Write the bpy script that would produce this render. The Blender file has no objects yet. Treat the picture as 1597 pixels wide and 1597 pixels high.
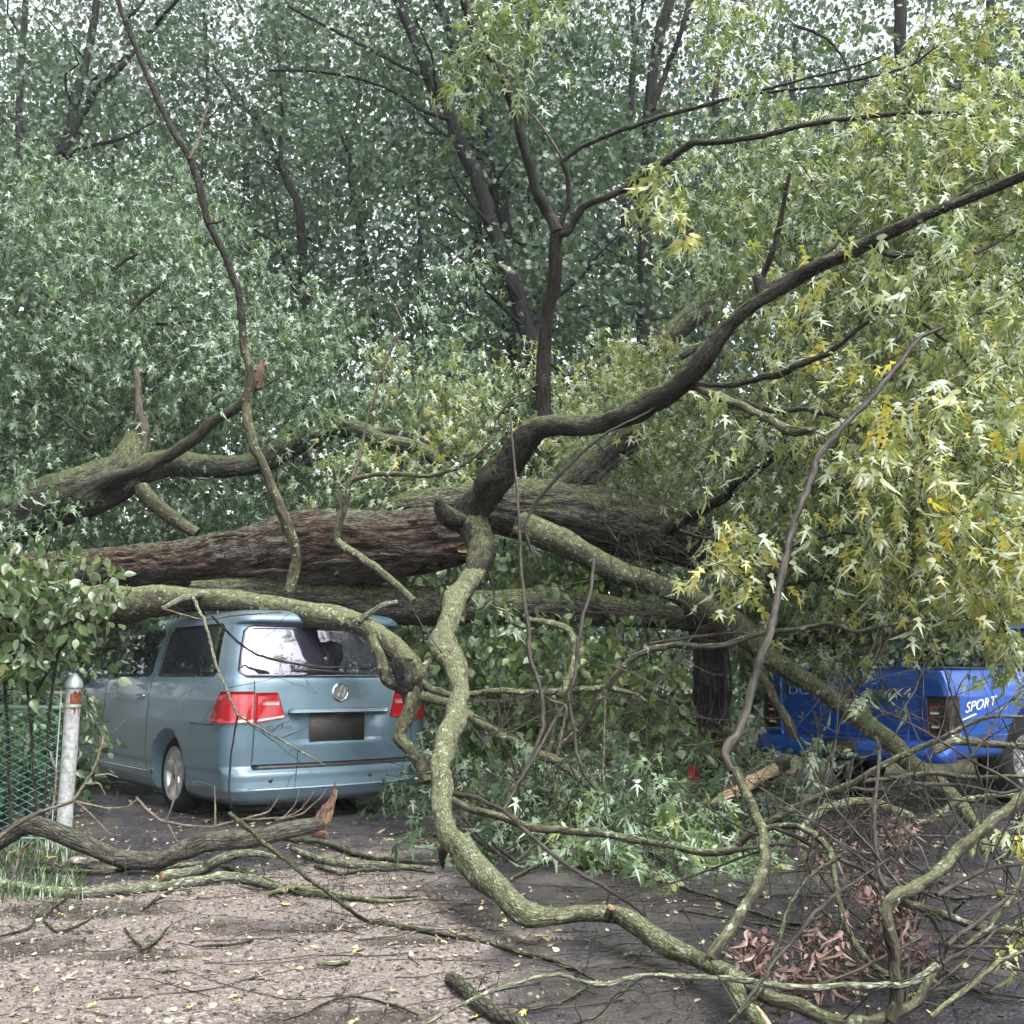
import bpy, math, random
import numpy as np
from mathutils import Vector, Matrix

# ------------------------------------------------------------------ camera, world, sun, exposure
SC = bpy.context.scene
COL = SC.collection
F = 1597.0                       # focal length in photo pixels (photo is 1597 square)
CX = CY = 798.5
CAMH = 1.14
PITCH = math.atan(261.5 / F)     # horizon at photo row 1060
SP, CP = math.sin(PITCH), math.cos(PITCH)

cam_d = bpy.data.cameras.new('camera')
cam = bpy.data.objects.new('camera', cam_d)
COL.objects.link(cam)
cam_d.sensor_width = 36.0
cam_d.sensor_fit = 'HORIZONTAL'
cam_d.lens = 36.0
cam_d.clip_start = 0.05
cam_d.clip_end = 2000
cam.location = (0, 0, CAMH)
cam.rotation_euler = (math.pi / 2 + PITCH, 0, 0)
SC.camera = cam

SUN_EL, SUN_AZ = math.radians(55), math.radians(148)   # high, from behind the viewer and to the right
world = bpy.data.worlds.new('World')
SC.world = world
world.use_nodes = True
wn = world.node_tree
wn.nodes.clear()
sky = wn.nodes.new('ShaderNodeTexSky')
sky.sky_type = 'NISHITA'
sky.sun_disc = False
sky.sun_elevation = SUN_EL
sky.sun_rotation = SUN_AZ
sky.air_density = 1.0
sky.dust_density = 4.0
sky.ozone_density = 1.0
hs = wn.nodes.new('ShaderNodeHueSaturation')
hs.inputs['Saturation'].default_value = 0.18      # overcast: the cloud layer greys the sky
bg = wn.nodes.new('ShaderNodeBackground')
bg.inputs['Strength'].default_value = 0.15
wo = wn.nodes.new('ShaderNodeOutputWorld')
wn.links.new(sky.outputs[0], hs.inputs['Color'])
wn.links.new(hs.outputs[0], bg.inputs['Color'])
wn.links.new(bg.outputs[0], wo.inputs['Surface'])

sun_d = bpy.data.lights.new('sun', 'SUN')
sun_d.energy = 1.5
sun_d.angle = math.radians(35)
sun_d.color = (1.0, 0.97, 0.92)
sun = bpy.data.objects.new('sun', sun_d)
COL.objects.link(sun)
_sd = Vector((math.sin(SUN_AZ) * math.cos(SUN_EL), math.cos(SUN_AZ) * math.cos(SUN_EL), math.sin(SUN_EL)))
sun.rotation_euler = _sd.to_track_quat('Z', 'Y').to_euler()
sun.location = (0, 0, 30)

SC.view_settings.view_transform = 'Standard'
SC.view_settings.look = 'None'
SC.view_settings.gamma = 1.0
SC.view_settings.use_curve_mapping = False
SC.view_settings.exposure = 1.85
SC.cycles.max_bounces = 4
SC.cycles.diffuse_bounces = 3
SC.cycles.adaptive_threshold = 0.04
SC.cycles.transmission_bounces = 4
SC.cycles.transparent_max_bounces = 4

RNG = np.random.default_rng(7)
random.seed(7)

# ------------------------------------------------------------------ geometry helpers
def ray(px, py):
    x = (px - CX) / F
    y = -(py - CY) / F
    return np.array([x, CP - y * SP, SP + y * CP])

def at(px, py, Y):
    """point in the place seen at photo pixel (px,py), Y metres ahead of the camera"""
    d = ray(px, py)
    return np.array([0, 0, CAMH]) + d * (Y / d[1])

def mpp(px, py, Y):
    """metres per photo pixel there"""
    return (Y / ray(px, py)[1]) / F

def ground_y(py, z=0.0):
    d = ray(CX, py)
    return d[1] * (z - CAMH) / d[2]

def at_ground(px, py, z=0.0):
    d = ray(px, py)
    t = (z - CAMH) / d[2]
    return np.array([0, 0, CAMH]) + d * t

def project(P):
    """photo pixel of points (N,3)"""
    P = np.asarray(P, float) - np.array([0, 0, CAMH])
    zc = P[:, 1] * CP + P[:, 2] * SP
    yc = -P[:, 1] * SP + P[:, 2] * CP
    return CX + F * P[:, 0] / zc, CY - F * yc / zc, zc

def vnoise(P, seed=0):
    P = np.asarray(P, float)
    i = np.floor(P).astype(np.int64)
    f = P - i
    u = f * f * (3 - 2 * f)
    out = np.zeros(len(P))
    for dx in (0, 1):
        for dy in (0, 1):
            for dz in (0, 1):
                h = ((i[:, 0] + dx) * 73856093) ^ ((i[:, 1] + dy) * 19349663) ^ ((i[:, 2] + dz) * 83492791) ^ (seed * 2654435761)
                h = (h ^ (h >> 13)) * 1274126177 & 0xffffffff
                h = ((h ^ (h >> 16)) * 2246822519) & 0xffffffff
                v = (h >> 8 & 0xffff) / 65535.0
                w = (u[:, 0] if dx else 1 - u[:, 0]) * (u[:, 1] if dy else 1 - u[:, 1]) * (u[:, 2] if dz else 1 - u[:, 2])
                out += v * w
    return out

class MB:
    """collects geometry and links it as ONE mesh object"""
    def __init__(self):
        self.V, self.F, self.M, self.A, self.n = [], [], [], {'bark_co': [], 'tone': []}, 0
    def add(self, V, Fs, mat=0, co=None, tone=None):
        V = np.asarray(V, float).reshape(-1, 3)
        for f in (Fs if isinstance(Fs, list) else [Fs]):
            f = np.asarray(f, np.int64)
            if len(f):
                self.F.append(f + self.n)
                self.M.append(np.full(len(f), mat, np.int32))
        self.V.append(V)
        self.A['bark_co'].append(np.zeros((len(V), 3)) if co is None else co)
        self.A['tone'].append(np.zeros(len(V)) if tone is None else np.broadcast_to(tone, (len(V),)))
        self.n += len(V)
    def mesh(self, name, mats, smooth=True, attrs=()):
        me = bpy.data.meshes.new(name)
        V = np.concatenate(self.V).astype(np.float32)
        me.vertices.add(len(V))
        me.vertices.foreach_set('co', V.ravel())
        loops = np.concatenate([f.ravel() for f in self.F]).astype(np.int32)
        tot = np.concatenate([np.full(len(f), f.shape[1], np.int32) for f in self.F])
        start = np.concatenate([[0], np.cumsum(tot)[:-1]]).astype(np.int32)
        me.loops.add(len(loops))
        me.loops.foreach_set('vertex_index', loops)
        me.polygons.add(len(tot))
        me.polygons.foreach_set('loop_start', start)
        me.polygons.foreach_set('loop_total', tot)
        me.polygons.foreach_set('material_index', np.concatenate(self.M))
        me.polygons.foreach_set('use_smooth', np.full(len(tot), smooth))
        if 'bark' in attrs:
            a = me.attributes.new('bark_co', 'FLOAT_VECTOR', 'POINT')
            a.data.foreach_set('vector', np.concatenate(self.A['bark_co']).astype(np.float32).ravel())
        if 'tone' in attrs:
            a = me.attributes.new('tone', 'FLOAT', 'POINT')
            a.data.foreach_set('value', np.concatenate(self.A['tone']).astype(np.float32))
        for m in (mats if isinstance(mats, (list, tuple)) else [mats]):
            me.materials.append(m)
        me.update(calc_edges=True)
        me.validate()
        return me

def tag(o, label=None, cat=None, group=None, kind=None):
    if label: o['label'] = label
    if cat: o['category'] = cat
    if group: o['group'] = group
    if kind: o['kind'] = kind
    return o

def empty(name, loc=(0, 0, 0), rz=0.0):
    o = bpy.data.objects.new(name, None)
    o.empty_display_size = 0.2
    COL.objects.link(o)
    o.location = loc
    o.rotation_euler = (0, 0, rz)
    return o

def put(name, me, parent=None, local=False):
    """link a mesh; its vertices are in world space unless local"""
    o = bpy.data.objects.new(name, me)
    COL.objects.link(o)
    if parent is not None:
        o.parent = parent
        if not local:
            root = parent
            off = Vector(parent.location)
            while root.parent is not None:
                root = root.parent
                off += Vector(root.location)
            o.matrix_parent_inverse = Matrix.Translation(-off)
    return o

def catmull(P, n_of_seg):
    P = np.asarray(P, float)
    if len(P) == 2:
        P = np.array([P[0], (P[0] + P[1]) / 2, P[1]])
        n_of_seg = [max(1, n_of_seg[0] // 2 + 1)] * 2
    Q = np.vstack([2 * P[0] - P[1], P, 2 * P[-1] - P[-2]])
    out = []
    for i in range(len(P) - 1):
        p0, p1, p2, p3 = Q[i], Q[i + 1], Q[i + 2], Q[i + 3]
        n = n_of_seg[i]
        t = (np.arange(n) / n)[:, None]
        out.append(0.5 * ((2 * p1) + (-p0 + p2) * t + (2 * p0 - 5 * p1 + 4 * p2 - p3) * t * t + (-p0 + 3 * p1 - 3 * p2 + p3) * t ** 3))
    out.append(P[-1:])
    return np.vstack(out)

def frames(C):
    T = np.gradient(C, axis=0)
    T /= np.linalg.norm(T, axis=1)[:, None] + 1e-9
    a = np.array([0, 0, 1.0]) if abs(T[0][2]) < 0.9 else np.array([1.0, 0, 0])
    N = np.zeros_like(T)
    N[0] = a - T[0] * a.dot(T[0])
    N[0] /= np.linalg.norm(N[0])
    for i in range(1, len(T)):
        v = N[i - 1] - T[i] * N[i - 1].dot(T[i])
        N[i] = v / (np.linalg.norm(v) + 1e-9)
    return T, N, np.cross(T, N)

_seed = [1]
def tube(mb, pts, rad, sides=10, step=None, bark=0.0, lump=0.12, wob=0.25, jag=(0, 0), mat=0, capmat=0, freq=7.0, kink=0.0):
    """organic tapered tube through pts; returns its centre line and radii"""
    _seed[0] += 1
    sd = _seed[0]
    pts = np.asarray(pts, float)
    rad = np.asarray(rad, float)
    seg = np.linalg.norm(np.diff(pts, axis=0), axis=1)
    if step is None:
        step = max(0.02, rad.mean() * 0.8)
    n = [int(max(1, min(60, round(s / step)))) for s in seg]
    CR = catmull(np.hstack([pts, rad[:, None]]), n)
    C, R = CR[:, :3].copy(), np.maximum(CR[:, 3], 0.0012)
    if kink and len(pts) > 2:
        lin = np.vstack([pts[i] + (pts[i + 1] - pts[i]) * (np.arange(n[i]) / n[i])[:, None] for i in range(len(n))] + [pts[-1:]])
        C = C * (1 - kink) + lin * kink
    S = np.concatenate([[0], np.cumsum(np.linalg.norm(np.diff(C, axis=0), axis=1))])
    if wob:
        k = 0.35 / max(R.mean(), 0.01)
        for ax in range(3):
            w = vnoise(np.stack([S * k + sd * 3.7, np.full(len(S), ax * 9.1), np.zeros(len(S))], 1), sd) - 0.5
            env = np.minimum(1, np.minimum(S, S[-1] - S) / (S[-1] * 0.08 + 1e-6))
            w2 = vnoise(np.stack([S * k * .22 + sd * 1.3, np.full(len(S), ax * 5.7), np.ones(len(S))], 1), sd + 5) - 0.5
            C[:, ax] += (w * 2 + w2 * 3.2) * wob * R * env
        R = R * (1 + lump * 1.6 * (vnoise(np.stack([S / (R.mean() * 4) + sd, S * 0, S * 0 + 3], 1), sd + 9) - .5))
    T, N, B = frames(C)
    a = np.arange(sides) * 2 * math.pi / sides
    ca, sa = np.cos(a), np.sin(a)
    m = len(C)
    AA = np.tile(a, m)
    SS = np.repeat(S, sides)
    RR = np.repeat(R, sides)
    rm = R.mean()
    lo = vnoise(np.stack([np.cos(AA) * 1.1 + sd, np.sin(AA) * 1.1, SS / (rm * 3.2)], 1), sd)
    rr = RR * (1 + lump * 2 * (lo - 0.5))
    if bark:
        tw = 0.35 * np.sin(SS / (rm * 5) + sd)
        n1 = vnoise(np.stack([np.cos(AA + tw) * freq, np.sin(AA + tw) * freq, SS / rm * 1.1], 1), sd + 11)
        n2 = vnoise(np.stack([np.cos(AA) * freq * 2.3, np.sin(AA) * freq * 2.3, SS / rm * 3.5], 1), sd + 23)
        rr = rr * (1 + bark * ((1 - np.abs(2 * n1 - 1)) - 0.6) * 1.4 + bark * 0.6 * (n2 - 0.5))
    V = (np.repeat(C, sides, 0) + (np.repeat(N, sides, 0) * np.cos(AA)[:, None] + np.repeat(B, sides, 0) * np.sin(AA)[:, None]) * rr[:, None])
    if jag[0]:
        V[:sides] -= T[0] * (RNG.random(sides) ** 2 * jag[0] * R[0])[:, None]
    if jag[1]:
        V[-sides:] += T[-1] * (RNG.random(sides) ** 2 * jag[1] * R[-1])[:, None]
    co = np.stack([RR * np.cos(AA), RR * np.sin(AA), SS + sd * 1.7], 1)
    i = np.arange(m - 1)[:, None] * sides
    j = np.arange(sides)[None, :]
    j2 = (j + 1) % sides
    Q = np.stack([i + j, i + j2, i + sides + j2, i + sides + j], -1).reshape(-1, 4)
    mb.add(V, Q, mat, co)
    for end, c, t in ((0, C[0], -T[0]), (1, C[-1], T[-1])):
        ring = V[:sides] if end == 0 else V[-sides:]
        Vc = np.vstack([ring, ring.mean(0) + t * R[0 if end == 0 else -1] * (0.25 if not jag[end] else -0.1)])
        jj = np.arange(sides)
        tri = np.stack([jj, (jj + 1) % sides, np.full(sides, sides)], 1)
        if end == 0:
            tri = tri[:, ::-1]
        mb.add(Vc, tri, capmat, np.vstack([co[:sides], co[:1]]) if end == 0 else np.vstack([co[-sides:], co[-1:]]))
    return C, R, T

# ------------------------------------------------------------------ materials
def newmat(name):
    m = bpy.data.materials.new(name)
    m.use_nodes = True
    nt = m.node_tree
    b = nt.nodes['Principled BSDF']
    return m, nt, b

def N(nt, typ, **kw):
    n = nt.nodes.new(typ)
    for k, v in kw.items():
        if k in n.inputs:
            n.inputs[k].default_value = v
        else:
            setattr(n, k, v)
    return n

def ramp(nt, stops, src, interp='LINEAR'):
    r = nt.nodes.new('ShaderNodeValToRGB')
    r.color_ramp.interpolation = interp
    e = r.color_ramp.elements
    while len(e) < len(stops):
        e.new(0.5)
    for i, (p, c) in enumerate(stops):
        e[i].position = p
        e[i].color = (*c, 1) if len(c) == 3 else c
    nt.links.new(src, r.inputs[0])
    return r.outputs[0]

def mixc(nt, fac, a, b, blend='MIX'):
    m = nt.nodes.new('ShaderNodeMix')
    m.data_type = 'RGBA'
    m.blend_type = blend
    for sock, v in ((m.inputs[0], fac), (m.inputs[6], a), (m.inputs[7], b)):
        if isinstance(v, (int, float)):
            sock.default_value = v
        elif isinstance(v, tuple):
            sock.default_value = (*v, 1)
        else:
            nt.links.new(v, sock)
    return m.outputs[2]

def math_(nt, op, a, b=None, clamp=False):
    m = nt.nodes.new('ShaderNodeMath')
    m.operation = op
    m.use_clamp = clamp
    for s, v in ((m.inputs[0], a), (m.inputs[1], b)):
        if v is None:
            continue
        if isinstance(v, (int, float)):
            s.default_value = v
        else:
            nt.links.new(v, s)
    return m.outputs[0]

def plain(name, col, rough=0.5, metal=0.0, coat=0.0, spec=0.5, ior=1.5):
    m, nt, b = newmat(name)
    b.inputs['Base Color'].default_value = (*col, 1)
    b.inputs['Roughness'].default_value = rough
    b.inputs['Metallic'].default_value = metal
    b.inputs['Coat Weight'].default_value = coat
    b.inputs['Coat Roughness'].default_value = 0.04
    b.inputs['Specular IOR Level'].default_value = spec
    b.inputs['IOR'].default_value = ior
    return m

def bark_mat(name, dark, light, moss=0.0, moss_col=(0.13, 0.17, 0.045), allround=0.0, lichen=0.0, rough=0.75, fine=1.0, bump=0.6, patch=None, crack=0.75):
    m, nt, b = newmat(name)
    at_ = N(nt, 'ShaderNodeAttribute', attribute_name='bark_co')
    mp = N(nt, 'ShaderNodeMapping')
    mp.inputs['Scale'].default_value = (55 * fine, 55 * fine, 9 * fine)
    nt.links.new(at_.outputs['Vector'], mp.inputs[0])
    n1 = N(nt, 'ShaderNodeTexNoise', Scale=1.0, Detail=5.0, Roughness=0.65, Distortion=0.6)
    nt.links.new(mp.outputs[0], n1.inputs['Vector'])
    mp2 = N(nt, 'ShaderNodeMapping')
    mp2.inputs['Scale'].default_value = (9, 9, 3.5)
    nt.links.new(at_.outputs['Vector'], mp2.inputs[0])
    n2 = N(nt, 'ShaderNodeTexNoise', Scale=1.0, Detail=4.0, Roughness=0.6)
    nt.links.new(mp2.outputs[0], n2.inputs['Vector'])
    c = ramp(nt, [(0.36, dark), (0.52, tuple((x + y) / 2 for x, y in zip(dark, light))), (0.68, light)], n1.outputs[0])
    big = ramp(nt, [(0.3, (0.55, 0.55, 0.55)), (0.7, (1.25, 1.22, 1.18))], n2.outputs[0])
    c = mixc(nt, 0.85, c, big, 'MULTIPLY')
    mp3 = N(nt, 'ShaderNodeMapping')
    mp3.inputs['Scale'].default_value = (70 * fine, 70 * fine, 17 * fine)
    wv = N(nt, 'ShaderNodeVectorMath', operation='MULTIPLY_ADD')
    nt.links.new(n2.outputs['Color'], wv.inputs[0])
    wv.inputs[1].default_value = (.05, .05, .12)
    nt.links.new(at_.outputs['Vector'], wv.inputs[2])
    nt.links.new(wv.outputs[0], mp3.inputs[0])
    vk = N(nt, 'ShaderNodeTexVoronoi', feature='DISTANCE_TO_EDGE', Scale=1.0)
    nt.links.new(mp3.outputs[0], vk.inputs['Vector'])
    plate = ramp(nt, [(0.0, (0, 0, 0)), (0.16, (0.8, 0.8, 0.8)), (0.4, (1, 1, 1))], vk.outputs['Distance'])
    if patch is not None:
        n5 = N(nt, 'ShaderNodeTexNoise', Scale=0.45, Detail=3.0)
        nt.links.new(mp2.outputs[0], n5.inputs['Vector'])
        c = mixc(nt, ramp(nt, [(0.47, (0, 0, 0)), (0.6, (1, 1, 1))], n5.outputs[0]), c, patch)
    if moss:
        g = N(nt, 'ShaderNodeNewGeometry')
        sx = N(nt, 'ShaderNodeSeparateXYZ')
        nt.links.new(g.outputs['Normal'], sx.inputs[0])
        n3 = N(nt, 'ShaderNodeTexNoise', Scale=14.0, Detail=6.0, Roughness=0.7)
        nt.links.new(at_.outputs['Vector'], n3.inputs['Vector'])
        up = math_(nt, 'MULTIPLY_ADD', sx.outputs[2], 0.30 * (1 - allround))
        nt.nodes[-1].inputs[2].default_value = 0.0
        v = math_(nt, 'ADD', up, n3.outputs[0])
        v2 = math_(nt, 'ADD', v, (moss - 0.5) * 0.5 + 0.22 * allround)
        f = ramp(nt, [(0.52, (0, 0, 0)), (0.70, (1, 1, 1))], v2)
        n6 = N(nt, 'ShaderNodeTexNoise', Scale=90.0, Detail=3.0)
        nt.links.new(at_.outputs['Vector'], n6.inputs['Vector'])
        mc = ramp(nt, [(0.3, tuple(x * 0.45 for x in moss_col)), (0.55, moss_col), (0.75, tuple(min(1, x * 1.8 + 0.02) for x in moss_col))], n6.outputs[0])
        c = mixc(nt, math_(nt, 'MULTIPLY', f, 0.9), c, mc)
    if lichen:
        vo = N(nt, 'ShaderNodeTexNoise', Scale=26.0, Detail=3.0, Roughness=0.5)
        nt.links.new(at_.outputs['Vector'], vo.inputs['Vector'])
        f = ramp(nt, [(0.62 - 0.12 * lichen, (0, 0, 0)), (0.70 - 0.12 * lichen, (1, 1, 1))], vo.outputs[0])
        c = mixc(nt, math_(nt, 'MULTIPLY', f, 0.75), c, (0.34, 0.38, 0.29))
    gap = mixc(nt, plate, tuple(x * 0.5 for x in dark), c)
    c = mixc(nt, crack, c, gap)
    nt.links.new(c, b.inputs['Base Color'])
    b.inputs['Roughness'].default_value = rough
    b.inputs['Specular IOR Level'].default_value = 0.15
    bp = N(nt, 'ShaderNodeBump', Strength=min(1, bump * 1.2), Distance=0.014)
    nt.links.new(math_(nt, 'ADD', n1.outputs[0], math_(nt, 'MULTIPLY', plate, 0.9 * crack)), bp.inputs['Height'])
    nt.links.new(bp.outputs[0], b.inputs['Normal'])
    return m

M = {}
M['bark_red'] = bark_mat('bark_red', (0.013, 0.010, 0.009), (0.125, 0.078, 0.066), moss=0.30, moss_col=(0.11, 0.125, 0.075), fine=0.55, bump=1.0, patch=(0.085, 0.075, 0.068))
M['bark_grey'] = bark_mat('bark_grey', (0.014, 0.013, 0.011), (0.15, 0.14, 0.12), moss=0.46, moss_col=(0.13, 0.16, 0.075), fine=0.6, bump=0.9)
M['bark_forked'] = bark_mat('bark_forked', (0.02, 0.02, 0.018), (0.15, 0.15, 0.13), moss=0.50, moss_col=(0.14, 0.17, 0.08), fine=0.7, bump=0.8)
M['bark_moss'] = bark_mat('bark_moss', (0.016, 0.015, 0.010), (0.13, 0.125, 0.08), moss=0.50, moss_col=(0.185, 0.20, 0.115), allround=0.62, lichen=0.25, bump=0.9, fine=1.3, crack=0.5)
M['bark_olive'] = bark_mat('bark_olive', (0.020, 0.019, 0.013), (0.125, 0.12, 0.082), moss=0.42, moss_col=(0.15, 0.17, 0.085), allround=0.2, lichen=0.15, crack=0.4)
M['bark_drab'] = bark_mat('bark_drab', (0.014, 0.013, 0.010), (0.095, 0.088, 0.064), moss=0.38, moss_col=(0.12, 0.135, 0.07), allround=0.15, lichen=0.12, crack=0.4)
M['bark_dark'] = bark_mat('bark_dark', (0.011, 0.010, 0.010), (0.062, 0.055, 0.048), moss=0.38, moss_col=(0.10, 0.12, 0.06), rough=0.55)
M['bark_limb'] = bark_mat('bark_limb', (0.012, 0.011, 0.010), (0.075, 0.068, 0.056), moss=0.40, moss_col=(0.13, 0.15, 0.07), rough=0.6)
M['bark_twig'] = bark_mat('bark_twig', (0.012, 0.011, 0.010), (0.082, 0.075, 0.066), rough=0.6, bump=0.3, crack=0.2)
M['bark_pale'] = bark_mat('bark_pale', (0.05, 0.05, 0.042), (0.27, 0.28, 0.23), moss=0.35, moss_col=(0.2, 0.24, 0.12), lichen=0.5)
M['bark_log'] = bark_mat('bark_log', (0.022, 0.021, 0.019), (0.15, 0.14, 0.12), moss=0.18, moss_col=(0.12, 0.14, 0.08), rough=0.6)
M['bark_tan'] = bark_mat('bark_tan', (0.07, 0.06, 0.05), (0.25, 0.21, 0.175), bump=0.3)
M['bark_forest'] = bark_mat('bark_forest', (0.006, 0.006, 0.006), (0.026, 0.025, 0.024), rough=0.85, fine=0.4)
M['wood'] = bark_mat('split_wood', (0.20, 0.13, 0.07), (0.52, 0.38, 0.24), rough=0.7, fine=0.8)
M['wood_fresh'] = bark_mat('fresh_wood', (0.34, 0.25, 0.15), (0.60, 0.48, 0.32), rough=0.7, fine=0.8)
M['wood_red'] = bark_mat('torn_wood', (0.09, 0.05, 0.04), (0.24, 0.15, 0.115), rough=0.7)

def leaf_mat(name, stops, under, under_mix=0.75, rough=0.36, trans=0.38, sheen_noise=True):
    """two-sided leaf: tone attribute picks the hue of each leaf, the underside is paler"""
    m, nt, b = newmat(name)
    a = N(nt, 'ShaderNodeAttribute', attribute_name='tone')
    c = ramp(nt, stops, a.outputs['Fac'])
    g = N(nt, 'ShaderNodeNewGeometry')
    cu = mixc(nt, under_mix, c, under)
    c2 = mixc(nt, g.outputs['Backfacing'], c, cu)
    nt.links.new(c2, b.inputs['Base Color'])
    b.inputs['Roughness'].default_value = rough
    b.inputs['Specular IOR Level'].default_value = 0.75
    tr = N(nt, 'ShaderNodeBsdfTranslucent')
    tc = mixc(nt, 1.0, c2, (1.15, 1.25, 0.6), 'MULTIPLY')
    nt.links.new(tc, tr.inputs['Color'])
    mx = N(nt, 'ShaderNodeMixShader')
    mx.inputs[0].default_value = trans
    nt.links.new(b.outputs[0], mx.inputs[1])
    nt.links.new(tr.outputs[0], mx.inputs[2])
    nt.links.new(mx.outputs[0], nt.nodes['Material Output'].inputs['Surface'])
    return m

M['leaf'] = leaf_mat('maple_leaf', [(0.0, (0.035, 0.065, 0.035)), (0.35, (0.12, 0.175, 0.075)), (0.6, (0.25, 0.30, 0.11)), (0.82, (0.40, 0.39, 0.14)), (1.0, (0.60, 0.50, 0.09))], (0.43, 0.50, 0.40), under_mix=0.65)
M['leaf_cool'] = leaf_mat('maple_leaf_cool', [(0.0, (0.025, 0.055, 0.035)), (0.4, (0.080, 0.148, 0.078)), (0.75, (0.17, 0.24, 0.085)), (1.0, (0.36, 0.35, 0.10))], (0.36, 0.46, 0.36), under_mix=0.65)
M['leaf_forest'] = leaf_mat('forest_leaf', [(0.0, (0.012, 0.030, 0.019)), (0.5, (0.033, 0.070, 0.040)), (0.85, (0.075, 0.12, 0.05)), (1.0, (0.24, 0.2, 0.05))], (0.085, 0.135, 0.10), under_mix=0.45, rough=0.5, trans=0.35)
M['leaf_broad'] = leaf_mat('broad_leaf', [(0.0, (0.035, 0.07, 0.028)), (0.5, (0.075, 0.125, 0.05)), (0.85, (0.16, 0.19, 0.08)), (1.0, (0.34, 0.29, 0.10))], (0.24, 0.28, 0.2), under_mix=0.6, rough=0.3)
M['leaf_ivy'] = leaf_mat('ivy_leaf', [(0.0, (0.03, 0.062, 0.03)), (0.5, (0.085, 0.145, 0.055)), (1.0, (0.21, 0.26, 0.07))], (0.12, 0.17, 0.10), under_mix=0.6, rough=0.35)
M['leaf_dead'] = leaf_mat('dead_leaf', [(0.0, (0.04, 0.021, 0.019)), (0.5, (0.105, 0.052, 0.044)), (1.0, (0.20, 0.125, 0.10))], (0.16, 0.10, 0.085), under_mix=0.7, rough=0.5, trans=0.12)
M['leaf_litter'] = leaf_mat('litter_leaf', [(0.0, (0.05, 0.032, 0.022)), (0.4, (0.20, 0.135, 0.085)), (0.7, (0.42, 0.36, 0.20)), (0.9, (0.42, 0.38, 0.18)), (1.0, (0.50, 0.42, 0.12))], (0.45, 0.42, 0.33), under_mix=0.5, rough=0.4, trans=0.1)
# ------------------------------------------------------------------ leaves
def maple_template(teeth=False, bend=0.40, fold=0.25, width=0.74):
    """deeply cut five-lobed leaf, stem at the origin, tip along +x, length 1"""
    pts = [(0.0, 0.0)]
    half = [(0.10, 0.36), (0.20, 0.11), (0.66, 0.54), (0.42, 0.12)]
    if teeth:
        half = [(0.0, 0.20), (0.12, 0.42), (0.17, 0.24), (0.21, 0.10), (0.40, 0.36), (0.52, 0.40), (0.74, 0.56), (0.60, 0.34), (0.42, 0.11), (0.66, 0.20), (0.72, 0.11)]
    half = [(x, y * width) for x, y in half]
    P = [(0.0, 0.0)] + half + [(1.0, 0.0)] + [(x, -y) for x, y in half[::-1]]
    V = np.array([(x, y, 0) for x, y in P] + [(0.28, 0, 0)], float)
    V[:, 2] = fold * np.abs(V[:, 1]) - bend * (V[:, 0] ** 2 + 0.6 * V[:, 1] ** 2)
    n = len(P)
    Fc = np.array([(i, (i + 1) % n, n) for i in range(n)])
    return V, Fc[:, ::-1].copy()

def oval_template(bend=0.2, fold=0.15, w=0.36, n=4):
    P = [(0, 0)] + [(t, w * math.sin(math.pi * t ** 0.8)) for t in np.linspace(0.15, 0.85, n)] + [(1, 0)] + [(t, -w * math.sin(math.pi * t ** 0.8)) for t in np.linspace(0.85, 0.15, n)]
    V = np.array([(x, y, 0) for x, y in P] + [(0.5, 0, 0)], float)
    V[:, 2] = fold * np.abs(V[:, 1]) - bend * V[:, 0] ** 2
    m = len(P)
    return V, np.array([(i, (i + 1) % m, m) for i in range(m)])[:, ::-1].copy()

def kite_template():
    V = np.array([(0, 0, 0), (0.35, 0.42, 0.03), (1, 0, -0.15), (0.3, -0.40, 0.03), (0.42, 0.1, 0.0)], float)
    V = np.array([(0, 0, 0), (0.05, 0.34, 0.0), (0.32, 0.14, 0.02), (0.55, 0.46, -0.05), (1, 0, -0.18), (0.5, -0.44, -0.05), (0.3, -0.13, 0.02), (0.02, -0.36, 0)], float)
    return V, np.array([(0, 2, 1), (0, 6, 2), (0, 7, 6), (2, 4, 3), (2, 6, 4), (6, 5, 4)])

T_MAPLE = maple_template()
T_MAPLE_B = maple_template(False, .7, .55, .8)
T_MAPLE_FINE = maple_template(True)
T_OVAL = oval_template()
T_KITE = kite_template()
T_PLAIN = (np.array([(0, 0, 0), (.45, .42, .04), (1, 0, -.15), (.4, -.44, .04)], float), np.array([(0, 2, 1), (0, 3, 2)]))

def leaf_frames(axis, nrm):
    a = axis / (np.linalg.norm(axis, axis=1)[:, None] + 1e-9)
    n = nrm - a * (nrm * a).sum(1)[:, None]
    n /= np.linalg.norm(n, axis=1)[:, None] + 1e-9
    return np.stack([a, np.cross(n, a), n], 2)       # columns x,y,z

def add_leaves(mb, tpl, P, R3, s, tone):
    V0, F0 = tpl
    V = np.einsum('nij,kj->nki', R3, V0) * s[:, None, None] + P[:, None, :]
    k = len(V0)
    Fc = (F0[None] + (np.arange(len(P)) * k)[:, None, None]).reshape(-1, F0.shape[1])
    mb.add(V.reshape(-1, 3), Fc, 0, None, np.repeat(tone, k))

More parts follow.
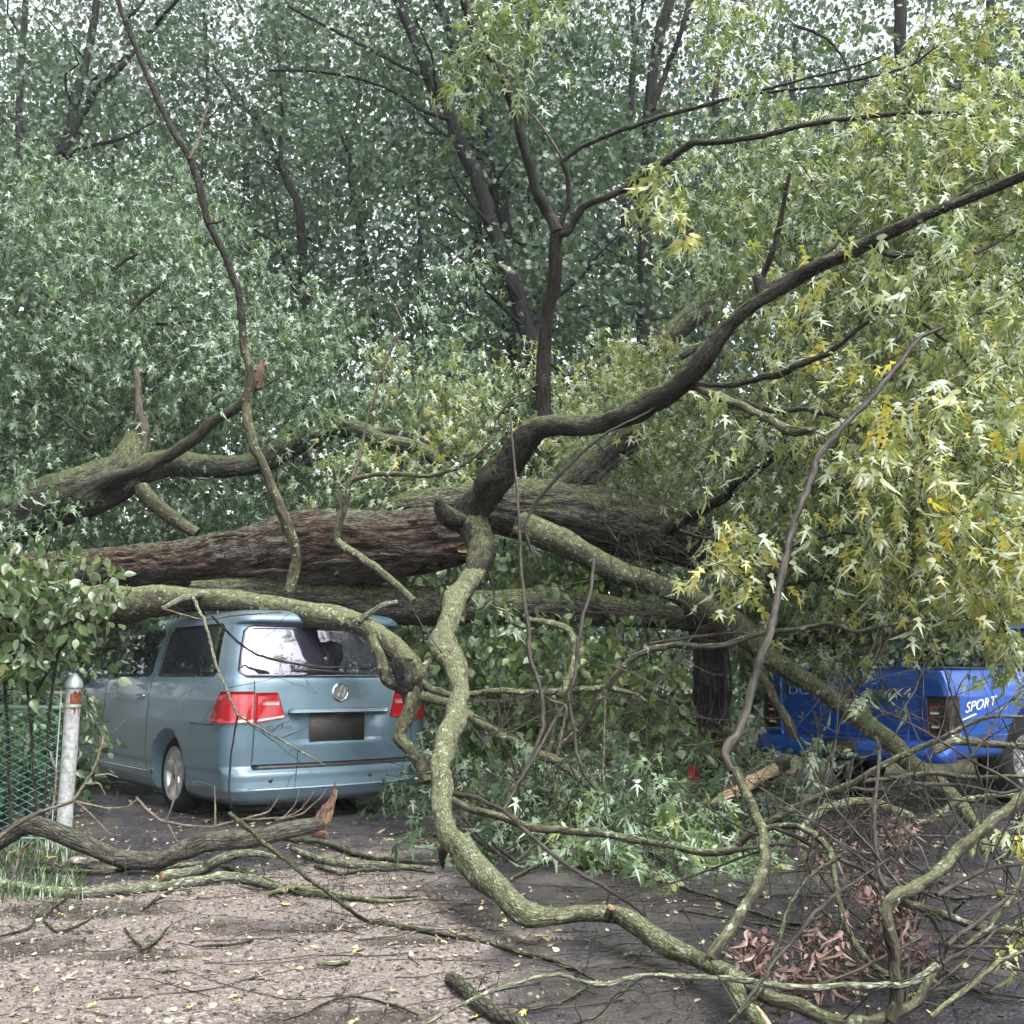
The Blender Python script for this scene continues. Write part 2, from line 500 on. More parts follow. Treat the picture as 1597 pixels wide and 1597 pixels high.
def twig_strips(mb, C, r0, r1):
    """C (N,K,3) centre lines -> thin three-sided twigs"""
    Nn, K, _ = C.shape
    T = C[:, -1] - C[:, 0]
    T /= np.linalg.norm(T, axis=1)[:, None] + 1e-9
    ref = np.where(np.abs(T[:, 2:3]) < 0.9, np.array([[0, 0, 1.0]]), np.array([[1.0, 0, 0]]))
    U = np.cross(T, ref)
    U /= np.linalg.norm(U, axis=1)[:, None] + 1e-9
    W = np.cross(T, U)
    rad = np.linspace(1, 0, K)[None, :, None] * (np.asarray(r0)[..., None, None] - r1) + r1
    ring = []
    for j in range(3):
        a = j * 2 * math.pi / 3
        ring.append(C + (U * math.cos(a) + W * math.sin(a))[:, None, :] * rad)
    V = np.stack(ring, 2)                             # N,K,3,3
    base = (np.arange(Nn) * K * 3)[:, None, None, None]
    i = (np.arange(K - 1) * 3)[None, :, None, None]
    j = np.arange(3)[None, None, :, None]
    q = np.concatenate([base + i + j, base + i + (j + 1) % 3, base + i + 3 + (j + 1) % 3, base + i + 3 + j], 3).reshape(-1, 4)
    co = np.stack([np.repeat(np.linspace(0, 1, K), 3)[None].repeat(Nn, 0) * 0.4 + np.arange(Nn)[:, None] * 0.13] * 3, 2).reshape(-1, 3) * np.array([0.02, 0.02, 1])
    mb.add(V.reshape(-1, 3), q, 0, co)

def sprays(centres, L, n_leaf, size, tone, tone_sd, down=0.9, spread=0.5, up_n=0.5, stiff=0.0, dir_bias=(0, 0, 0)):
    """drooping twigs with leaves: returns leaf P, R3, s, tone, twig centre lines"""
    n = len(centres)
    d = RNG.normal(size=(n, 3)) * np.array([1, 1, 0.5]) + np.array(dir_bias)
    d /= np.linalg.norm(d, axis=1)[:, None]
    Ls = L * RNG.uniform(0.6, 1.35, n)
    t = np.linspace(0, 1, 5)
    g = np.array([0, 0, -1.0])
    droop = down * RNG.uniform(0.4, 1.1, n)
    C = centres[:, None, :] + d[:, None, :] * (Ls[:, None] * (t - 0.4))[:, :, None] + g * ((Ls * droop)[:, None] * t ** 2 * 0.6)[:, :, None]
    tl = RNG.uniform(0.12, 1.0, (n, n_leaf))
    P = centres[:, None, :] + d[:, None, :] * (Ls[:, None] * (tl - 0.4))[:, :, None] + g * ((Ls * droop)[:, None] * tl ** 2 * 0.6)[:, :, None]
    P = P + RNG.normal(size=P.shape) * spread * size * 0.8
    P = P.reshape(-1, 3)
    dd = np.repeat(d, n_leaf, 0)
    axis = dd * 0.55 + g * down * 0.95 + RNG.normal(size=P.shape) * 0.45
    nrm = RNG.normal(size=P.shape) * 0.7 + np.array([0, -0.15, up_n])
    sz = size * RNG.uniform(0.65, 1.25, len(P))
    tn = np.clip(np.repeat(tone + RNG.normal(size=n) * tone_sd, n_leaf) + RNG.normal(size=len(P)) * tone_sd * 0.6, 0, 1)
    return P, leaf_frames(axis, nrm), sz, tn, C

def blob_points(px, py, rx, ry, d0, d1, n, clump=0.0):
    """n points inside a lens-shaped volume of crown whose middle lies at that pixel and depth"""
    k = max(1, int(n / 13)) if clump else n
    a = RNG.random(k) * 2 * math.pi
    r = np.sqrt(RNG.random(k))
    X, Y = px + rx * r * np.cos(a), py + ry * r * np.sin(a)
    D = RNG.uniform(d0, d1, k)
    P = np.array([at(x, y, d) for x, y, d in zip(X, Y, D)])
    if clump:
        P = np.repeat(P, int(math.ceil(n / k)), 0)[:n]
        P = P + RNG.normal(size=P.shape) * clump * 1.15 * np.array([1, 1, 0.7])
    P[:, 2] = np.maximum(P[:, 2], 0.06)
    return P

class Foliage:
    def __init__(self):
        self.P, self.R, self.s, self.t, self.C = [], [], [], [], []
    def blobs(self, L, nl, size, lst, **kw):
        for (px, py, rx, ry, d0, d1, n, tone, sd, cl) in lst:
            self.grow(blob_points(px, py, rx, ry, d0, d1, n, cl), L, nl, size, tone, sd, **kw)
    def grow(self, pts, L, nl, size, tone, sd, **kw):
        P, R, s, t, C = sprays(pts, L, nl, size, tone, sd, **kw)
        P[:, 2] = np.maximum(P[:, 2], 0.03)
        C[:, :, 2] = np.maximum(C[:, :, 2], 0.02)
        self.P.append(P); self.R.append(R); self.s.append(s); self.t.append(t); self.C.append(C)
    def build(self, root, lmat, tmat, n_single=300, tpl=T_MAPLE, tpl_single=T_MAPLE_FINE, name='foliage', rt=(0.004, 0.0015), min_px=0):
        P, R, s, t, C = (np.concatenate(x) for x in (self.P, self.R, self.s, self.t, self.C))
        keep = np.ones(len(P), bool)
        if n_single:
            x, y, zc = project(P)
            inside = (x > 10) & (x < 1587) & (y > 10) & (y < 1587) & (zc > 0.5)
            size = np.where(inside, s / zc * F, 0) * RNG.uniform(0.85, 1.0, len(P))
            idx = np.argsort(-size)[:min(n_single, int(len(P) * .85))]
            keep[idx] = False
            variants = {}
            for i in idx:
                q = (int(round(t[i] * 6)), int(RNG.integers(0, 3)))
                if q not in variants:
                    mb = MB()
                    V, Fc = (tpl_single[0] * np.array([(1, 1, 1), (1, .9, 2.2), (1, .7, 3.0)][q[1]]), tpl_single[1])
                    mb.add(V, Fc, 0, None, q[0] / 6)
                    variants[q] = mb.mesh('leaf', lmat, attrs=('tone',))
                o = put('leaf', variants[q], root, local=True)
                m4 = np.eye(4)
                m4[:3, :3] = R[i] * s[i]
                m4[:3, 3] = P[i] - np.array(root.location)
                o.matrix_local = Matrix(m4.tolist())
        mb = MB()
        half = RNG.random(len(P)) < .38
        for tp, kk in ((tpl, keep & half), (T_MAPLE_B if tpl is T_MAPLE else tpl, keep & ~half)):
            add_leaves(mb, tp, P[kk], R[kk], s[kk], t[kk]) if kk.any() else None
        f = tag(put(name, mb.mesh(name, lmat, attrs=('tone',)), root), kind='stuff')
        mb = MB()
        twig_strips(mb, C, np.full(len(C), rt[0]), rt[1])
        w = tag(put('twig_spray', mb.mesh('twig_spray', tmat, attrs=('bark',)), root), kind='stuff')
        return f

# ------------------------------------------------------------------ branch tracing
def trace(pts, w, d):
    """photo points + widths + depths -> world points and radii.  d: number, (d0,d1), list or 'g' (lying on the ground)"""
    n = len(pts)
    acc = np.concatenate([[0], np.cumsum([math.dist(pts[i], pts[i + 1]) for i in range(n - 1)])])
    u = acc / acc[-1]
    w = [w] * n if isinstance(w, (int, float)) else (list(w) if len(w) == n else list(np.interp(u, np.linspace(0, 1, len(w)), w)))
    P, R = [], []
    if d == 'g':
        for (x, y), ww in zip(pts, w):
            Y = ground_y(y)
            r = ww * mpp(x, y, Y) / 2
            p = at_ground(x, y, r * 0.9 + 0.012)
            P.append(p); R.append(ww * mpp(x, y, p[1]) / 2)
    else:
        ds = [d] * n if isinstance(d, (int, float)) else (list(d) if len(d) == n else list(np.interp(u, np.linspace(0, 1, len(d)), d)))
        for (x, y), ww, Y in zip(pts, w, ds):
            P.append(at(x, y, Y)); R.append(ww * mpp(x, y, Y) / 2)
    return np.array(P), np.array(R)

TW = {}
def spawn_twigs(key, C, T, R, per_m, L=(0.25, 0.8), up=0.15, r=0.0045, start=0.15):
    """fine side twigs growing from a branch, gathered per thing"""
    S = np.concatenate([[0], np.cumsum(np.linalg.norm(np.diff(C, axis=0), axis=1))])
    n = RNG.poisson(S[-1] * per_m * 2.5)
    lst = TW.setdefault(key, [])
    for _ in range(n):
        i = int(np.searchsorted(S, S[-1] * (start + (1 - start) * RNG.random())))
        i = min(max(i, 0), len(C) - 1)
        v = RNG.normal(size=3)
        v -= T[i] * v.dot(T[i])
        v = v / (np.linalg.norm(v) + 1e-9) + T[i] * RNG.uniform(0.1, 0.9) + np.array([0, 0, up])
        v /= np.linalg.norm(v)
        ln = RNG.uniform(*L)
        p = C[i].copy()
        line = [p.copy()]
        for k in range(5):
            v = v + RNG.normal(size=3) * 0.13 + np.array([0, 0, -0.03])
            v /= np.linalg.norm(v)
            p = p + v * ln / 5
            p[2] = max(p[2], 0.012)
            line.append(p.copy())
            if k in (1, 2, 3) and RNG.random() < 0.55:
                v2 = v + RNG.normal(size=3) * 0.7
                v2 /= np.linalg.norm(v2)
                l2 = ln * RNG.uniform(0.2, 0.5)
                q = [p + v2 * l2 * f + RNG.normal(size=3) * 0.012 * (f > 0) for f in np.linspace(0, 1, 6)]
                q = np.array(q); q[:, 2] = np.maximum(q[:, 2], 0.01)
                lst.append((q, r * 0.55))
        lst.append((np.array(line), r * RNG.uniform(0.6, 1.2)))

def finish_twigs(key, root, mat):
    lst = TW.get(key)
    if not lst:
        return
    mb = MB()
    twig_strips(mb, np.array([l for l, _ in lst]), np.array([r for _, r in lst]), 0.0012)
    tag(put('twigs', mb.mesh('twigs', mat, attrs=('bark',)), root), kind='stuff')

def branch(root, name, pts, w, d, mat, sides=10, twigs=0, key=None, tl=(0.25, 0.8), up=0.15, tr=0.0045, world=None, **kw):
    P, R = world if world else trace(pts, w, d)
    if sides <= 16 and 'kink' not in kw:
        kw['kink'] = .5
    mb = MB()
    C, RR, T = tube(mb, P, R, sides=sides, **kw)
    mats = [M[mat]] + ([M[kw.get('capname', 'wood')]] if False else [M['wood']])
    o = put(name, mb.mesh(name, mats, attrs=('bark',)), root)
    if twigs:
        spawn_twigs(key or root.name, C, T, RR, twigs, tl, up, tr)
    return o, C, RR, T

def branch_thing(name, label, cat, pts, w, d, mat, group=None, subs=(), twigs=0, sides=9, tl=(0.15, 0.6), tr=0.003, cap=False, **kw):
    P, R = trace(pts, w, d)
    root = empty(name, tuple(P[0]))
    tag(root, label, cat, group)
    branch(root, 'stem', None, None, None, mat, sides=sides, twigs=twigs, tl=tl, tr=tr, world=(P, R), capmat=1 if cap else 0, **kw)
    for s in subs:
        branch(root, 'side_branch', s[0], s[1], s[2], s[3] if len(s) > 3 else mat, sides=7, twigs=twigs * 0.7, tl=tl, tr=tr)
    finish_twigs(root.name, root, M['bark_twig'] if mat not in ('bark_tan',) else M['bark_tan'])
    return root
# ------------------------------------------------------------------ ground
def build_ground():
    m, nt, b = newmat('forest_soil')
    n = N(nt, 'ShaderNodeTexNoise', Scale=3.0, Detail=6.0)
    tc = N(nt, 'ShaderNodeTexCoord')
    nt.links.new(tc.outputs['Object'], n.inputs['Vector'])
    nt.links.new(ramp(nt, [(0.3, (0.035, 0.03, 0.02)), (0.55, (0.07, 0.065, 0.035)), (0.75, (0.10, 0.085, 0.05))], n.outputs[0]), b.inputs['Base Color'])
    b.inputs['Roughness'].default_value = 0.9
    mb = MB()
    g = np.linspace(-220, 220, 45)
    X, Y = np.meshgrid(g, g)
    Z = np.full_like(X, -0.07)
    k = len(g)
    i = np.arange(k * k).reshape(k, k)
    q = np.stack([i[:-1, :-1], i[:-1, 1:], i[1:, 1:], i[1:, :-1]], -1).reshape(-1, 4)
    mb.add(np.stack([X, Y, Z], -1).reshape(-1, 3), q)
    tag(put('ground', mb.mesh('ground', m)), kind='structure')

    # driveway: wet asphalt with a worn gravel track, one dense sheet
    xs = np.arange(-7.0, 8.0, 0.04)
    ys = np.arange(0.5, 13.5, 0.04)
    X, Y = np.meshgrid(xs, ys)
    P = np.stack([X.ravel(), Y.ravel(), np.zeros(X.size)], 1)
    # gravel zone: polygon in plan, from the photo's pale dirt
    poly = np.array([at_ground(x, y)[:2] for x, y in [(-600, 1425), (60, 1400), (200, 1352), (420, 1345), (560, 1318), (690, 1322), (712, 1360), (770, 1440), (860, 1510), (980, 1590), (1180, 1750), (1300, 2600), (-1500, 2600)]])
    def sdf(P, poly):
        d = np.full(len(P), 1e9)
        inside = np.zeros(len(P), bool)
        for i in range(len(poly)):
            a, c = poly[i], poly[(i + 1) % len(poly)]
            e, w = c - a, P[:, :2] - a
            t = np.clip((w @ e) / (e @ e), 0, 1)
            d = np.minimum(d, np.linalg.norm(w - t[:, None] * e, axis=1))
            cond = ((a[1] > P[:, 1]) != (c[1] > P[:, 1])) & (P[:, 0] < (c[0] - a[0]) * (P[:, 1] - a[1]) / (c[1] - a[1] + 1e-12) + a[0])
            inside ^= cond
        return np.where(inside, -d, d)
    s = sdf(P, poly)
    nz = vnoise(P * 1.6, 3) + 0.5 * vnoise(P * 5, 4) + 0.3 * vnoise(P * 14, 5)
    grav = np.clip(0.5 - (s + (nz - 0.9) * 0.9) / 0.45, 0, 1)
    wet = np.zeros(len(P))
    for (px, py, rx, ry) in [(420, 1447, 190, 14), (130, 1425, 150, 14), (880, 1545, 120, 30), (800, 1420, 110, 28), (640, 1470, 90, 9), (560, 1592, 130, 16), (230, 1492, 120, 9), (60, 1475, 110, 20)]:
        c = at_ground(px, py)
        ex = rx * mpp(px, py, c[1])
        ey = (ground_y(py - ry) - ground_y(py + ry)) / 2
        q = np.sqrt(((P[:, 0] - c[0]) / ex) ** 2 + ((P[:, 1] - c[1]) / ey) ** 2) + (nz - 0.9) * 0.9
        wet = np.maximum(wet, np.clip((1.15 - q) / 0.4, 0, 1))
    dirt = np.clip((vnoise(P * 2.1 + 40, 9) + 0.5 * vnoise(P * 7, 8) - 0.82) * 3, 0, 1)
    P[:, 2] = 0.012 * (vnoise(P * 1.1, 1) - 0.5) + grav * (0.010 * (vnoise(P * 9, 2)) + 0.006 * vnoise(P * 22, 6)) + (1 - grav) * 0.004 * vnoise(P * 26, 7) - wet * 0.006
    edge = np.minimum.reduce([P[:, 0] + 7.0, 8.0 - P[:, 0], P[:, 1] - 0.5, 13.5 - P[:, 1]])
    P[:, 2] -= np.clip(0.5 - edge, 0, 0.5) * 0.16
    ny, nx = X.shape
    i = np.arange(nx * ny).reshape(ny, nx)
    q = np.stack([i[:-1, :-1], i[:-1, 1:], i[1:, 1:], i[1:, :-1]], -1).reshape(-1, 4)
    mb = MB()
    mb.add(P, q)
    m, nt, b = newmat('driveway')
    tc = N(nt, 'ShaderNodeTexCoord')
    ga = N(nt, 'ShaderNodeAttribute', attribute_name='gravel')
    wa = N(nt, 'ShaderNodeAttribute', attribute_name='wet')
    da = N(nt, 'ShaderNodeAttribute', attribute_name='dirt')
    def tex(kind, scale, **kw):
        t = N(nt, kind, Scale=scale, **kw)
        nt.links.new(tc.outputs['Object'], t.inputs['Vector'])
        return t
    v1 = tex('ShaderNodeTexVoronoi', 70.0)
    v2 = tex('ShaderNodeTexVoronoi', 130.0)
    n1 = tex('ShaderNodeTexNoise', 2.2, Detail=5.0, Roughness=0.6)
    n2 = tex('ShaderNodeTexNoise', 30.0, Detail=5.0, Roughness=0.7)
    sep = N(nt, 'ShaderNodeSeparateColor'); nt.links.new(v1.outputs['Color'], sep.inputs[0])
    sep2 = N(nt, 'ShaderNodeSeparateColor'); nt.links.new(v2.outputs['Color'], sep2.inputs[0])
    stone = ramp(nt, [(0.0, (0.03, 0.025, 0.022)), (0.3, (0.105, 0.085, 0.076)), (0.65, (0.18, 0.152, 0.14)), (1.0, (0.33, 0.30, 0.285))], sep.outputs[0])
    sand = ramp(nt, [(0.0, (0.075, 0.060, 0.050)), (0.5, (0.17, 0.146, 0.128)), (1.0, (0.30, 0.27, 0.25))], sep2.outputs[0])
    gcol = mixc(nt, ramp(nt, [(0.40, (0, 0, 0)), (0.60, (1, 1, 1))], n1.outputs[0]), stone, sand)
    gcol = mixc(nt, ramp(nt, [(0.42, (0, 0, 0)), (0.7, (0.75, 0.75, 0.75))], n2.outputs[0]), gcol, (0.10, 0.075, 0.062))
    acol = ramp(nt, [(0.0, (0.014, 0.0135, 0.017)), (0.55, (0.034, 0.032, 0.038)), (1.0, (0.085, 0.08, 0.088))], sep2.outputs[0])
    acol = mixc(nt, math_(nt, 'MULTIPLY', da.outputs['Fac'], 0.5), acol, (0.10, 0.085, 0.075))
    col = mixc(nt, ga.outputs['Fac'], acol, gcol)
    col = mixc(nt, math_(nt, 'MULTIPLY', wa.outputs['Fac'], 0.68), col, (0.028, 0.026, 0.026))
    nt.links.new(col, b.inputs['Base Color'])
    r1 = ramp(nt, [(0.35, (0.09,) * 3), (0.65, (0.38,) * 3)], n1.outputs[0])
    rg = mixc(nt, ga.outputs['Fac'], r1, (0.7, 0.7, 0.7))
    rr = mixc(nt, wa.outputs['Fac'], rg, (0.10, 0.10, 0.10))
    nt.links.new(rr, b.inputs['Roughness'])
    bp = N(nt, 'ShaderNodeBump', Strength=0.55, Distance=0.012)
    hgt = math_(nt, 'MULTIPLY', math_(nt, 'ADD', v1.outputs['Distance'], v2.outputs['Distance']), math_(nt, 'SUBTRACT', 1.0, wa.outputs['Fac']))
    nt.links.new(hgt, bp.inputs['Height'])
    bp.invert = True
    nt.links.new(bp.outputs[0], b.inputs['Normal'])
    me = mb.mesh('driveway', m)
    for nm, arr in (('gravel', grav), ('wet', wet), ('dirt', dirt)):
        a = me.attributes.new(nm, 'FLOAT', 'POINT')
        a.data.foreach_set('value', arr.astype(np.float32))
    tag(put('driveway', me), kind='structure')

    # loose stones
    ico = np.array([(0, 0, 1), (.89, 0, .45), (.28, .85, .45), (-.72, .53, .45), (-.72, -.53, .45), (.28, -.85, .45), (.72, .53, -.45), (-.28, .85, -.45), (-.89, 0, -.45), (-.28, -.85, -.45), (.72, -.53, -.45), (0, 0, -1)])
    icf = np.array([(0, 1, 2), (0, 2, 3), (0, 3, 4), (0, 4, 5), (0, 5, 1), (1, 6, 2), (2, 7, 3), (3, 8, 4), (4, 9, 5), (5, 10, 1), (6, 7, 2), (7, 8, 3), (8, 9, 4), (9, 10, 5), (10, 6, 1), (11, 7, 6), (11, 8, 7), (11, 9, 8), (11, 10, 9), (11, 6, 10)])
    k = RNG.choice(len(P), 9000, p=(grav * 1.0 + 0.004) * (P[:, 1] < 8) * (P[:, 1] > 3) / ((grav * 1.0 + 0.004) * (P[:, 1] < 8) * (P[:, 1] > 3)).sum())
    mb = MB()
    sz = 0.003 + 0.008 * RNG.random(len(k)) ** 3
    V = (ico[None] * sz[:, None, None] * RNG.uniform(0.6, 1.3, (len(k), 1, 3))) * RNG.uniform(0.85, 1.15, (len(k), 12, 1)) + (P[k] + np.array([0, 0, 0.003]) + RNG.uniform(-.02, .02, (len(k), 3)) * np.array([1, 1, 0]))[:, None, :]
    Fc = (icf[None] + (np.arange(len(k)) * 12)[:, None, None]).reshape(-1, 3)
    mb.add(V.reshape(-1, 3), Fc, 0, None, np.repeat(RNG.random(len(k)), 12))
    m, nt, b = newmat('pebble')
    a = N(nt, 'ShaderNodeAttribute', attribute_name='tone')
    nt.links.new(ramp(nt, [(0, (0.03, 0.026, 0.023)), (0.7, (0.11, 0.093, 0.085)), (1, (0.20, 0.178, 0.168))], a.outputs['Fac']), b.inputs['Base Color'])
    b.inputs['Roughness'].default_value = 0.6
    tag(put('gravel', mb.mesh('gravel', m, attrs=('tone',))), kind='stuff')
    return P, grav

def build_litter(P, grav):
    # loose leaves and bits on the ground
    w = (P[:, 1] < 9.5) & (P[:, 1] > 3.0)
    k = RNG.choice(np.where(w)[0], 9500)
    pos = P[k] + RNG.uniform(-.02, .02, (len(k), 3)) * np.array([1, 1, 0]) + np.array([0, 0, 0.008])
    clump = vnoise(pos * 1.8, 77)
    keep = clump + RNG.random(len(k)) * 0.5 > 0.66
    pos = pos[keep]
    n = len(pos)
    axis = RNG.normal(size=(n, 3)) * np.array([1, 1, 0.12])
    nrm = RNG.normal(size=(n, 3)) * 0.25 + np.array([0, 0, 1.0]) * np.where(RNG.random(n) < 0.5, 1, -1)[:, None]
    tone = np.clip(RNG.beta(1.2, 1.6, n), 0, 0.85)
    mb = MB()
    small = RNG.random(n) < 0.93
    R3 = leaf_frames(axis, nrm)
    add_leaves(mb, T_OVAL, pos[small], R3[small], RNG.uniform(0.012, 0.04, small.sum()), tone[small])
    add_leaves(mb, T_MAPLE, pos[~small], R3[~small], RNG.uniform(0.05, 0.085, (~small).sum()), np.clip(tone[~small] + 0.2, 0, 0.88))
    tag(put('leaf_litter', mb.mesh('leaf_litter', M['leaf_litter'], attrs=('tone',))), kind='stuff')
    # snapped twigs and bark crumbs
    n = 2600
    k = RNG.choice(np.where(w & (P[:, 1] < 8))[0], n)
    c = P[k] + np.array([0, 0, 0.008])
    a = RNG.random(n) * 6.28
    ln = RNG.uniform(0.02, 0.22, n) * RNG.random(n)
    t = np.linspace(-0.5, 0.5, 4)
    d = np.stack([np.cos(a), np.sin(a), 0 * a], 1)
    C = c[:, None] + d[:, None] * (ln[:, None] * t)[:, :, None] + RNG.normal(size=(n, 4, 3)) * np.array([1, 1, 0.1]) * 0.006
    mb = MB()
    twig_strips(mb, C, RNG.uniform(0.0015, 0.004, n), 0.0012)
    n = 260
    px, py = RNG.uniform(250, 1650, n), 1285 + 280 * RNG.random(n) ** 2.0
    c = np.array([at_ground(x, y, .012) for x, y in zip(px, py)])
    a = RNG.normal(0, .55, n) + np.where(RNG.random(n) < .5, 0, math.pi)
    ln = RNG.uniform(.25, 1.2, n)
    t = np.linspace(-.5, .5, 9)
    bend = RNG.normal(size=n) * .35
    ang = a[:, None] + bend[:, None] * t[None] + np.cumsum(RNG.normal(size=(n, 9)) * .12, 1)
    st = np.stack([np.cos(ang), np.sin(ang), RNG.normal(size=(n, 9)) * .12], 2) * (ln / 9)[:, None, None]
    C = c[:, None] + np.cumsum(st, 1) - (st.sum(1) / 2)[:, None]
    C[:, :, 2] = np.clip(C[:, :, 2], .009, .12)
    twig_strips(mb, C, RNG.uniform(.0022, .0055, n), .0014)
    tag(put('twig_litter', mb.mesh('twig_litter', M['bark_twig'], attrs=('bark',))), kind='stuff')
    # the brighter leaves one can pick out
    spots = [(440, 1410), (640, 1440), (560, 1480), (265, 1475), (150, 1565), (650, 1345), (230, 1375), (165, 1375), (500, 1500), (560, 1590), (700, 1450), (845, 1462), (810, 1460), (985, 1487), (1030, 1520), (820, 1575), (745, 1585), (1200, 1400), (1510, 1412), (1115, 1352), (690, 1290), (405, 1268), (330, 1278), (200, 1248), (178, 1284), (165, 1298), (600, 1235 + 60), (640, 1290), (240, 1310), (285, 1490), (375, 1560), (930, 1530), (1340, 1563), (1480, 1395), (1420, 1545), (90, 1425), (350, 1440), (715, 1395), (1010, 1450), (1070, 1385), (470, 1330), (1250, 1345), (1170, 1560), (300, 1570), (60, 1545), (610, 1545)]
    meshes = []
    for tn in (0.66, 0.8, 0.93, 1.0):
        mb = MB()
        V, Fc = T_MAPLE_FINE
        V = V * np.array([1, 1.1, 1.5])
        mb.add(V, Fc, 0, None, tn)
        meshes.append(mb.mesh('fallen_leaf', M['leaf_litter'], attrs=('tone',)))
    for px, py in spots:
        p = at_ground(px, py, 0.022)
        o = put('fallen_leaf', random.choice(meshes))
        o.location = p
        o.rotation_euler = (random.uniform(-.2, .2), random.uniform(-.1, .2), random.uniform(0, 6.28))
        s = random.uniform(0.035, 0.07)
        o.scale = (s, s, s)
        tag(o, 'pale yellow maple leaf lying flat on the wet driveway', 'leaf', 'fallen yellow leaves scattered over the driveway')
    p = at_ground(75, 1338, 0.05)
    for k, a in enumerate((0.3,)):
        o = put('fallen_leaf', meshes[3])
        o.location = p
        o.rotation_euler = (0.3, -0.3, 2.2)
        o.scale = (0.13, 0.13, 0.13)
        tag(o, 'large bright yellow leaf lying in the grass by the fence post', 'leaf')

# ------------------------------------------------------------------ vehicles
def box_mb(mb, c, s, mat=0, bev=0.0):
    """box with chamfered edges"""
    x, y, z = s[0] / 2, s[1] / 2, s[2] / 2
    if bev <= 0:
        V = np.array([(i, j, k) for i in (-x, x) for j in (-y, y) for k in (-z, z)]) + np.array(c)
        mb.add(V, np.array([(0, 1, 3, 2), (4, 6, 7, 5), (0, 4, 5, 1), (2, 3, 7, 6), (0, 2, 6, 4), (1, 5, 7, 3)]), mat)
        return
    b = min(bev, x * .9, y * .9, z * .9)
    V = []
    for zz, ins in ((-z, b), (-z + b, 0), (z - b, 0), (z, b)):
        for (px, py) in ((x, y - b), (x - b, y), (-x + b, y), (-x, y - b), (-x, -y + b), (-x + b, -y), (x - b, -y), (x, -y + b)):
            V.append((px - ins * (1 if px > 0 else -1) * (abs(px) > x - b * 1.01), py - ins * (1 if py > 0 else -1) * (abs(py) > y - b * 1.01), zz))
    V = np.array(V) + np.array(c)
    Q = [(r * 8 + i, r * 8 + (i + 1) % 8, r * 8 + 8 + (i + 1) % 8, r * 8 + 8 + i) for r in range(3) for i in range(8)]
    mb.add(V, [np.array(Q), np.array([list(range(8))[::-1]]), np.array([list(range(24, 32))])], mat)

def lathe(mb, prof, axis_y=True, n=40, mat=0, c=(0, 0, 0)):
    """profile (radius, offset along y) spun about the y axis"""
    a = np.arange(n) * 2 * math.pi / n
    V = np.array([[(r * math.cos(t), y, r * math.sin(t)) for t in a] for r, y in prof]).reshape(-1, 3) + np.array(c)
    m = len(prof)
    Q = [(i * n + j, i * n + (j + 1) % n, (i + 1) * n + (j + 1) % n, (i + 1) * n + j) for i in range(m - 1) for j in range(n)]
    mb.add(V, np.array(Q), mat)

def text_mesh(txt, size, depth, mat, shear=0.0, font_scale=1.0):
    cu = bpy.data.curves.new('lettering', 'FONT')
    cu.body = txt
    cu.size = size
    cu.extrude = depth
    cu.shear = shear
    cu.align_x = 'CENTER'
    cu.align_y = 'CENTER'
    o = bpy.data.objects.new('tmp', cu)
    COL.objects.link(o)
    dg = bpy.context.evaluated_depsgraph_get()
    me = bpy.data.meshes.new_from_object(o.evaluated_get(dg))
    bpy.data.objects.remove(o)
    bpy.data.curves.remove(cu)
    me.name = 'lettering'
    me.materials.clear()
    me.materials.append(mat)
    for v in me.vertices:
        v.co.x *= font_scale
    return me

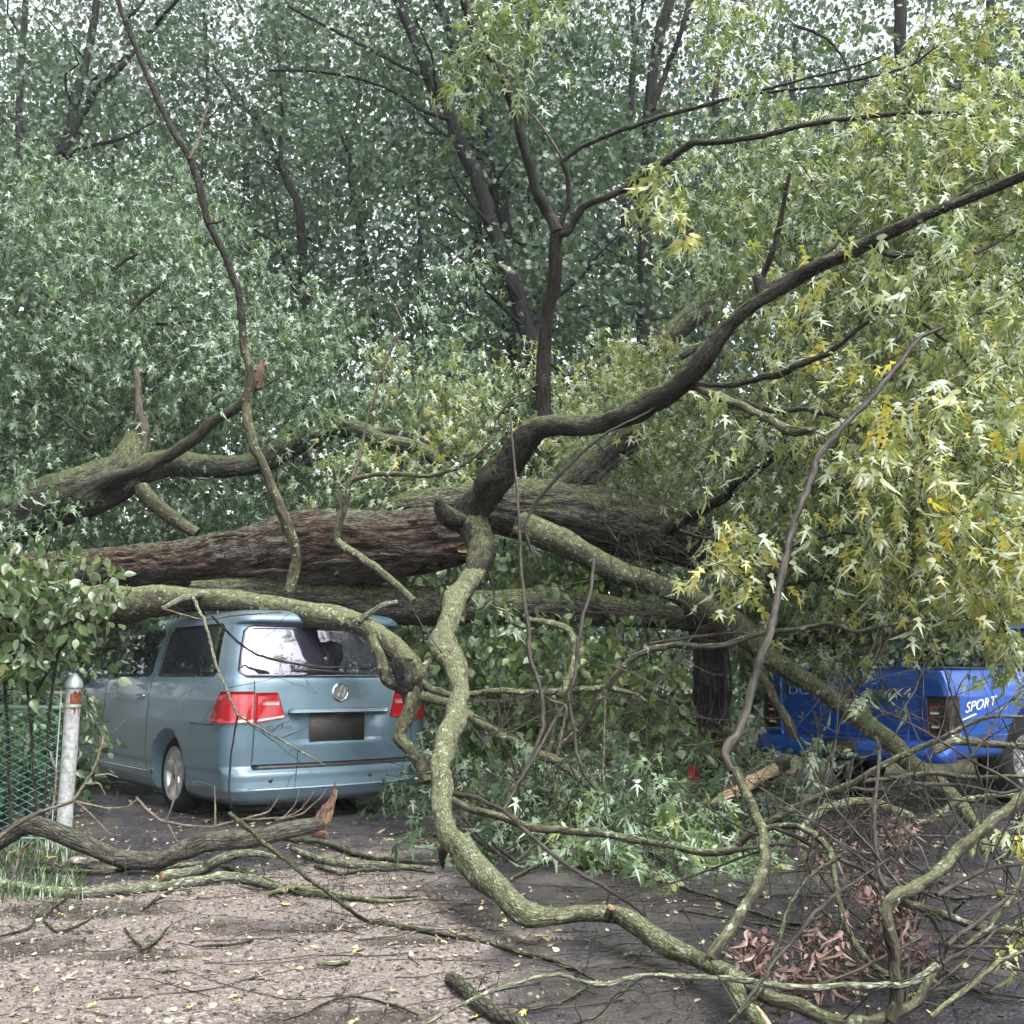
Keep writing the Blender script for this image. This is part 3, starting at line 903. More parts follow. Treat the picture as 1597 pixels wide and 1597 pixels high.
class Shell:
    """a vehicle body described by its plan outline at every height: rear x, half width, corner radius, front x"""
    def __init__(self, z, xr, w, r, xf, bulge):
        self.k = [np.array(a, float) for a in (z, xr, w, r, xf)]
        self.bulge = bulge
        self.dent = None
    def prm(self, z):
        return [float(np.interp(z, self.k[0], a)) for a in self.k[1:]]
    def pt(self, e, z, off=0.0, side=1):
        """e: distance round the rear corner (negative on the rear face, positive along the side)"""
        xr, w, r, xf = self.prm(z)
        A = r * math.pi / 4
        if e < -A:
            y = (w - r) - (-e - A)
            x, nx, ny = xr, -1.0, 0.0
        elif e > A:
            x, y, nx, ny = xr + r + (e - A), w, 0.0, 1.0
        else:
            t = (e + A) / r
            x, y, nx, ny = xr + r - r * math.cos(t), w - r + r * math.sin(t), -math.cos(t), math.sin(t)
        yy = max(-1, min(1, y / max(0.1, w - r)))
        x -= self.bulge * (1 - yy * yy)
        if self.dent:
            x += self.dent(y, z)
        if e > A:                                    # side swells gently amidships
            y += 0.02 * math.sin(min(1, max(0, (e - A) / 3.0)) * math.pi)
        # slope of the surface with height, for the outward offset
        dz = 0.02
        a, c = self.prm(z - dz), self.prm(z + dz)
        sl = ((c[0] - a[0]) * -nx + (a[1] - c[1]) * 0 + (c[1] - a[1]) * -abs(ny)) / (2 * dz)
        nz = -sl if False else ((c[0] - a[0]) * (-nx) / (2 * dz) if abs(nx) > abs(ny) else -(c[1] - a[1]) / (2 * dz))
        ln = math.sqrt(1 + nz * nz)
        return np.array([x + nx * off / ln, (y + ny * off / ln) * side, z + nz * off / ln])
    def ey(self, y, z):
        xr, w, r, xf = self.prm(z)
        return -(w - r - y) - r * math.pi / 4
    def ex(self, x, z):
        xr, w, r, xf = self.prm(z)
        return x - xr - r + r * math.pi / 4
    def outline(self, z):
        xr, w, r, xf = self.prm(z)
        A = r * math.pi / 4
        half = w - r
        es = list(np.linspace(-A - half, -A, 13)[:-1]) + list(np.linspace(-A, A, 9)[:-1])
        xs0 = xr + r
        xm = xf - min(1.1, (xf - xs0) * 0.4)
        es += list(np.linspace(0, xm - xs0, 41)[:-1] + A)
        P = [self.pt(e, z) for e in es]
        for t in np.linspace(0, math.pi / 2, 15):
            P.append(np.array([xm + (xf - xm) * math.sin(t) ** 0.75, w * max(0, math.cos(t)) ** 0.55, z]))
        P = np.array(P)
        mir = P[1:-1][::-1] * np.array([1, -1, 1])
        return np.vstack([P, mir])
    def mesh_mb(self, zs):
        mb = MB()
        rows = [self.outline(z) for z in zs]
        n = len(rows[0])
        V = np.vstack(rows)
        i = np.arange(len(zs) - 1)[:, None] * n
        j = np.arange(n)[None]
        j2 = (j + 1) % n
        Q = np.stack([i + j2, i + j, i + n + j, i + n + j2], -1).reshape(-1, 4)
        mb.add(V, [Q, np.arange(n)[None], (np.arange(n)[::-1] + (len(zs) - 1) * n)[None]])
        return mb
    def patch(self, mb, fn, nu, nv, off, side=1, thick=0.0, mat=0):
        """fn(u,v) -> (e,z); closed slab standing off the body by off"""
        G = np.array([[self.pt(*fn(u, v), off, side) for u in np.linspace(0, 1, nu)] for v in np.linspace(0, 1, nv)])
        H = np.array([[self.pt(*fn(u, v), off - thick - 0.002, side) for u in np.linspace(0, 1, nu)] for v in np.linspace(0, 1, nv)])
        i = np.arange(nu * nv).reshape(nv, nu)
        q = np.stack([i[:-1, :-1], i[:-1, 1:], i[1:, 1:], i[1:, :-1]], -1).reshape(-1, 4)
        if side < 0:
            q = q[:, ::-1]
        k = nu * nv
        loop = list(i[0, :]) + list(i[1:, -1]) + list(i[-1, ::-1][1:]) + list(i[::-1, 0][1:-1])
        sk = np.array([(loop[a], loop[a] + k, loop[(a + 1) % len(loop)] + k, loop[(a + 1) % len(loop)]) for a in range(len(loop))])
        if side < 0:
            sk = sk[:, ::-1]
        mb.add(np.vstack([G.reshape(-1, 3), H.reshape(-1, 3)]), [q[:, ::-1], q + k, sk], mat)

def cut_cyl(o, spots):
    """cut wheel arches out of a closed body"""
    for (x, z, r, y0, y1) in spots:
        mb = MB()
        n = 48
        a = np.arange(n) * 2 * math.pi / n
        V = np.vstack([[(x + r * math.cos(t), y, z + r * math.sin(t)) for t in a] for y in (y0, y1)])
        j = np.arange(n)
        mb.add(V, [np.stack([j, n + j, n + (j + 1) % n, (j + 1) % n], 1), j[None], (j + n)[::-1][None]])
        c = put('cutter', mb.mesh('cutter', M['black']))
        c.parent = o.parent
        md = o.modifiers.new('arch', 'BOOLEAN')
        md.object = c
        md.operation = 'DIFFERENCE'
        md.solver = 'EXACT'
        dg = bpy.context.evaluated_depsgraph_get()
        me = bpy.data.meshes.new_from_object(o.evaluated_get(dg))
        me.name = o.name
        o.modifiers.clear()
        o.data = me
        bpy.data.objects.remove(c)

def paint(name, col, dirt=0.3):
    m, nt, b = newmat(name)
    tc = N(nt, 'ShaderNodeTexCoord')
    n = N(nt, 'ShaderNodeTexNoise', Scale=5.0, Detail=6.0, Roughness=0.7)
    nt.links.new(tc.outputs['Object'], n.inputs['Vector'])
    c = mixc(nt, ramp(nt, [(0.5, (0, 0, 0)), (0.75, (dirt,) * 3)], n.outputs[0]), col, tuple(x * 0.6 + 0.03 for x in col))
    nt.links.new(c, b.inputs['Base Color'])
    n2 = N(nt, 'ShaderNodeTexNoise', Scale=160.0, Detail=2.0)
    nt.links.new(tc.outputs['Object'], n2.inputs['Vector'])
    nt.links.new(ramp(nt, [(0.45, (0.28,) * 3), (0.62, (0.42,) * 3)], n2.outputs[0]), b.inputs['Roughness'])
    b.inputs['Metallic'].default_value = 0.35
    b.inputs['Coat Weight'].default_value = 0.8
    b.inputs['Coat Roughness'].default_value = 0.06
    # drops of rain standing on the paint
    v = N(nt, 'ShaderNodeTexVoronoi', Scale=110.0)
    nt.links.new(tc.outputs['Object'], v.inputs['Vector'])
    bp = N(nt, 'ShaderNodeBump', Strength=0.12, Distance=0.004)
    nt.links.new(ramp(nt, [(0.0, (1,) * 3), (0.3, (0,) * 3)], v.outputs['Distance']), bp.inputs['Height'])
    nt.links.new(bp.outputs[0], b.inputs['Coat Normal'])
    return m

M['black'] = plain('black_plastic', (0.012, 0.012, 0.014), 0.5)
M['rubber'] = plain('rubber', (0.008, 0.008, 0.0085), 0.85, spec=0.2)
M['glass_dark'] = plain('tinted_glass', (0.010, 0.012, 0.016), 0.04, spec=0.6)
M['glass_rear'] = plain('rear_glass', (0.016, 0.017, 0.024), 0.03, spec=0.9, ior=2.2)
M['glass_rear'].node_tree.nodes['Principled BSDF'].inputs['Specular Tint'].default_value = (0.74, 0.74, 0.86, 1)
M['alloy'] = plain('alloy', (0.42, 0.42, 0.43), 0.35, 0.8)
M['chrome'] = plain('chrome', (0.72, 0.72, 0.74), 0.15, 1.0)
M['red_lens'] = plain('red_lens', (0.24, 0.004, 0.009), 0.12, coat=1.0)
M['dark_lens'] = plain('smoked_lens', (0.016, 0.009, 0.010), 0.15, coat=1.0)
M['clear_lens'] = plain('clear_lens', (0.55, 0.52, 0.52), 0.2, coat=0.6)
M['pink_lens'] = plain('pink_lens', (0.30, 0.10, 0.10), 0.2, coat=0.6)
M['plate'] = plain('dark_plate', (0.014, 0.013, 0.012), 0.6)
M['plate_brown'] = plain('brown_plate', (0.035, 0.026, 0.018), 0.6)
M['white_vinyl'] = plain('white_vinyl', (0.75, 0.77, 0.80), 0.4)
M['grey_badge'] = plain('grey_badge', (0.20, 0.22, 0.24), 0.3, 0.6)
M['van_paint'] = paint('van_paint', (0.105, 0.165, 0.212), 0.35)
M['van_trim'] = plain('van_trim', (0.19, 0.27, 0.31), 0.25, 0.3, coat=0.6)
M['truck_paint'] = paint('truck_paint', (0.005, 0.088, 0.44), 0.25)

def wheel(root, x, y, r, width, side, rim_r, spokes=5):
    w = empty('wheel', (x, y, r))
    w.parent = root
    mb = MB()
    h = width / 2
    lathe(mb, [(rim_r, -h), (rim_r + .02, -h - .005), (r - .035, -h), (r - .006, -h * .7), (r, 0), (r - .006, h * .7), (r - .035, h), (rim_r + .02, h + .005), (rim_r, h)], n=48)
    for k in range(36):                                   # tread blocks
        a = k * 2 * math.pi / 36
        c = np.array([math.cos(a), 0, math.sin(a)]) * (r - .001)
    put('tyre', mb.mesh('tyre', M['rubber']), w, local=True)
    mb = MB()
    s = side
    lathe(mb, [(rim_r + .006, s * h * 1.02), (rim_r - .012, s * h * 1.04), (rim_r - .03, s * h * .8), (rim_r - .045, s * h * .15), (0.0, s * h * .1)], n=48)
    o = put('rim', mb.mesh('rim', M['alloy']), w, local=True)
    for k in range(spokes):
        a = k * 2 * math.pi / spokes + 0.3
        mb = MB()
        u, v = np.array([math.cos(a), 0, math.sin(a)]), np.array([-math.sin(a), 0, math.cos(a)])
        yo = np.array([0, s, 0])
        V = []
        for rr, ww, yy in ((0.03, .052, h * .86), (rim_r * .5, .036, h * .93), (rim_r - .012, .062, h * .98)):
            for sg in (-1, 1):
                V.append(u * rr + v * ww * sg * .75 + yo * yy)
            for sg in (1, -1):
                V.append(u * rr + v * ww * sg + yo * (yy - .045))
        q = []
        for i in range(2):
            for j in range(4):
                q.append((i * 4 + j, i * 4 + (j + 1) % 4, i * 4 + 4 + (j + 1) % 4, i * 4 + 4 + j))
        mb.add(np.array(V), np.array(q))
        put('spoke', mb.mesh('spoke', M['alloy'], smooth=False), w, local=True)
    mb = MB()
    lathe(mb, [(0.055, s * h * .8), (0.05, s * h * .97), (0.0, s * h * .99)], n=24)
    put('hub_cap', mb.mesh('hub_cap', M['grey_badge']), w, local=True)
    return w

def build_van():
    ang = math.radians(39)
    h = np.array([-math.sin(ang), math.cos(ang)])
    l = np.array([-h[1], h[0]])
    corner = np.array([-2.165, 8.2])
    c = corner - l * 0.93
    root = empty('minivan', (c[0], c[1], 0), math.atan2(h[1], h[0]))
    tag(root, 'teal blue minivan with dark windows crushed under the fallen tree trunks', 'minivan')
    z = [.16, .20, .27, .285, .34, .405, .42, .45, .47, .60, .80, .98, 1.10, 1.145, 1.165, 1.30, 1.45, 1.585, 1.60, 1.62, 1.66, 1.70, 1.725, 1.74, 1.748]
    xr = [.07, .035, .005, .012, .018, .014, .045, .095, .09, .075, .065, .075, .09, .10, .118, .165, .23, .30, .305, .245, .25, .29, .36, .55, 1.0]
    w = [.86, .90, .935, .938, .945, .95, .955, .96, .962, .968, .97, .96, .945, .935, .925, .895, .85, .80, .792, .785, .77, .74, .69, .58, .35]
    r = [.20] * 7 + [.18, .18, .18, .18, .17, .16, .155, .15, .15, .15, .15, .15, .15, .16, .17, .2, .25, .25]
    xf = [4.85, 4.95, 5.05, 5.06, 5.09, 5.10, 5.1, 5.1, 5.1, 5.08, 5.02, 4.90, 4.5, 4.35, 4.25, 3.9, 3.55, 3.2, 3.15, 3.1, 3.0, 2.9, 2.75, 2.5, 2.0]
    sh = Shell(z, xr, w, r, xf, 0.055)
    def dent(y, zz):                                       # number plate recess in the hatch
        hw = 0.44 - (0.88 - zz) * 0.35
        f = min(1, max(0, (hw - abs(y)) / 0.03)) * min(1, max(0, (zz - .62) / .03)) * min(1, max(0, (.872 - zz) / .012))
        return 0.045 * f
    sh.dent = dent
    zs = sorted(set(list(np.linspace(.16, 1.748, 46)) + z + [.61, .64, .66, .84, .865, .88]))
    body = put('body', sh.mesh_mb(zs).mesh('body', M['van_paint']), root, local=True)
    AX = 1.30
    cut_cyl(body, [(AX, .34, .375, .62, 1.2), (AX, .34, .375, -1.2, -.62), (AX + 3.05, .34, .375, .62, 1.2), (AX + 3.05, .34, .375, -1.2, -.62)])
    body.data.materials.clear()
    body.data.materials.append(M['van_paint'])
    for sgn in (1, -1):
        for x in (AX, AX + 3.05):
            wheel(root, x, sgn * .80, .33, .21, sgn, .225)
    def patch(name, fn, nu, nv, off, mat, sides=(1,), thick=.004):
        for s in sides:
            mb = MB()
            sh.patch(mb, fn, nu, nv, off, s, thick)
            put(name, mb.mesh(name, M[mat]), root, local=True)
    E, Y_ = sh.ex, sh.ey
    def quad_side(x0, x1, z0, z1, sl0=0.0, sl1=0.0, rnd=0.08):
        def fn(u, v):
            zz = z0 + (z1 - z0) * v
            xa, xb = x0 + sl0 * v, x1 + sl1 * v
            k = rnd * (max(0, 1 - min(v, 1 - v) / .14) ** 2)
            xx = xa + k + (xb - xa - 2 * k) * u
            return E(xx, zz), zz
        return fn
    patch('side_window', quad_side(.40, 1.74, 1.165, 1.615, .17, 0), 16, 12, .004, 'glass_dark', (1, -1))
    patch('side_window', quad_side(1.86, 3.05, 1.165, 1.61, 0, -.05), 16, 12, .004, 'glass_dark', (1, -1))
    patch('side_window', quad_side(3.14, 4.1, 1.165, 1.56, 0, -.75), 16, 12, .004, 'glass_dark', (1, -1))
    def rear_glass(u, v):
        zz = 1.165 + .425 * v
        k = .06 * (max(0, 1 - min(v, 1 - v) / .12) ** 2)
        hw = sh.prm(zz)[1] - .085 - k
        y = hw * (1 - 2 * u)
        if y >= 0:
            return Y_(y, zz), zz
        return None
    # rear face spans both corners: sample by y directly
    def rear_patch(name, ys, zr, off, mat, edge=None, nu=28, nv=14, thick=.004):
        mb = MB()
        def P(u, v, o):
            zz = zr[0] + (zr[1] - zr[0]) * v
            y0, y1 = ys(zz, v)
            y = y0 + (y1 - y0) * u
            s = 1 if y >= 0 else -1
            xr_, w_, r_, _ = sh.prm(zz)
            a = abs(y)
            if a <= w_ - r_:
                e = Y_(a, zz)
            else:
                t = math.asin(min(1, (a - (w_ - r_)) / r_))
                e = -r_ * math.pi / 4 + r_ * t
            return sh.pt(e, zz, o, s)
        G = np.array([[P(u, v, off) for u in np.linspace(0, 1, nu)] for v in np.linspace(0, 1, nv)])
        H = np.array([[P(u, v, off - thick - .002) for u in np.linspace(0, 1, nu)] for v in np.linspace(0, 1, nv)])
        i = np.arange(nu * nv).reshape(nv, nu)
        q = np.stack([i[:-1, :-1], i[:-1, 1:], i[1:, 1:], i[1:, :-1]], -1).reshape(-1, 4)
        k = nu * nv
        loop = list(i[0, :]) + list(i[1:, -1]) + list(i[-1, ::-1][1:]) + list(i[::-1, 0][1:-1])
        sk = np.array([(loop[a], loop[a] + k, loop[(a + 1) % len(loop)] + k, loop[(a + 1) % len(loop)]) for a in range(len(loop))])
        mb.add(np.vstack([G.reshape(-1, 3), H.reshape(-1, 3)]), [q, q[:, ::-1] + k, sk[:, ::-1]])
        return put(name, mb.mesh(name, M[mat]), root, local=True)
    def gl(zz, v):
        k = .07 * (max(0, 1 - min(v, 1 - v) / .12) ** 2)
        hw = sh.prm(zz)[1] - .055 - k
        return hw, -hw
    rear_patch('rear_window', gl, (1.158, 1.592), .005, 'glass_rear', nu=40, nv=18)
    # tail lamps: outer piece round the corner, inner piece on the hatch
    for s in (1, -1):
        mb = MB()
        def lamp_o(u, v):
            zz = .80 + .245 * v
            e0 = Y_(.755, zz)
            e1 = sh.prm(zz)[2] * math.pi / 4 + .16 - .14 * v - .02
            return e0 + (e1 - e0) * u, zz
        sh.patch(mb, lamp_o, 16, 9, .014, s, .012)
        put('taillight', mb.mesh('taillight', M['red_lens']), root, local=True)
        mb = MB()
        def lamp_i(u, v):
            zz = .835 + .20 * v - .0 * u
            y0, y1 = .742, .50 + .06 * v
            y = y1 + (y0 - y1) * u
            return Y_(y, zz), zz - (1 - v) * .035 * u
        sh.patch(mb, lamp_i, 12, 8, .012, s, .010)
        put('taillight', mb.mesh('taillight', M['red_lens']), root, local=True)
        mb = MB()
        sh.patch(mb, lambda u, v: (Y_(.55 + .14 * u, .95), .935 + .045 * v), 6, 3, .016, s, .003)
        put('reverse_lens', mb.mesh('reverse_lens', M['pink_lens']), root, local=True)
        # panel gaps
        mb = MB()
        sh.patch(mb, lambda u, v: (Y_(.745 + .008 * u, .47 + .685 * v), .47 + .685 * v), 3, 24, .0022, s, 0)
        sh.patch(mb, lambda u, v: (E(1.80 + .010 * u, .27 + 1.34 * v), .27 + 1.34 * v), 3, 30, .0022, s, 0)
        sh.patch(mb, lambda u, v: (E(3.09 + .010 * u, .27 + 1.32 * v), .27 + 1.32 * v), 3, 30, .0022, s, 0)
        sh.patch(mb, lambda u, v: (E(.35 + .45 * u, .78 + .006 * v), .775 + .008 * v), 10, 2, .0022, s, 0)
        put('panel_gap', mb.mesh('panel_gap', M['black']), root, local=True)
        mb = MB()
        sh.patch(mb, lambda u, v: (E(1.92 + .15 * u, .99), .975 + .028 * v), 6, 3, .03, s, .028)
        put('door_handle', mb.mesh('door_handle', M['van_paint']), root, local=True)
        mb = MB()
        box_mb(mb, (3.95, s * 1.06, 1.16), (.12, .20, .15), 0, .03)
        put('door_mirror', mb.mesh('door_mirror', M['van_paint']), root, local=True)
        mb = MB()
        sh.patch(mb, lambda u, v: (E(1.70 + 1.9 * u, .5), .33 + .02 * v), 16, 2, .012, s, .01)
        put('sill_moulding', mb.mesh('sill_moulding', M['van_paint']), root, local=True)
    rear_patch('bumper_gap', lambda zz, v: (.75, -.75), (.428, .468), .004, 'black', nu=24, nv=3, thick=.001)
    rear_patch('bumper_crease', lambda zz, v: (.80, -.80), (.276, .292), .010, 'van_trim', nu=24, nv=3, thick=.01)
    rear_patch('handle_strip', lambda zz, v: (.47, -.47), (.872, .905), .030, 'van_trim', nu=20, nv=5, thick=.026)
    # plate, sunk in its recess
    def rear_frame(y, zz, off):
        s = 1 if y >= 0 else -1
        p = sh.pt(Y_(abs(y), zz), zz, off, s)
        return p
    mb = MB()
    p = rear_frame(0, .745, .012)
    box_mb(mb, p, (.012, .52, .235), 0, .05)
    put('number_plate', mb.mesh('number_plate', M['plate']), root, local=True)
    # round emblem: ring with a V over a W
    mb = MB()
    pe = rear_frame(0, 1.035, .004)
    tilt = Matrix.Rotation(-0.12, 4, 'Y')
    ring = []
    for rr, yy in ((.078, .0), (.078, .010), (.070, .014), (.066, .010), (.066, .004), (.0, .004)):
        ring.append((rr, -yy))
    n = 36
    a = np.arange(n) * 2 * math.pi / n
    V = np.array([[(y_, r_ * math.cos(t), r_ * math.sin(t)) for t in a] for r_, y_ in ring]).reshape(-1, 3)
    Q = [(i * n + j, i * n + (j + 1) % n, (i + 1) * n + (j + 1) % n, (i + 1) * n + j) for i in range(len(ring) - 1) for j in range(n)]
    mb.add(V + pe, np.array(Q), 0)
    mb.M[-1][4 * n:] = 1
    def bar(a_, b_, wd=.011):
        a_, b_ = np.array(a_), np.array(b_)
        d = (b_ - a_) / np.linalg.norm(b_ - a_)
        nrm = np.array([-d[1], d[0]]) * wd / 2
        pts = [a_ - nrm, b_ - nrm, b_ + nrm, a_ + nrm]
        V = [(x_, -q[0], q[1]) for x_ in (-.013, -.004) for q in pts]
        mb.add(np.array(V) + pe, np.array([(0, 3, 2, 1), (4, 5, 6, 7), (0, 1, 5, 4), (1, 2, 6, 5), (2, 3, 7, 6), (3, 0, 4, 7)]), 0)
    bar((-.026, .058), (0, .008)); bar((.026, .058), (0, .008))
    bar((-.052, .035), (-.026, -.052)); bar((-.026, -.052), (0, .004)); bar((0, .004), (.026, -.052)); bar((.026, -.052), (.052, .035))
    put('emblem', mb.mesh('emblem', [M['chrome'], M['grey_badge']], smooth=False), root, local=True)
    me = text_mesh('ROUTAN', .052, .003, M['grey_badge'], font_scale=1.25)
    o = put('model_badge', me, root, local=True)
    pb = rear_frame(.56, .765, .006)
    o.matrix_local = Matrix.Translation(Vector(pb)) @ Matrix(((0, 0, -1, 0), (-1, 0, 0, 0), (0, 1, 0, 0), (0, 0, 0, 1))) @ Matrix.Rotation(-.05, 4, 'Y')
    # rear wiper
    mb = MB()
    p0, p1 = rear_frame(-.05, 1.18, .03), rear_frame(.42, 1.215, .02)
    tube(mb, [p0, (p0 + p1) / 2 + np.array([-.01, 0, .01]), p1], [.012, .008, .005], 8, wob=0, lump=0)
    put('wiper', mb.mesh('wiper', M['black']), root, local=True)
    for y in (.62, -.28, -.62):
        mb = MB()
        p = rear_frame(y, .345, 0)
        V = np.array([[(x_, r_ * math.cos(t), r_ * math.sin(t)) for t in np.arange(16) * math.pi / 8] for r_, x_ in ((.018, 0), (.016, -.006), (0, -.007))]).reshape(-1, 3)
        mb.add(V + p, np.array([(i * 16 + j, i * 16 + (j + 1) % 16, i * 16 + 16 + (j + 1) % 16, i * 16 + 16 + j) for i in range(2) for j in range(16)]))
        put('parking_sensor', mb.mesh('parking_sensor', M['black']), root, local=True)
    # arch liners and underside, so that nothing shows through
    mb = MB()
    box_mb(mb, (2.6, 0, .30), (4.2, 1.2, .2), 0, .02)
    put('chassis', mb.mesh('chassis', M['black']), root, local=True)
    return root

def build_truck():
    ang = math.radians(39.7)
    h = np.array([math.cos(ang), math.sin(ang)])
    right = np.array([h[1], -h[0]])
    c = np.array([3.73, 8.87]) - right * .97
    root = empty('pickup_truck', (c[0], c[1], 0), math.atan2(h[1], h[0]))
    tag(root, 'bright blue pickup truck with white lettering half hidden behind broken limbs', 'pickup truck')
    z = [.46, .50, .60, .64, .80, 1.0, 1.10, 1.17, 1.215, 1.235]
    xr = [.06, .04, .02, .0, .0, .0, .005, .01, .02, .05]
    w = [.90, .93, .965, .972, .985, .98, .962, .93, .91, .88]
    r = [.05, .06, .07, .07, .07, .07, .07, .07, .06, .05]
    xf = [2.15] * 10
    sh = Shell(z, xr, w, r, xf, 0.012)
    zs = sorted(set(list(np.linspace(.46, 1.235, 26)) + z))
    body = put('bed', sh.mesh_mb(zs).mesh('bed', M['truck_paint']), root, local=True)
    AX = 1.38
    cut_cyl(body, [(AX, .42, .47, .62, 1.3), (AX, .42, .47, -1.3, -.62)])
    body.data.materials.clear()
    body.data.materials.append(M['truck_paint'])
    # cab
    zc = [.48, .60, .9, 1.15, 1.24, 1.28, 1.45, 1.62, 1.72, 1.78, 1.80]
    cab = Shell(zc, [2.2] * 5 + [2.21, 2.25, 2.30, 2.36, 2.5, 2.9], [.92, .96, .98, .96, .95, .93, .86, .79, .74, .64, .4], [.08] * 6 + [.1, .11, .13, .15, .15], [5.6, 5.7, 5.75, 5.5, 5.0, 4.5, 4.2, 3.95, 3.8, 3.6, 3.4], .01)
    put('cab', cab.mesh_mb(sorted(set(list(np.linspace(.48, 1.8, 30)) + zc))).mesh('cab', M['truck_paint']), root, local=True)
    def rp(shell, name, ys, zr, off, mat, nu=20, nv=8, thick=.004):
        mb = MB()
        def P(u, v, o):
            zz = zr[0] + (zr[1] - zr[0]) * v
            y = ys[0] + (ys[1] - ys[0]) * u
            s = 1 if y >= 0 else -1
            xr_, w_, r_, _ = shell.prm(zz)
            a = abs(y)
            e = shell.ey(a, zz) if a <= w_ - r_ else -r_ * math.pi / 4 + r_ * math.asin(min(1, (a - (w_ - r_)) / r_))
            return shell.pt(e, zz, o, s)
        G = np.array([[P(u, v, off) for u in np.linspace(0, 1, nu)] for v in np.linspace(0, 1, nv)])
        H = np.array([[P(u, v, off - thick - .002) for u in np.linspace(0, 1, nu)] for v in np.linspace(0, 1, nv)])
        i = np.arange(nu * nv).reshape(nv, nu)
        q = np.stack([i[:-1, :-1], i[:-1, 1:], i[1:, 1:], i[1:, :-1]], -1).reshape(-1, 4)
        k = nu * nv
        loop = list(i[0, :]) + list(i[1:, -1]) + list(i[-1, ::-1][1:]) + list(i[::-1, 0][1:-1])
        sk = np.array([(loop[a], loop[a] + k, loop[(a + 1) % len(loop)] + k, loop[(a + 1) % len(loop)]) for a in range(len(loop))])
        mb.add(np.vstack([G.reshape(-1, 3), H.reshape(-1, 3)]), [q, q[:, ::-1] + k, sk[:, ::-1]])
        return put(name, mb.mesh(name, M[mat]), root, local=True)
    rp(cab, 'cab_window', (.70, -.70), (1.30, 1.66), .006, 'glass_dark')
    for s in (1, -1):
        mb = MB()
        cab.patch(mb, lambda u, v: (cab.ex(2.55 + 1.25 * u - .25 * v * u, 1.28), 1.28 + .36 * v), 10, 6, .006, s, .004)
        put('side_window', mb.mesh('side_window', M['glass_dark']), root, local=True)
    gate = rp(sh, 'tailgate', (.745, -.745), (.615, 1.232), .014, 'truck_paint', nu=24, nv=14, thick=.012)
    rp(sh, 'tailgate_crease', (.74, -.74), (.652, .676), .024, 'truck_paint', nu=24, nv=3, thick=.008)
    for s in (1, -1):
        mb = MB()
        def lens(u, v):
            zz = .665 + .335 * v
            e0, e1 = sh.ey(.765, zz), sh.prm(zz)[2] * math.pi / 4 + .05
            return e0 + (e1 - e0) * u, zz
        sh.patch(mb, lens, 14, 10, .012, s, .01)
        t = put('taillight', mb.mesh('taillight', M['dark_lens']), root, local=True)
        for z0 in (.73, .79, .845, .90):
            mb = MB()
            sh.patch(mb, lambda u, v: (sh.ey(.80 + .075 * u, z0), z0 + .022 * v), 5, 3, .017, s, .004)
            put('lens_block', mb.mesh('lens_block', M['clear_lens'] if z0 in (.73, .845) else M['red_lens']), t, local=True)
        wheel(root, AX, s * .80, .40, .27, s, .22)
        wheel(root, AX + 3.5, s * .80, .40, .27, s, .22)
        mb = MB()
        sh.patch(mb, lambda u, v: (sh.ex(.12 + .80 * u, .65), .652 + .020 * v), 12, 3, .010, s, .008)
        put('side_crease', mb.mesh('side_crease', M['truck_paint']), root, local=True)
        mb = MB()
        sh.patch(mb, lambda u, v: (sh.ex(.10 + .008 * u, .66 + .54 * v), .66 + .54 * v), 2, 14, .002, s, 0)
        put('panel_gap', mb.mesh('panel_gap', M['black']), root, local=True)
    # bed rail cap
    mb = MB()
    for s in (1, -1):
        box_mb(mb, (1.07, s * .86, 1.240), (2.06, .09, .022), 0, .008)
    put('bed_rail', mb.mesh('bed_rail', M['black']), root, local=True)
    # bumper with step and plate
    mb = MB()
    n = 21
    ys = np.linspace(-.97, .97, n)
    prof = [(-.16, .44), (-.19, .46), (-.19, .53), (-.17, .56), (-.16, .61), (-.03, .625), (-.03, .44)]
    V = np.array([[(x + .08 * (abs(y) / .97) ** 4, y, zz) for x, zz in prof] for y in ys]).reshape(-1, 3)
    k = len(prof)
    Q = [(i * k + j, i * k + (j + 1) % k, (i + 1) * k + (j + 1) % k, (i + 1) * k + j) for i in range(n - 1) for j in range(k)]
    mb.add(V, [np.array(Q), np.arange(k)[::-1][None], (np.arange(k) + (n - 1) * k)[None]])
    put('bumper', mb.mesh('bumper', M['truck_paint']), root, local=True)
    mb = MB()
    box_mb(mb, (-.20, 0, .525), (.02, .33, .17), 0, .01)
    put('number_plate', mb.mesh('number_plate', M['plate_brown']), root, local=True)
    mb = MB()
    box_mb(mb, (-.13, 0, .385), (.22, .075, .075), 0, .01)
    put('tow_hitch', mb.mesh('tow_hitch', M['black']), root, local=True)
    mb = MB()
    box_mb(mb, (1.2, 0, .5), (2.6, 1.1, .16), 0, .02)
    put('chassis', mb.mesh('chassis', M['black']), root, local=True)
    def letter(txt, size, y, zz, shear=0, fs=1.0, mat='white_vinyl'):
        o = put('lettering', text_mesh(txt, size, .0015, M[mat], shear, fs), root, local=True)
        p = sh.pt(sh.ey(abs(y), zz), zz, .0175, 1 if y >= 0 else -1)
        o.matrix_local = Matrix.Translation(Vector(p)) @ Matrix(((0, 0, -1, 0), (-1, 0, 0, 0), (0, 1, 0, 0), (0, 0, 0, 1)))
    letter('DODGE', .105, .36, 1.035, 0, 1.5, 'grey_white')
    letter('4X4', .115, -.50, 1.02, 0.15, 1.35)
    o = put('lettering', text_mesh('SPORT', .12, .0015, M['white_vinyl'], .45, 1.55), root, local=True)
    p = sh.pt(sh.ex(.47, .92), .92, .006, -1)
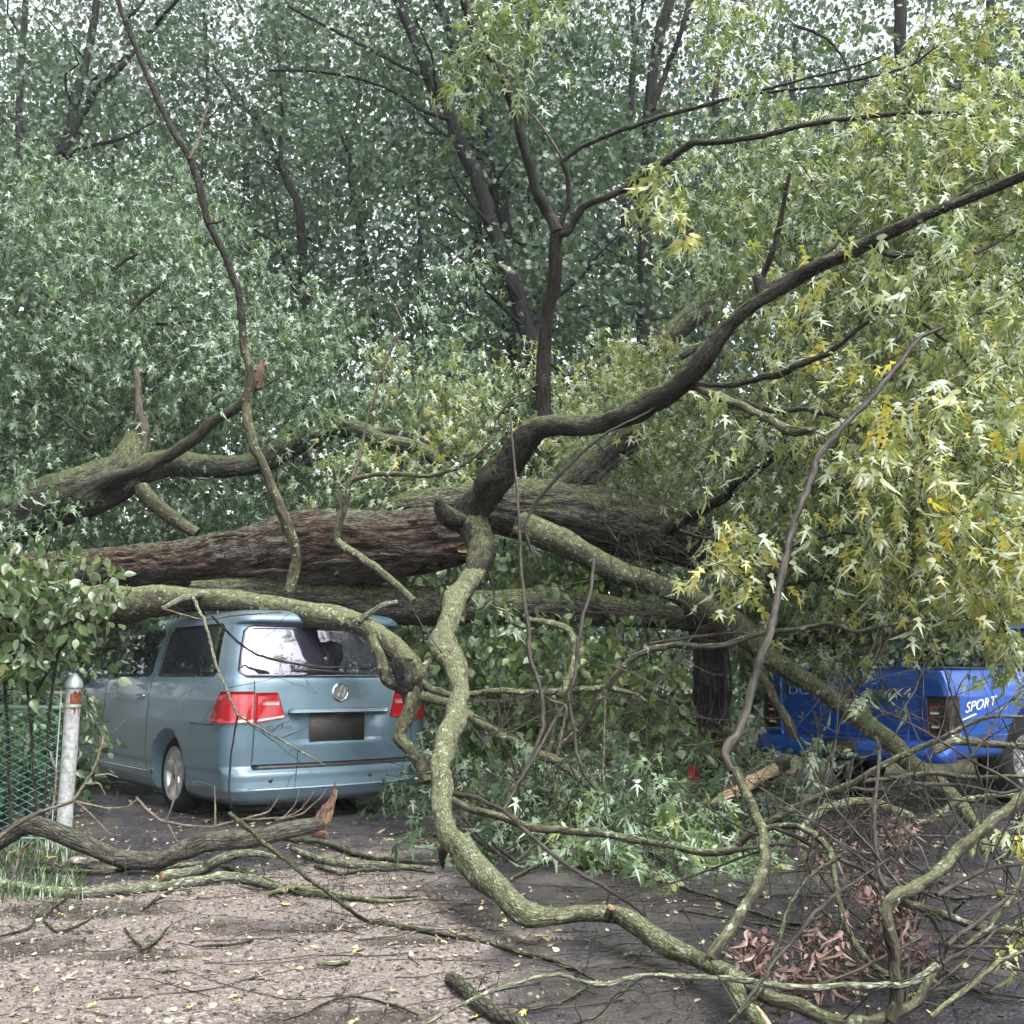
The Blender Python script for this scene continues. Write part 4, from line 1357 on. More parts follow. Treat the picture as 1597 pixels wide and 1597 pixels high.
    o.matrix_local = Matrix.Translation(Vector(p)) @ Matrix(((1, 0, 0, 0), (0, 0, -1, 0), (0, 1, 0, 0), (0, 0, 0, 1))) @ Matrix.Rotation(.10, 4, 'Z')
    mb = MB()
    sh.patch(mb, lambda u, v: (sh.ex(.14 + .26 * u, .80), .79 + .012 * v + .05 * u), 12, 2, .005, -1, .003)
    put('decal_stripe', mb.mesh('decal_stripe', M['white_vinyl']), root, local=True)
    return root
M['grey_white'] = plain('grey_vinyl', (0.38, 0.45, 0.56), 0.4)

# ------------------------------------------------------------------ fence
def build_fence():
    m, nt, b = newmat('weathered_paint')
    tc = N(nt, 'ShaderNodeTexCoord')
    n = N(nt, 'ShaderNodeTexNoise', Scale=22.0, Detail=6.0, Roughness=0.75)
    nt.links.new(tc.outputs['Object'], n.inputs['Vector'])
    nt.links.new(ramp(nt, [(0.34, (0.10, 0.105, 0.105)), (0.50, (0.24, 0.25, 0.25)), (0.62, (0.33, 0.34, 0.34)), (0.74, (0.16, 0.14, 0.125))], n.outputs[0]), b.inputs['Base Color'])
    b.inputs['Roughness'].default_value = 0.6
    M['post'] = m
    M['rust'] = bark_mat('rust', (0.12, 0.04, 0.02), (0.34, 0.13, 0.07), rough=0.8)
    M['green_wire'] = plain('green_wire', (0.13, 0.36, 0.31), 0.4)
    M['rail'] = plain('rail_metal', (0.33, 0.38, 0.36), 0.45, 0.5)
    Y0 = 7.0
    base = at_ground(98, 1322)
    x0, y0 = base[0], base[1]
    root = empty('chain_link_fence', (x0, y0, 0))
    tag(root, 'green chain-link fence with a peeling white end post left of the minivan', 'fence')
    for k in range(3):
        px = -k * 1.9
        mb = MB()
        r = .052
        lathe_z = [(r, -.05), (r, 1.09)]
        n_ = 28
        a = np.arange(n_) * 2 * math.pi / n_
        zz = np.linspace(-.05, 1.085, 24)
        V = np.array([[((r + .0015 * math.sin(5 * t + 9 * z)) * math.cos(t) + px, (r) * math.sin(t), z) for t in a] for z in zz]).reshape(-1, 3)
        Q = [(i * n_ + j, i * n_ + (j + 1) % n_, (i + 1) * n_ + (j + 1) % n_, (i + 1) * n_ + j) for i in range(23) for j in range(n_)]
        mb.add(V, np.array(Q))
        p = put('post', mb.mesh('post', M['post']), root, local=True)
        mb = MB()
        prof = [(.060, 1.085), (.060, 1.115), (.055, 1.125), (.045, 1.145), (.028, 1.165), (.016, 1.182), (0, 1.188)]
        V = np.array([[(r_ * math.cos(t) + px, r_ * math.sin(t), z) for t in a] for r_, z in prof]).reshape(-1, 3)
        Q = [(i * n_ + j, i * n_ + (j + 1) % n_, (i + 1) * n_ + (j + 1) % n_, (i + 1) * n_ + j) for i in range(len(prof) - 1) for j in range(n_)]
        mb.add(V, np.array(Q))
        put('cap', mb.mesh('cap', M['rail']), p, local=True)
        for zb in (.30, .95):
            mb = MB()
            V = np.array([[(.0565 * math.cos(t) + px, .0565 * math.sin(t), z) for t in a] for z in (zb, zb + .02)]).reshape(-1, 3)
            mb.add(V, np.array([(j, (j + 1) % n_, n_ + (j + 1) % n_, n_ + j) for j in range(n_)]))
            put('clamp', mb.mesh('clamp', M['rail']), p, local=True)
        if k == 0:
            mb = MB()
            V = np.array([[(.0545 * math.cos(t) + px, .0545 * math.sin(t), z) for t in np.linspace(-1.5, .35, 9)] for z in (.93, 1.0, 1.07)]).reshape(-1, 3)
            V[:9, 2] += RNG.uniform(-.05, .05, 9)
            V[-9:, 2] += RNG.uniform(-.03, .01, 9)
            mb.add(V, np.array([(i * 9 + j, i * 9 + j + 1, i * 9 + 10 + j, i * 9 + 9 + j) for i in range(2) for j in range(8)]), 0, V * 1.0)
            put('rust_stain', mb.mesh('rust_stain', M['rust'], attrs=('bark',)), p, local=True)
    for zz, r in ((1.045, .016), (.945, .014), (.06, .006)):
        mb = MB()
        pts = [(-.04 - t * 3.8, 0.0, zz + .006 * math.sin(t * 14)) for t in np.linspace(0, 1, 12)]
        tube(mb, pts, [r] * 12, 10, lump=0, wob=0, step=.1)
        put('rail', mb.mesh('rail', M['rail']), root, local=True)
    # woven wires: each zigzags the full height and hooks its neighbours
    nseg = 40
    pitch = .052
    def wire_mesh(sg):
        mb = MB()
        pts = []
        for i in range(nseg + 1):
            z = .03 + i * (1.02 / nseg)
            pts.append((sg * (pitch / 2 * 1.06) * (1 if i % 2 else -1), .006 * (1 if i % 2 else -1), z))
        pts = np.array(pts)
        fine = []
        for i in range(nseg):
            fine += [pts[i], pts[i] * .5 + pts[i + 1] * .5]
        C = np.array([fine])
        twig_strips(mb, C, np.array([.0030]), .0030)
        return mb.mesh('wire', M['green_wire'])
    me = wire_mesh(1)
    me2 = wire_mesh(-1)
    for k in range(72):
        o = put('wire', me2 if k % 2 else me, root, local=True)
        o.location = (-.08 - k * pitch, -.03, 0)
    mb = MB()
    tube(mb, [(-.07, -.035, .03), (-.07, -.035, .6), (-.07, -.035, 1.06)], [.005] * 3, 6, lump=0, wob=0, step=.2)
    put('tension_bar', mb.mesh('tension_bar', M['rail']), root, local=True)
    return root
# ------------------------------------------------------------------ standing forest
def forest_tree(label, Y, pts, limbs=(), n_clump=60, per=150, crown_r=3.2, z0=3.0, z1=None, tone=0.45, leaf=0.13, cx=None):
    """pts: photo points (px,py,width) from the foot up; the foot is carried down to the ground"""
    z1 = z1 or 3.5 + .78 * Y
    n_clump = int(n_clump * 1.12)
    p0 = pts[0]
    foot = at(p0[0], p0[1], Y)
    foot[2] = -0.15
    root = empty('tree', (foot[0], foot[1], 0))
    tag(root, label, 'tree', 'standing trees of the wood behind')
    W = [foot] + [at(x, y, Y + (i * 0.12)) for i, (x, y, w) in enumerate(pts)]
    R = [p0[2] * mpp(p0[0], p0[1], Y) * .6] + [w * .92 * mpp(x, y, Y) / 2 for x, y, w in pts]
    mb = MB()
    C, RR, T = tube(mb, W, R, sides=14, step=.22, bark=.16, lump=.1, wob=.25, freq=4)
    put('trunk', mb.mesh('trunk', M['bark_forest'], attrs=('bark',)), root)
    limb_pts = [C[len(C) // 3:]]
    for lp in limbs:
        P = [at(x, y, Y + RNG.uniform(-.6, .6) * (i > 0)) for i, (x, y, w) in enumerate(lp)]
        mb = MB()
        c, _, _ = tube(mb, P, [w * mpp(x, y, Y) / 2 for x, y, w in lp], sides=8, step=.2, lump=.1, wob=.3)
        put('limb', mb.mesh('limb', M['bark_forest'], attrs=('bark',)), root)
        limb_pts.append(c)
    # more limbs, grown at random
    for k in range(9):
        i = int(RNG.uniform(.3, .95) * (len(C) - 1))
        a = RNG.uniform(0, 2 * math.pi)
        v = np.array([math.cos(a), math.sin(a), RNG.uniform(.2, 1.0)])
        L = RNG.uniform(1.4, 3.0)
        P = [C[i]]
        for s in range(4):
            v = v + RNG.normal(size=3) * .25
            P.append(P[-1] + v / np.linalg.norm(v) * L / 4)
        mb = MB()
        r = RR[i] * RNG.uniform(.25, .5)
        c, _, _ = tube(mb, P, np.linspace(r, r * .25, 5), sides=6, step=.3, lump=.1, wob=.4)
        put('limb', mb.mesh('limb', M['bark_forest'], attrs=('bark',)), root)
        limb_pts.append(c)
    allp = np.vstack(limb_pts)
    n1 = n_clump // 3
    cen = allp[RNG.integers(0, len(allp), n1)] + RNG.normal(size=(n1, 3)) * .7
    n2 = n_clump - n1
    zz = RNG.uniform(z0, z1, n2)
    ax = np.stack([np.interp(zz, C[:, 2], C[:, 0]), np.interp(zz, C[:, 2], C[:, 1])], 1)
    a = RNG.random(n2) * 6.283
    rr = crown_r * np.sqrt(RNG.random(n2)) * np.interp(zz, [z0, (z0 + z1) / 2, z1 + 2], [.75, 1.0, .8])
    cen2 = np.stack([ax[:, 0] + rr * np.cos(a), ax[:, 1] + rr * np.sin(a), zz], 1)
    near = (cen2[:, 1] < ax[:, 1] - .2) & (np.abs(cen2[:, 0] - ax[:, 0]) < .9) & (RNG.random(n2) < .5)
    cen = np.vstack([cen[cen[:, 1] > np.interp(cen[:, 2], C[:, 2], C[:, 1]) - .1], cen2[~near]])     # thinner on the side of the clearing
    cen = cen[cen[:, 2] > 1.8]
    n = len(cen)
    off = RNG.normal(size=(n, per, 3)) * (RNG.uniform(.25, .6, (n, 1, 1)) * np.array([1.25, 1.25, .7]))
    off[:, :, 2] -= 0.25 * (off[:, :, 0] ** 2 + off[:, :, 1] ** 2)
    P = (cen[:, None] + off).reshape(-1, 3)
    axis = np.repeat(RNG.normal(size=(n, 3)), per, 0) * .5 + RNG.normal(size=P.shape) * .6 + np.array([0, 0, -.6])
    nrm = RNG.normal(size=P.shape) * .8 + np.array([0, 0, .6])
    tn = np.clip(tone + np.repeat(RNG.normal(size=n) * .13, per) + RNG.normal(size=len(P)) * .08, 0, 1)
    mb = MB()
    add_leaves(mb, T_KITE, P, leaf_frames(axis, nrm), leaf * RNG.uniform(.6, 1.25, len(P)), tn)
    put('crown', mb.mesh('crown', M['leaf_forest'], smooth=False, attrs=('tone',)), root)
    return root

def build_forest():
    ft = forest_tree
    ft('dark forked tree at the upper left, its trunk leaning right above the pale leaves', 20, [(58, 420, 20), (62, 335, 19), (92, 260, 17), (115, 180, 16), (132, 105, 14), (150, 0, 11), (165, -150, 8)], [[(98, 240, 12), (150, 140, 10), (185, 105, 9), (232, 52, 7), (280, -5, 5)], [(92, 260, 7), (120, 235, 6), (190, 215, 5), (240, 190, 4)]], tone=.45)
    ft('slim dark tree bending left at its top, right of the tall bare limb', 22, [(478, 700, 18), (472, 430, 16), (467, 325, 15), (450, 290, 13), (425, 235, 11), (405, 190, 9), (372, 160, 7), (330, 100, 5)], [[(440, 265, 7), (438, 215, 6), (440, 150, 5), (430, 50, 4)]], n_clump=58)
    ft('thin dark tree with a V shaped top left of the big leaning trunk', 24, [(592, 640, 13), (580, 490, 12), (570, 400, 11), (555, 325, 10), (545, 250, 8), (560, 150, 7), (575, 30, 5)], [[(546, 250, 6), (525, 190, 5), (500, 130, 4)]], n_clump=55)
    ft('biggest dark trunk leaning left across the middle of the wood with long arching limbs', 18, [(845, 660, 30), (812, 480, 28), (778, 380, 26), (750, 290, 24), (720, 225, 23), (680, 135, 21), (650, 65, 19), (618, 0, 17), (580, -100, 14)], [[(700, 185, 7), (665, 175, 6), (600, 135, 5.5), (500, 112, 5), (420, 110, 4)], [(668, 125, 7), (655, 118, 6), (575, 75, 6), (525, 50, 5), (450, 10, 4)]], n_clump=62)
    ft('upright dark trunk crossing just right of the big leaning trunk', 21, [(802, 640, 22), (790, 460, 20), (770, 330, 18), (765, 200, 17), (762, 90, 14), (750, -50, 10)], n_clump=55)
    ft('dark trunk slanting up left from behind the bare central limb', 19.5, [(800, 640, 22), (795, 430, 20), (772, 260, 19), (728, 118, 18), (690, 20, 16), (665, -70, 13)], n_clump=50)
    ft('straight slim trunk rising directly behind the bare central limb', 23, [(835, 640, 18), (828, 240, 16), (827, 50, 14), (826, -80, 10)], n_clump=55)
    ft('stout dark trunk leaning slightly right at the top just right of centre', 20, [(1000, 640, 24), (1008, 300, 22), (1017, 140, 20), (1032, 50, 18), (1048, -10, 16), (1070, -120, 12)], [[(1018, 170, 10), (1040, 110, 9), (1062, 45, 8), (1080, -20, 6)]], n_clump=64)
    ft('pencil straight dark trunk at the upper right beside the yellow leaf tips', 17, [(1410, 600, 24), (1406, 300, 22), (1405, 100, 20), (1402, 0, 19), (1400, -150, 13)], n_clump=52)
    ft('slim trunk with a crooked top behind the pale hanging leaves at the upper right', 25, [(1100, 600, 16), (1115, 200, 12), (1122, 95, 10), (1142, 40, 9), (1170, -30, 7)], n_clump=52)
    ft('slim forked trunk at the top edge right of the bare central limb', 24, [(960, 600, 16), (975, 300, 13), (987, 50, 10), (980, -30, 8)], [[(985, 80, 6), (1000, 20, 5), (1005, -40, 4)]], n_clump=55)
    ft('very thin pole-like sapling trunk between the two leaning trunks', 23, [(655, 640, 9), (655, 400, 8), (650, 250, 6), (640, 100, 4)], n_clump=40)
    ft('short thick dark trunk low behind the pale brush in the middle', 25, [(738, 660, 20), (735, 560, 18), (740, 430, 14), (752, 250, 10), (750, 60, 7)], n_clump=45)
    ft('farthest left trunk half lost in leaves at the picture edge', 26, [(20, 500, 14), (30, 200, 12), (40, 0, 9)], n_clump=60)
    ft('slender trunk lost in the leaves above the left bare limb', 27, [(300, 640, 12), (310, 350, 10), (325, 150, 8), (318, 20, 6)], n_clump=64)
    ft('dark trunk at the far right edge behind the yellow leaves', 24, [(1530, 600, 18), (1535, 200, 16), (1545, 0, 14)], n_clump=66)
    ft('dim trunk deep in the wood between the central limb and the rear grey limb', 28, [(938, 640, 16), (940, 400, 12), (930, 180, 8)], n_clump=60)
    ft('dim trunk deep in the wood above the long right hand limb', 29, [(1220, 640, 16), (1230, 300, 13), (1240, 60, 9)], n_clump=64)
    ft('dim trunk deep in the wood left of the slim bending tree', 30, [(395, 640, 13), (385, 380, 11), (380, 150, 8)], n_clump=64)
    ft('distant trunk in the upper left corner behind the forked tree', 31, [(185, 640, 13), (180, 380, 11), (176, 100, 8)], n_clump=90)
    ft('distant trunk at the top left edge behind the leaves', 33, [(75, 640, 13), (70, 380, 11), (66, 100, 8)], n_clump=100)
    # far wood, one mass
    n = 2350
    x = RNG.uniform(-32, 32, n); y = RNG.uniform(32, 50, n); z = RNG.uniform(0.5, 31, n)
    x[1000:] *= .9; y[1000:] = RNG.uniform(30, 35, n - 1000); z[1000:] = RNG.uniform(.5, 21, n - 1000)
    cen = np.stack([x, y, z], 1)
    per = 70
    P = (cen[:, None] + RNG.normal(size=(n, per, 3)) * np.array([1.1, .8, .7])).reshape(-1, 3)
    P[:, 2] = np.maximum(P[:, 2], 0.1)
    mb = MB()
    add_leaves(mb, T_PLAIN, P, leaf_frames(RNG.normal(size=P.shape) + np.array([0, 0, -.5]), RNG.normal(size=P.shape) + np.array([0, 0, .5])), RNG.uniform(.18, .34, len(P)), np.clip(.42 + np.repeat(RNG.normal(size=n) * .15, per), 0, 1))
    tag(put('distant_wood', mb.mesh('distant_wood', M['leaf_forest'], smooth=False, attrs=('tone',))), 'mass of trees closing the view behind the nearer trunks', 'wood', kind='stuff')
    # leafy understorey in front of the trunks
    n = 520
    xs = RNG.uniform(-150, 1750, n); d = RNG.uniform(14.5, 24, n)
    cen = np.array([at(a, 900, b) for a, b in zip(xs, d)])
    cen[:, 2] = RNG.uniform(0.1, 1.0, n) * np.interp(d, [14, 24], [3.0, 6.5])
    per = 75
    P = (cen[:, None] + RNG.normal(size=(n, per, 3)) * np.array([.5, .5, .32])).reshape(-1, 3)
    P[:, 2] = np.maximum(P[:, 2], 0.05)
    mb = MB()
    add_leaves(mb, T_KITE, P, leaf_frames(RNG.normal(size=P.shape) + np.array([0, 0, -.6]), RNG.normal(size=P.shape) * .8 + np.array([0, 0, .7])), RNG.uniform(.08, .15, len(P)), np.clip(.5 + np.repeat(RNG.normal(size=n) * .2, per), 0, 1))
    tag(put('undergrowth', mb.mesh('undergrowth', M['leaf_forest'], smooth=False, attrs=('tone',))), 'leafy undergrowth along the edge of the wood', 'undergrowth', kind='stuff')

# ------------------------------------------------------------------ fallen trees
def build_fallen():
    # 1: grey trunk behind, with the yellowing crown at the right
    base = at(640, 800, 10.9)
    A = empty('fallen_tree', (base[0], base[1], 0))
    tag(A, 'fallen maple with ridged grey trunk in the middle and yellowing crown at the right', 'fallen tree')
    big = dict(sides=72, step=.045, bark=.13, lump=.10, wob=.12, freq=6)
    branch(A, 'trunk', [(590, 806), (625, 802), (700, 800), (795, 800), (900, 808), (1000, 826), (1120, 850), (1260, 888), (1420, 930)], [30, 52, 74, 90, 98, 96, 84, 66, 50], [11.0, 10.9, 10.8, 10.7, 10.6, 10.5, 10.4, 10.3, 10.2], 'bark_grey', **big, jag=(2.0, 0), capmat=1)
    md = dict(sides=30, step=.05, bark=.09, lump=.1, wob=.2, freq=5)
    branch(A, 'limb', [(838, 800), (876, 768), (913, 742), (951, 713), (981, 683), (1003, 649), (1020, 600), (1035, 545), (1063, 510), (1090, 485), (1120, 452)], [50, 52, 48, 44, 42, 41, 40, 38, 36, 34, 28], [10.6, 10.6, 10.6, 10.65, 10.7, 10.8, 10.9, 11.0, 11.1, 11.2, 11.4], 'bark_grey', **md, jag=(0, 1.5), capmat=1)
    branch(A, 'limb', [(815, 818), (860, 838), (913, 867), (970, 893), (1026, 916), (1086, 938), (1136, 970), (1187, 1010), (1214, 1032), (1255, 1060), (1307, 1096), (1351, 1130), (1386, 1155), (1413, 1186), (1451, 1209), (1488, 1243), (1509, 1270), (1529, 1298), (1537, 1330)], [44, 40, 36, 34, 34, 36, 38, 38, 33, 30, 28, 29, 30, 26, 26, 25, 22, 18, 13], [10.3, 10.1, 9.9, 9.7, 9.5, 9.3, 9.0, 8.7, 8.5, 8.25, 7.95, 7.7, 7.5, 7.3, 7.1, 6.9, 6.75, 6.6, 6.5], 'bark_olive', **md)
    branch(A, 'stub', [(1180, 1030), (1190, 1058), (1207, 1087), (1228, 1128), (1236, 1146)], [18, 17, 16, 15, 13], [8.6, 8.5, 8.4, 8.3, 8.3], 'bark_olive', sides=14, jag=(0, 1.5), capmat=1)
    branch(A, 'branch', [(1318, 1092), (1330, 1072), (1344, 1058), (1358, 1036), (1375, 1008), (1398, 986)], [11, 11, 10, 10, 9, 8], [7.9, 7.9, 7.85, 7.8, 7.8, 7.7], 'bark_olive')
    branch(A, 'branch', [(1345, 1062), (1351, 1050), (1354, 1030), (1366, 1002), (1385, 985)], [6, 5, 4, 3, 2], 7.8, 'bark_tan')
    branch(A, 'limb', [(850, 672), (851, 650), (849, 600), (851, 544), (857, 488), (864, 450), (867, 410), (869, 355)], [23, 23, 22, 22, 21, 21, 20, 20], [9.3, 9.3, 9.25, 9.2, 9.1, 9.0, 8.9, 8.8], 'bark_dark', sides=22, step=.05, bark=.06, wob=.2)
    branch(A, 'limb', [(869, 362), (862, 345), (852, 330), (832, 290), (814, 225), (800, 170), (785, 125), (762, 80), (735, 30), (718, -15)], [19, 18, 18, 17, 16, 15, 15, 14, 13, 12], [8.8, 8.8, 8.8, 8.7, 8.6, 8.5, 8.4, 8.3, 8.2, 8.1], 'bark_dark', sides=16, wob=.25)
    _, C, R, T = branch(A, 'branch', [(871, 366), (887, 362), (900, 338), (912, 320), (962, 300), (1007, 275), (1047, 245), (1082, 223), (1117, 222), (1187, 212), (1247, 197), (1322, 185), (1422, 175), (1487, 175), (1542, 187)], [12, 12, 12, 12, 11, 11, 11, 11, 9, 9, 8, 8, 7, 6, 4], (8.8, 7.2), 'bark_dark', sides=12, twigs=1.2, key='A', wob=.15)
    branch(A, 'branch', [(872, 360), (880, 335), (888, 312), (887, 275), (878, 252), (907, 230), (962, 205), (1037, 180), (1097, 165), (1157, 148), (1222, 141), (1297, 132), (1372, 117), (1422, 102), (1457, 75)], [9, 8, 8, 8, 8, 8, 8, 7, 7, 6, 5.5, 5, 4.5, 4, 3], (8.8, 7.5), 'bark_dark', twigs=1.2, key='A', wob=.15)
    branch(A, 'branch', [(878, 250), (862, 222), (847, 200), (835, 185), (822, 170), (805, 120), (797, 95)], [5, 5, 4, 4, 4, 3, 2], (8.7, 8.4), 'bark_tan')
    branch(A, 'branch', [(1157, 150), (1200, 138), (1247, 125), (1300, 112), (1347, 100), (1382, 84)], [5, 4.5, 4, 4, 3, 2], (7.9, 7.4), 'bark_dark')
    branch(A, 'branch', [(1057, 172), (1056, 150), (1075, 125), (1100, 112)], [3.5, 3, 3, 2], 8.1, 'bark_tan')
    branch(A, 'branch', [(1040, 835), (1056, 813), (1093, 796), (1127, 775), (1157, 744), (1189, 729)], [20, 18, 16, 15, 14, 12], (10.2, 8.9), 'bark_dark', sides=14, jag=(0, 1), capmat=1)
    branch(A, 'branch', [(1189, 729), (1210, 712), (1200, 708), (1225, 728), (1238, 738)], [9, 8, 7, 6, 4], (8.9, 8.7), 'bark_dark')
    for pts, w, d in [([(1378, 678), (1404, 670), (1434, 659), (1475, 654)], (8, 5), 6.9), ([(1440, 692), (1471, 712), (1516, 727), (1557, 745)], (6, 4), 6.7),
                      ([(1060, 828), (1093, 839), (1127, 842), (1157, 865), (1194, 863), (1247, 850), (1310, 831), (1374, 839), (1430, 846)], (7, 3), (8.2, 7.0)), ([(1180, 915), (1220, 913), (1262, 906), (1336, 895), (1411, 876), (1523, 865), (1590, 858)], (7, 3), (8.0, 6.5)),
                      ([(1340, 715), (1362, 755), (1388, 812), (1410, 850)], (6, 3), 7.2), ([(1190, 560), (1200, 620), (1225, 690), (1250, 745), (1262, 770)], (6, 3), 7.6), ([(1440, 505), (1490, 545), (1525, 590), (1538, 615)], (5, 3), 6.8),
                      ([(1240, 40), (1290, 60), (1325, 110), (1318, 200)], (5, 3), 9.0), ([(1490, 430), (1540, 445), (1600, 462)], (10, 8), 7.5), ([(1520, 395), (1560, 375), (1610, 340)], (6, 4), 6.8), ([(1350, 380), (1395, 400), (1425, 398)], (10, 6), 6.9),
                      ([(1280, 690), (1330, 740), (1380, 755), (1460, 748)], (4, 2), 7.4), ([(1400, 560), (1405, 480), (1440, 420), (1450, 400)], (5, 3), 7.2)]:
        branch(A, 'branch', pts, w, d, 'bark_dark', sides=8, twigs=1.5, key='A')
    finish_twigs('A', A, M['bark_dark'])
    fo = Foliage()
    B = [  # px, py, rx, ry, d0, d1, n, tone, sd, clump
        (1350, 270, 230, 140, 8.4, 10.4, 340, .40, .12, .35), (1190, 240, 85, 90, 8.8, 10.0, 80, .36, .10, .3), (1500, 330, 150, 160, 6.5, 8.5, 200, .52, .15, .3),
        (1260, 450, 160, 80, 8.3, 9.8, 180, .40, .14, .35), (1440, 560, 190, 150, 6.8, 8.8, 360, .58, .18, .35), (1270, 650, 170, 90, 8.2, 10.2, 170, .42, .16, .35),
        (1130, 720, 130, 70, 10.8, 12.4, 110, .34, .10, .35), (1490, 740, 130, 110, 6.2, 8.2, 230, .66, .16, .3), (1310, 780, 120, 70, 7.8, 9.2, 120, .48, .16, .3),
        (1460, 840, 130, 50, 7.4, 9.0, 90, .48, .18, .3), (1572, 910, 50, 50, 6.3, 7.2, 28, .72, .10, .25), (1400, 1000, 120, 40, 11.6, 13, 90, .34, .12, .3),
        (1140, 830, 34, 36, 6.9, 7.4, 9, .78, .10, .12), (1150, 850, 34, 26, 6.8, 7.3, 7, .74, .10, .12), (1420, 690, 40, 30, 6.2, 6.6, 10, .86, .06, .1), (1530, 820, 60, 50, 6.0, 6.8, 26, .82, .10, .2),
        (1010, 590, 60, 40, 9.6, 10.4, 34, .66, .10, .2), (1060, 600, 40, 40, 9.6, 10.4, 14, .62, .10, .2), (1000, 560, 30, 20, 9.6, 10.2, 10, .60, .1, .15),
        (1110, 15, 60, 40, 7.2, 8.0, 26, .5, .12, .2), (1450, 70, 60, 60, 7.2, 8.2, 34, .62, .14, .2), (1560, 190, 60, 40, 6.6, 7.6, 34, .60, .14, .2),
        (775, 30, 50, 40, 7.2, 7.8, 22, .40, .08, .16), (855, 30, 40, 50, 7.6, 8.2, 14, .40, .08, .16), (750, 110, 20, 45, 7.2, 7.5, 8, .40, .08, .1),
        (740, 640, 150, 60, 11.5, 13.0, 130, .52, .15, .35), (860, 600, 80, 60, 11.2, 12.6, 60, .40, .12, .3), (950, 720, 120, 55, 11.0, 12.3, 150, .50, .14, .3), (1270, 925, 120, 55, 9.7, 10.8, 100, .44, .14, .3), (1200, 800, 90, 50, 10.9, 11.8, 60, .42, .14, .3), (640, 730, 120, 40, 11.2, 11.6, 80, .50, .14, .3),
        (1470, 430, 170, 380, 8.8, 10.5, 340, .44, .14, .4), (1250, 860, 120, 60, 10.6, 12.0, 90, .36, .12, .35),
    ]
    fo.blobs(.55, 12, .118, B, down=1.45, up_n=.05)
    # single hanging cluster in front of the dark wood
    fo.grow(blob_points(1028, 285, 14, 24, 6.9, 7.1, 6, 0), .40, 11, .125, .60, .14, down=1.5, up_n=.2)
    fo.grow(blob_points(1035, 325, 16, 22, 6.9, 7.1, 4, 0), .34, 9, .125, .68, .14, down=1.5, up_n=.2)
    fo.build(A, M['leaf'], M['bark_dark'])

    # 2: the thick red-brown trunk over the minivan
    base = at(400, 868, 10.4)
    Bt = empty('fallen_tree', (base[0], base[1], 0))
    tag(Bt, 'thickest fallen trunk with flaking red-brown bark lying just above the minivan roof', 'fallen tree')
    branch(Bt, 'trunk', [(-260, 935), (-60, 905), (120, 890), (195, 885), (263, 881), (376, 869), (451, 860), (540, 850), (620, 842), (690, 838), (722, 836)], [70, 66, 56, 64, 74, 94, 107, 104, 96, 88, 78], [11.6, 11.2, 10.9, 10.8, 10.65, 10.4, 10.25, 10.1, 10.0, 9.95, 9.9], 'bark_red', sides=96, step=.035, bark=.15, lump=.10, wob=.10, freq=6.5, jag=(0, .7), capmat=1)
    # loose strips of bark lifting off it
    for (x, y, L, d, w) in [(330, 838, 70, 10.1, 7), (420, 826, 90, 9.9, 6), (480, 880, 80, 9.75, 7), (300, 868, 80, 10.3, 7), (380, 895, 90, 9.95, 6), (560, 870, 70, 9.65, 6), (250, 890, 60, 10.45, 7), (630, 815, 60, 9.65, 6)]:
        branch(Bt, 'bark_strip', [(x, y), (x + L * .5, y - 5), (x + L, y - 3)], [2, w, 2], [d + .05, d - .04, d + .02], 'bark_red', sides=6, lump=.3)
    # 3: forked grey trunk at the upper left with the cool green crown
    base = at(60, 790, 12.4)
    Cc = empty('fallen_tree', (base[0], base[1], 0))
    tag(Cc, 'fallen maple with forked grey trunk and blue-green crown at the left', 'fallen tree')
    branch(Cc, 'trunk', [(-240, 880), (-80, 830), (38, 800), (94, 785), (150, 765), (200, 735), (213, 700), (212, 682)], [110, 92, 80, 80, 78, 66, 46, 34], [13, 12.7, 12.4, 12.25, 12.1, 12.0, 12.1, 12.2], 'bark_forked', sides=64, step=.05, bark=.10, lump=.12, wob=.12)
    branch(Cc, 'limb', [(190, 748), (225, 734), (263, 728), (319, 730), (376, 723), (432, 705), (488, 684), (545, 672), (594, 690), (624, 698), (662, 709), (700, 734)], [46, 44, 41, 38, 38, 36, 33, 30, 26, 24, 22, 17], [12.1, 12.0, 12.0, 11.95, 11.9, 11.85, 11.8, 11.8, 11.75, 11.7, 11.7, 11.6], 'bark_forked', sides=36, step=.05, bark=.08)
    branch(Cc, 'branch', [(580, 676), (605, 676), (640, 682), (670, 694), (700, 716)], [14, 13, 12, 11, 8], 11.75, 'bark_dark', sides=12)
    branch(Cc, 'stub', [(622, 695), (624, 716), (625, 738)], [12, 12, 11], 11.7, 'bark_dark', sides=12)
    branch(Cc, 'limb', [(160, 756), (190, 744), (218, 734), (270, 705), (300, 683), (338, 653), (368, 634), (392, 609), (404, 590)], [26, 24, 21, 19, 18, 17, 16, 14, 11], [11.7, 11.6, 11.5, 11.4, 11.35, 11.3, 11.25, 11.2, 11.2], 'bark_limb', sides=18, wob=.2)
    branch(Cc, 'stub', [(398, 606), (406, 582), (411, 560)], [13, 14, 5], 11.2, 'wood_red', sides=12, jag=(0, 2), capmat=1)
    branch(Cc, 'branch', [(224, 700), (229, 668), (218, 638), (214, 608), (212, 576)], [13, 13, 12, 11, 10], 12.0, 'bark_tan', sides=12)
    branch(Cc, 'limb', [(222, 760), (238, 780), (258, 797), (284, 814), (308, 832)], [26, 25, 23, 22, 20], 11.9, 'bark_olive', sides=20)
    branch(Cc, 'branch', [(392, 612), (420, 598), (445, 580), (455, 568)], [4, 4, 3, 2], 11.2, 'bark_twig')
    branch(Cc, 'branch', [(335, 620), (350, 612), (385, 612)], [4, 4, 3], 11.3, 'bark_tan')
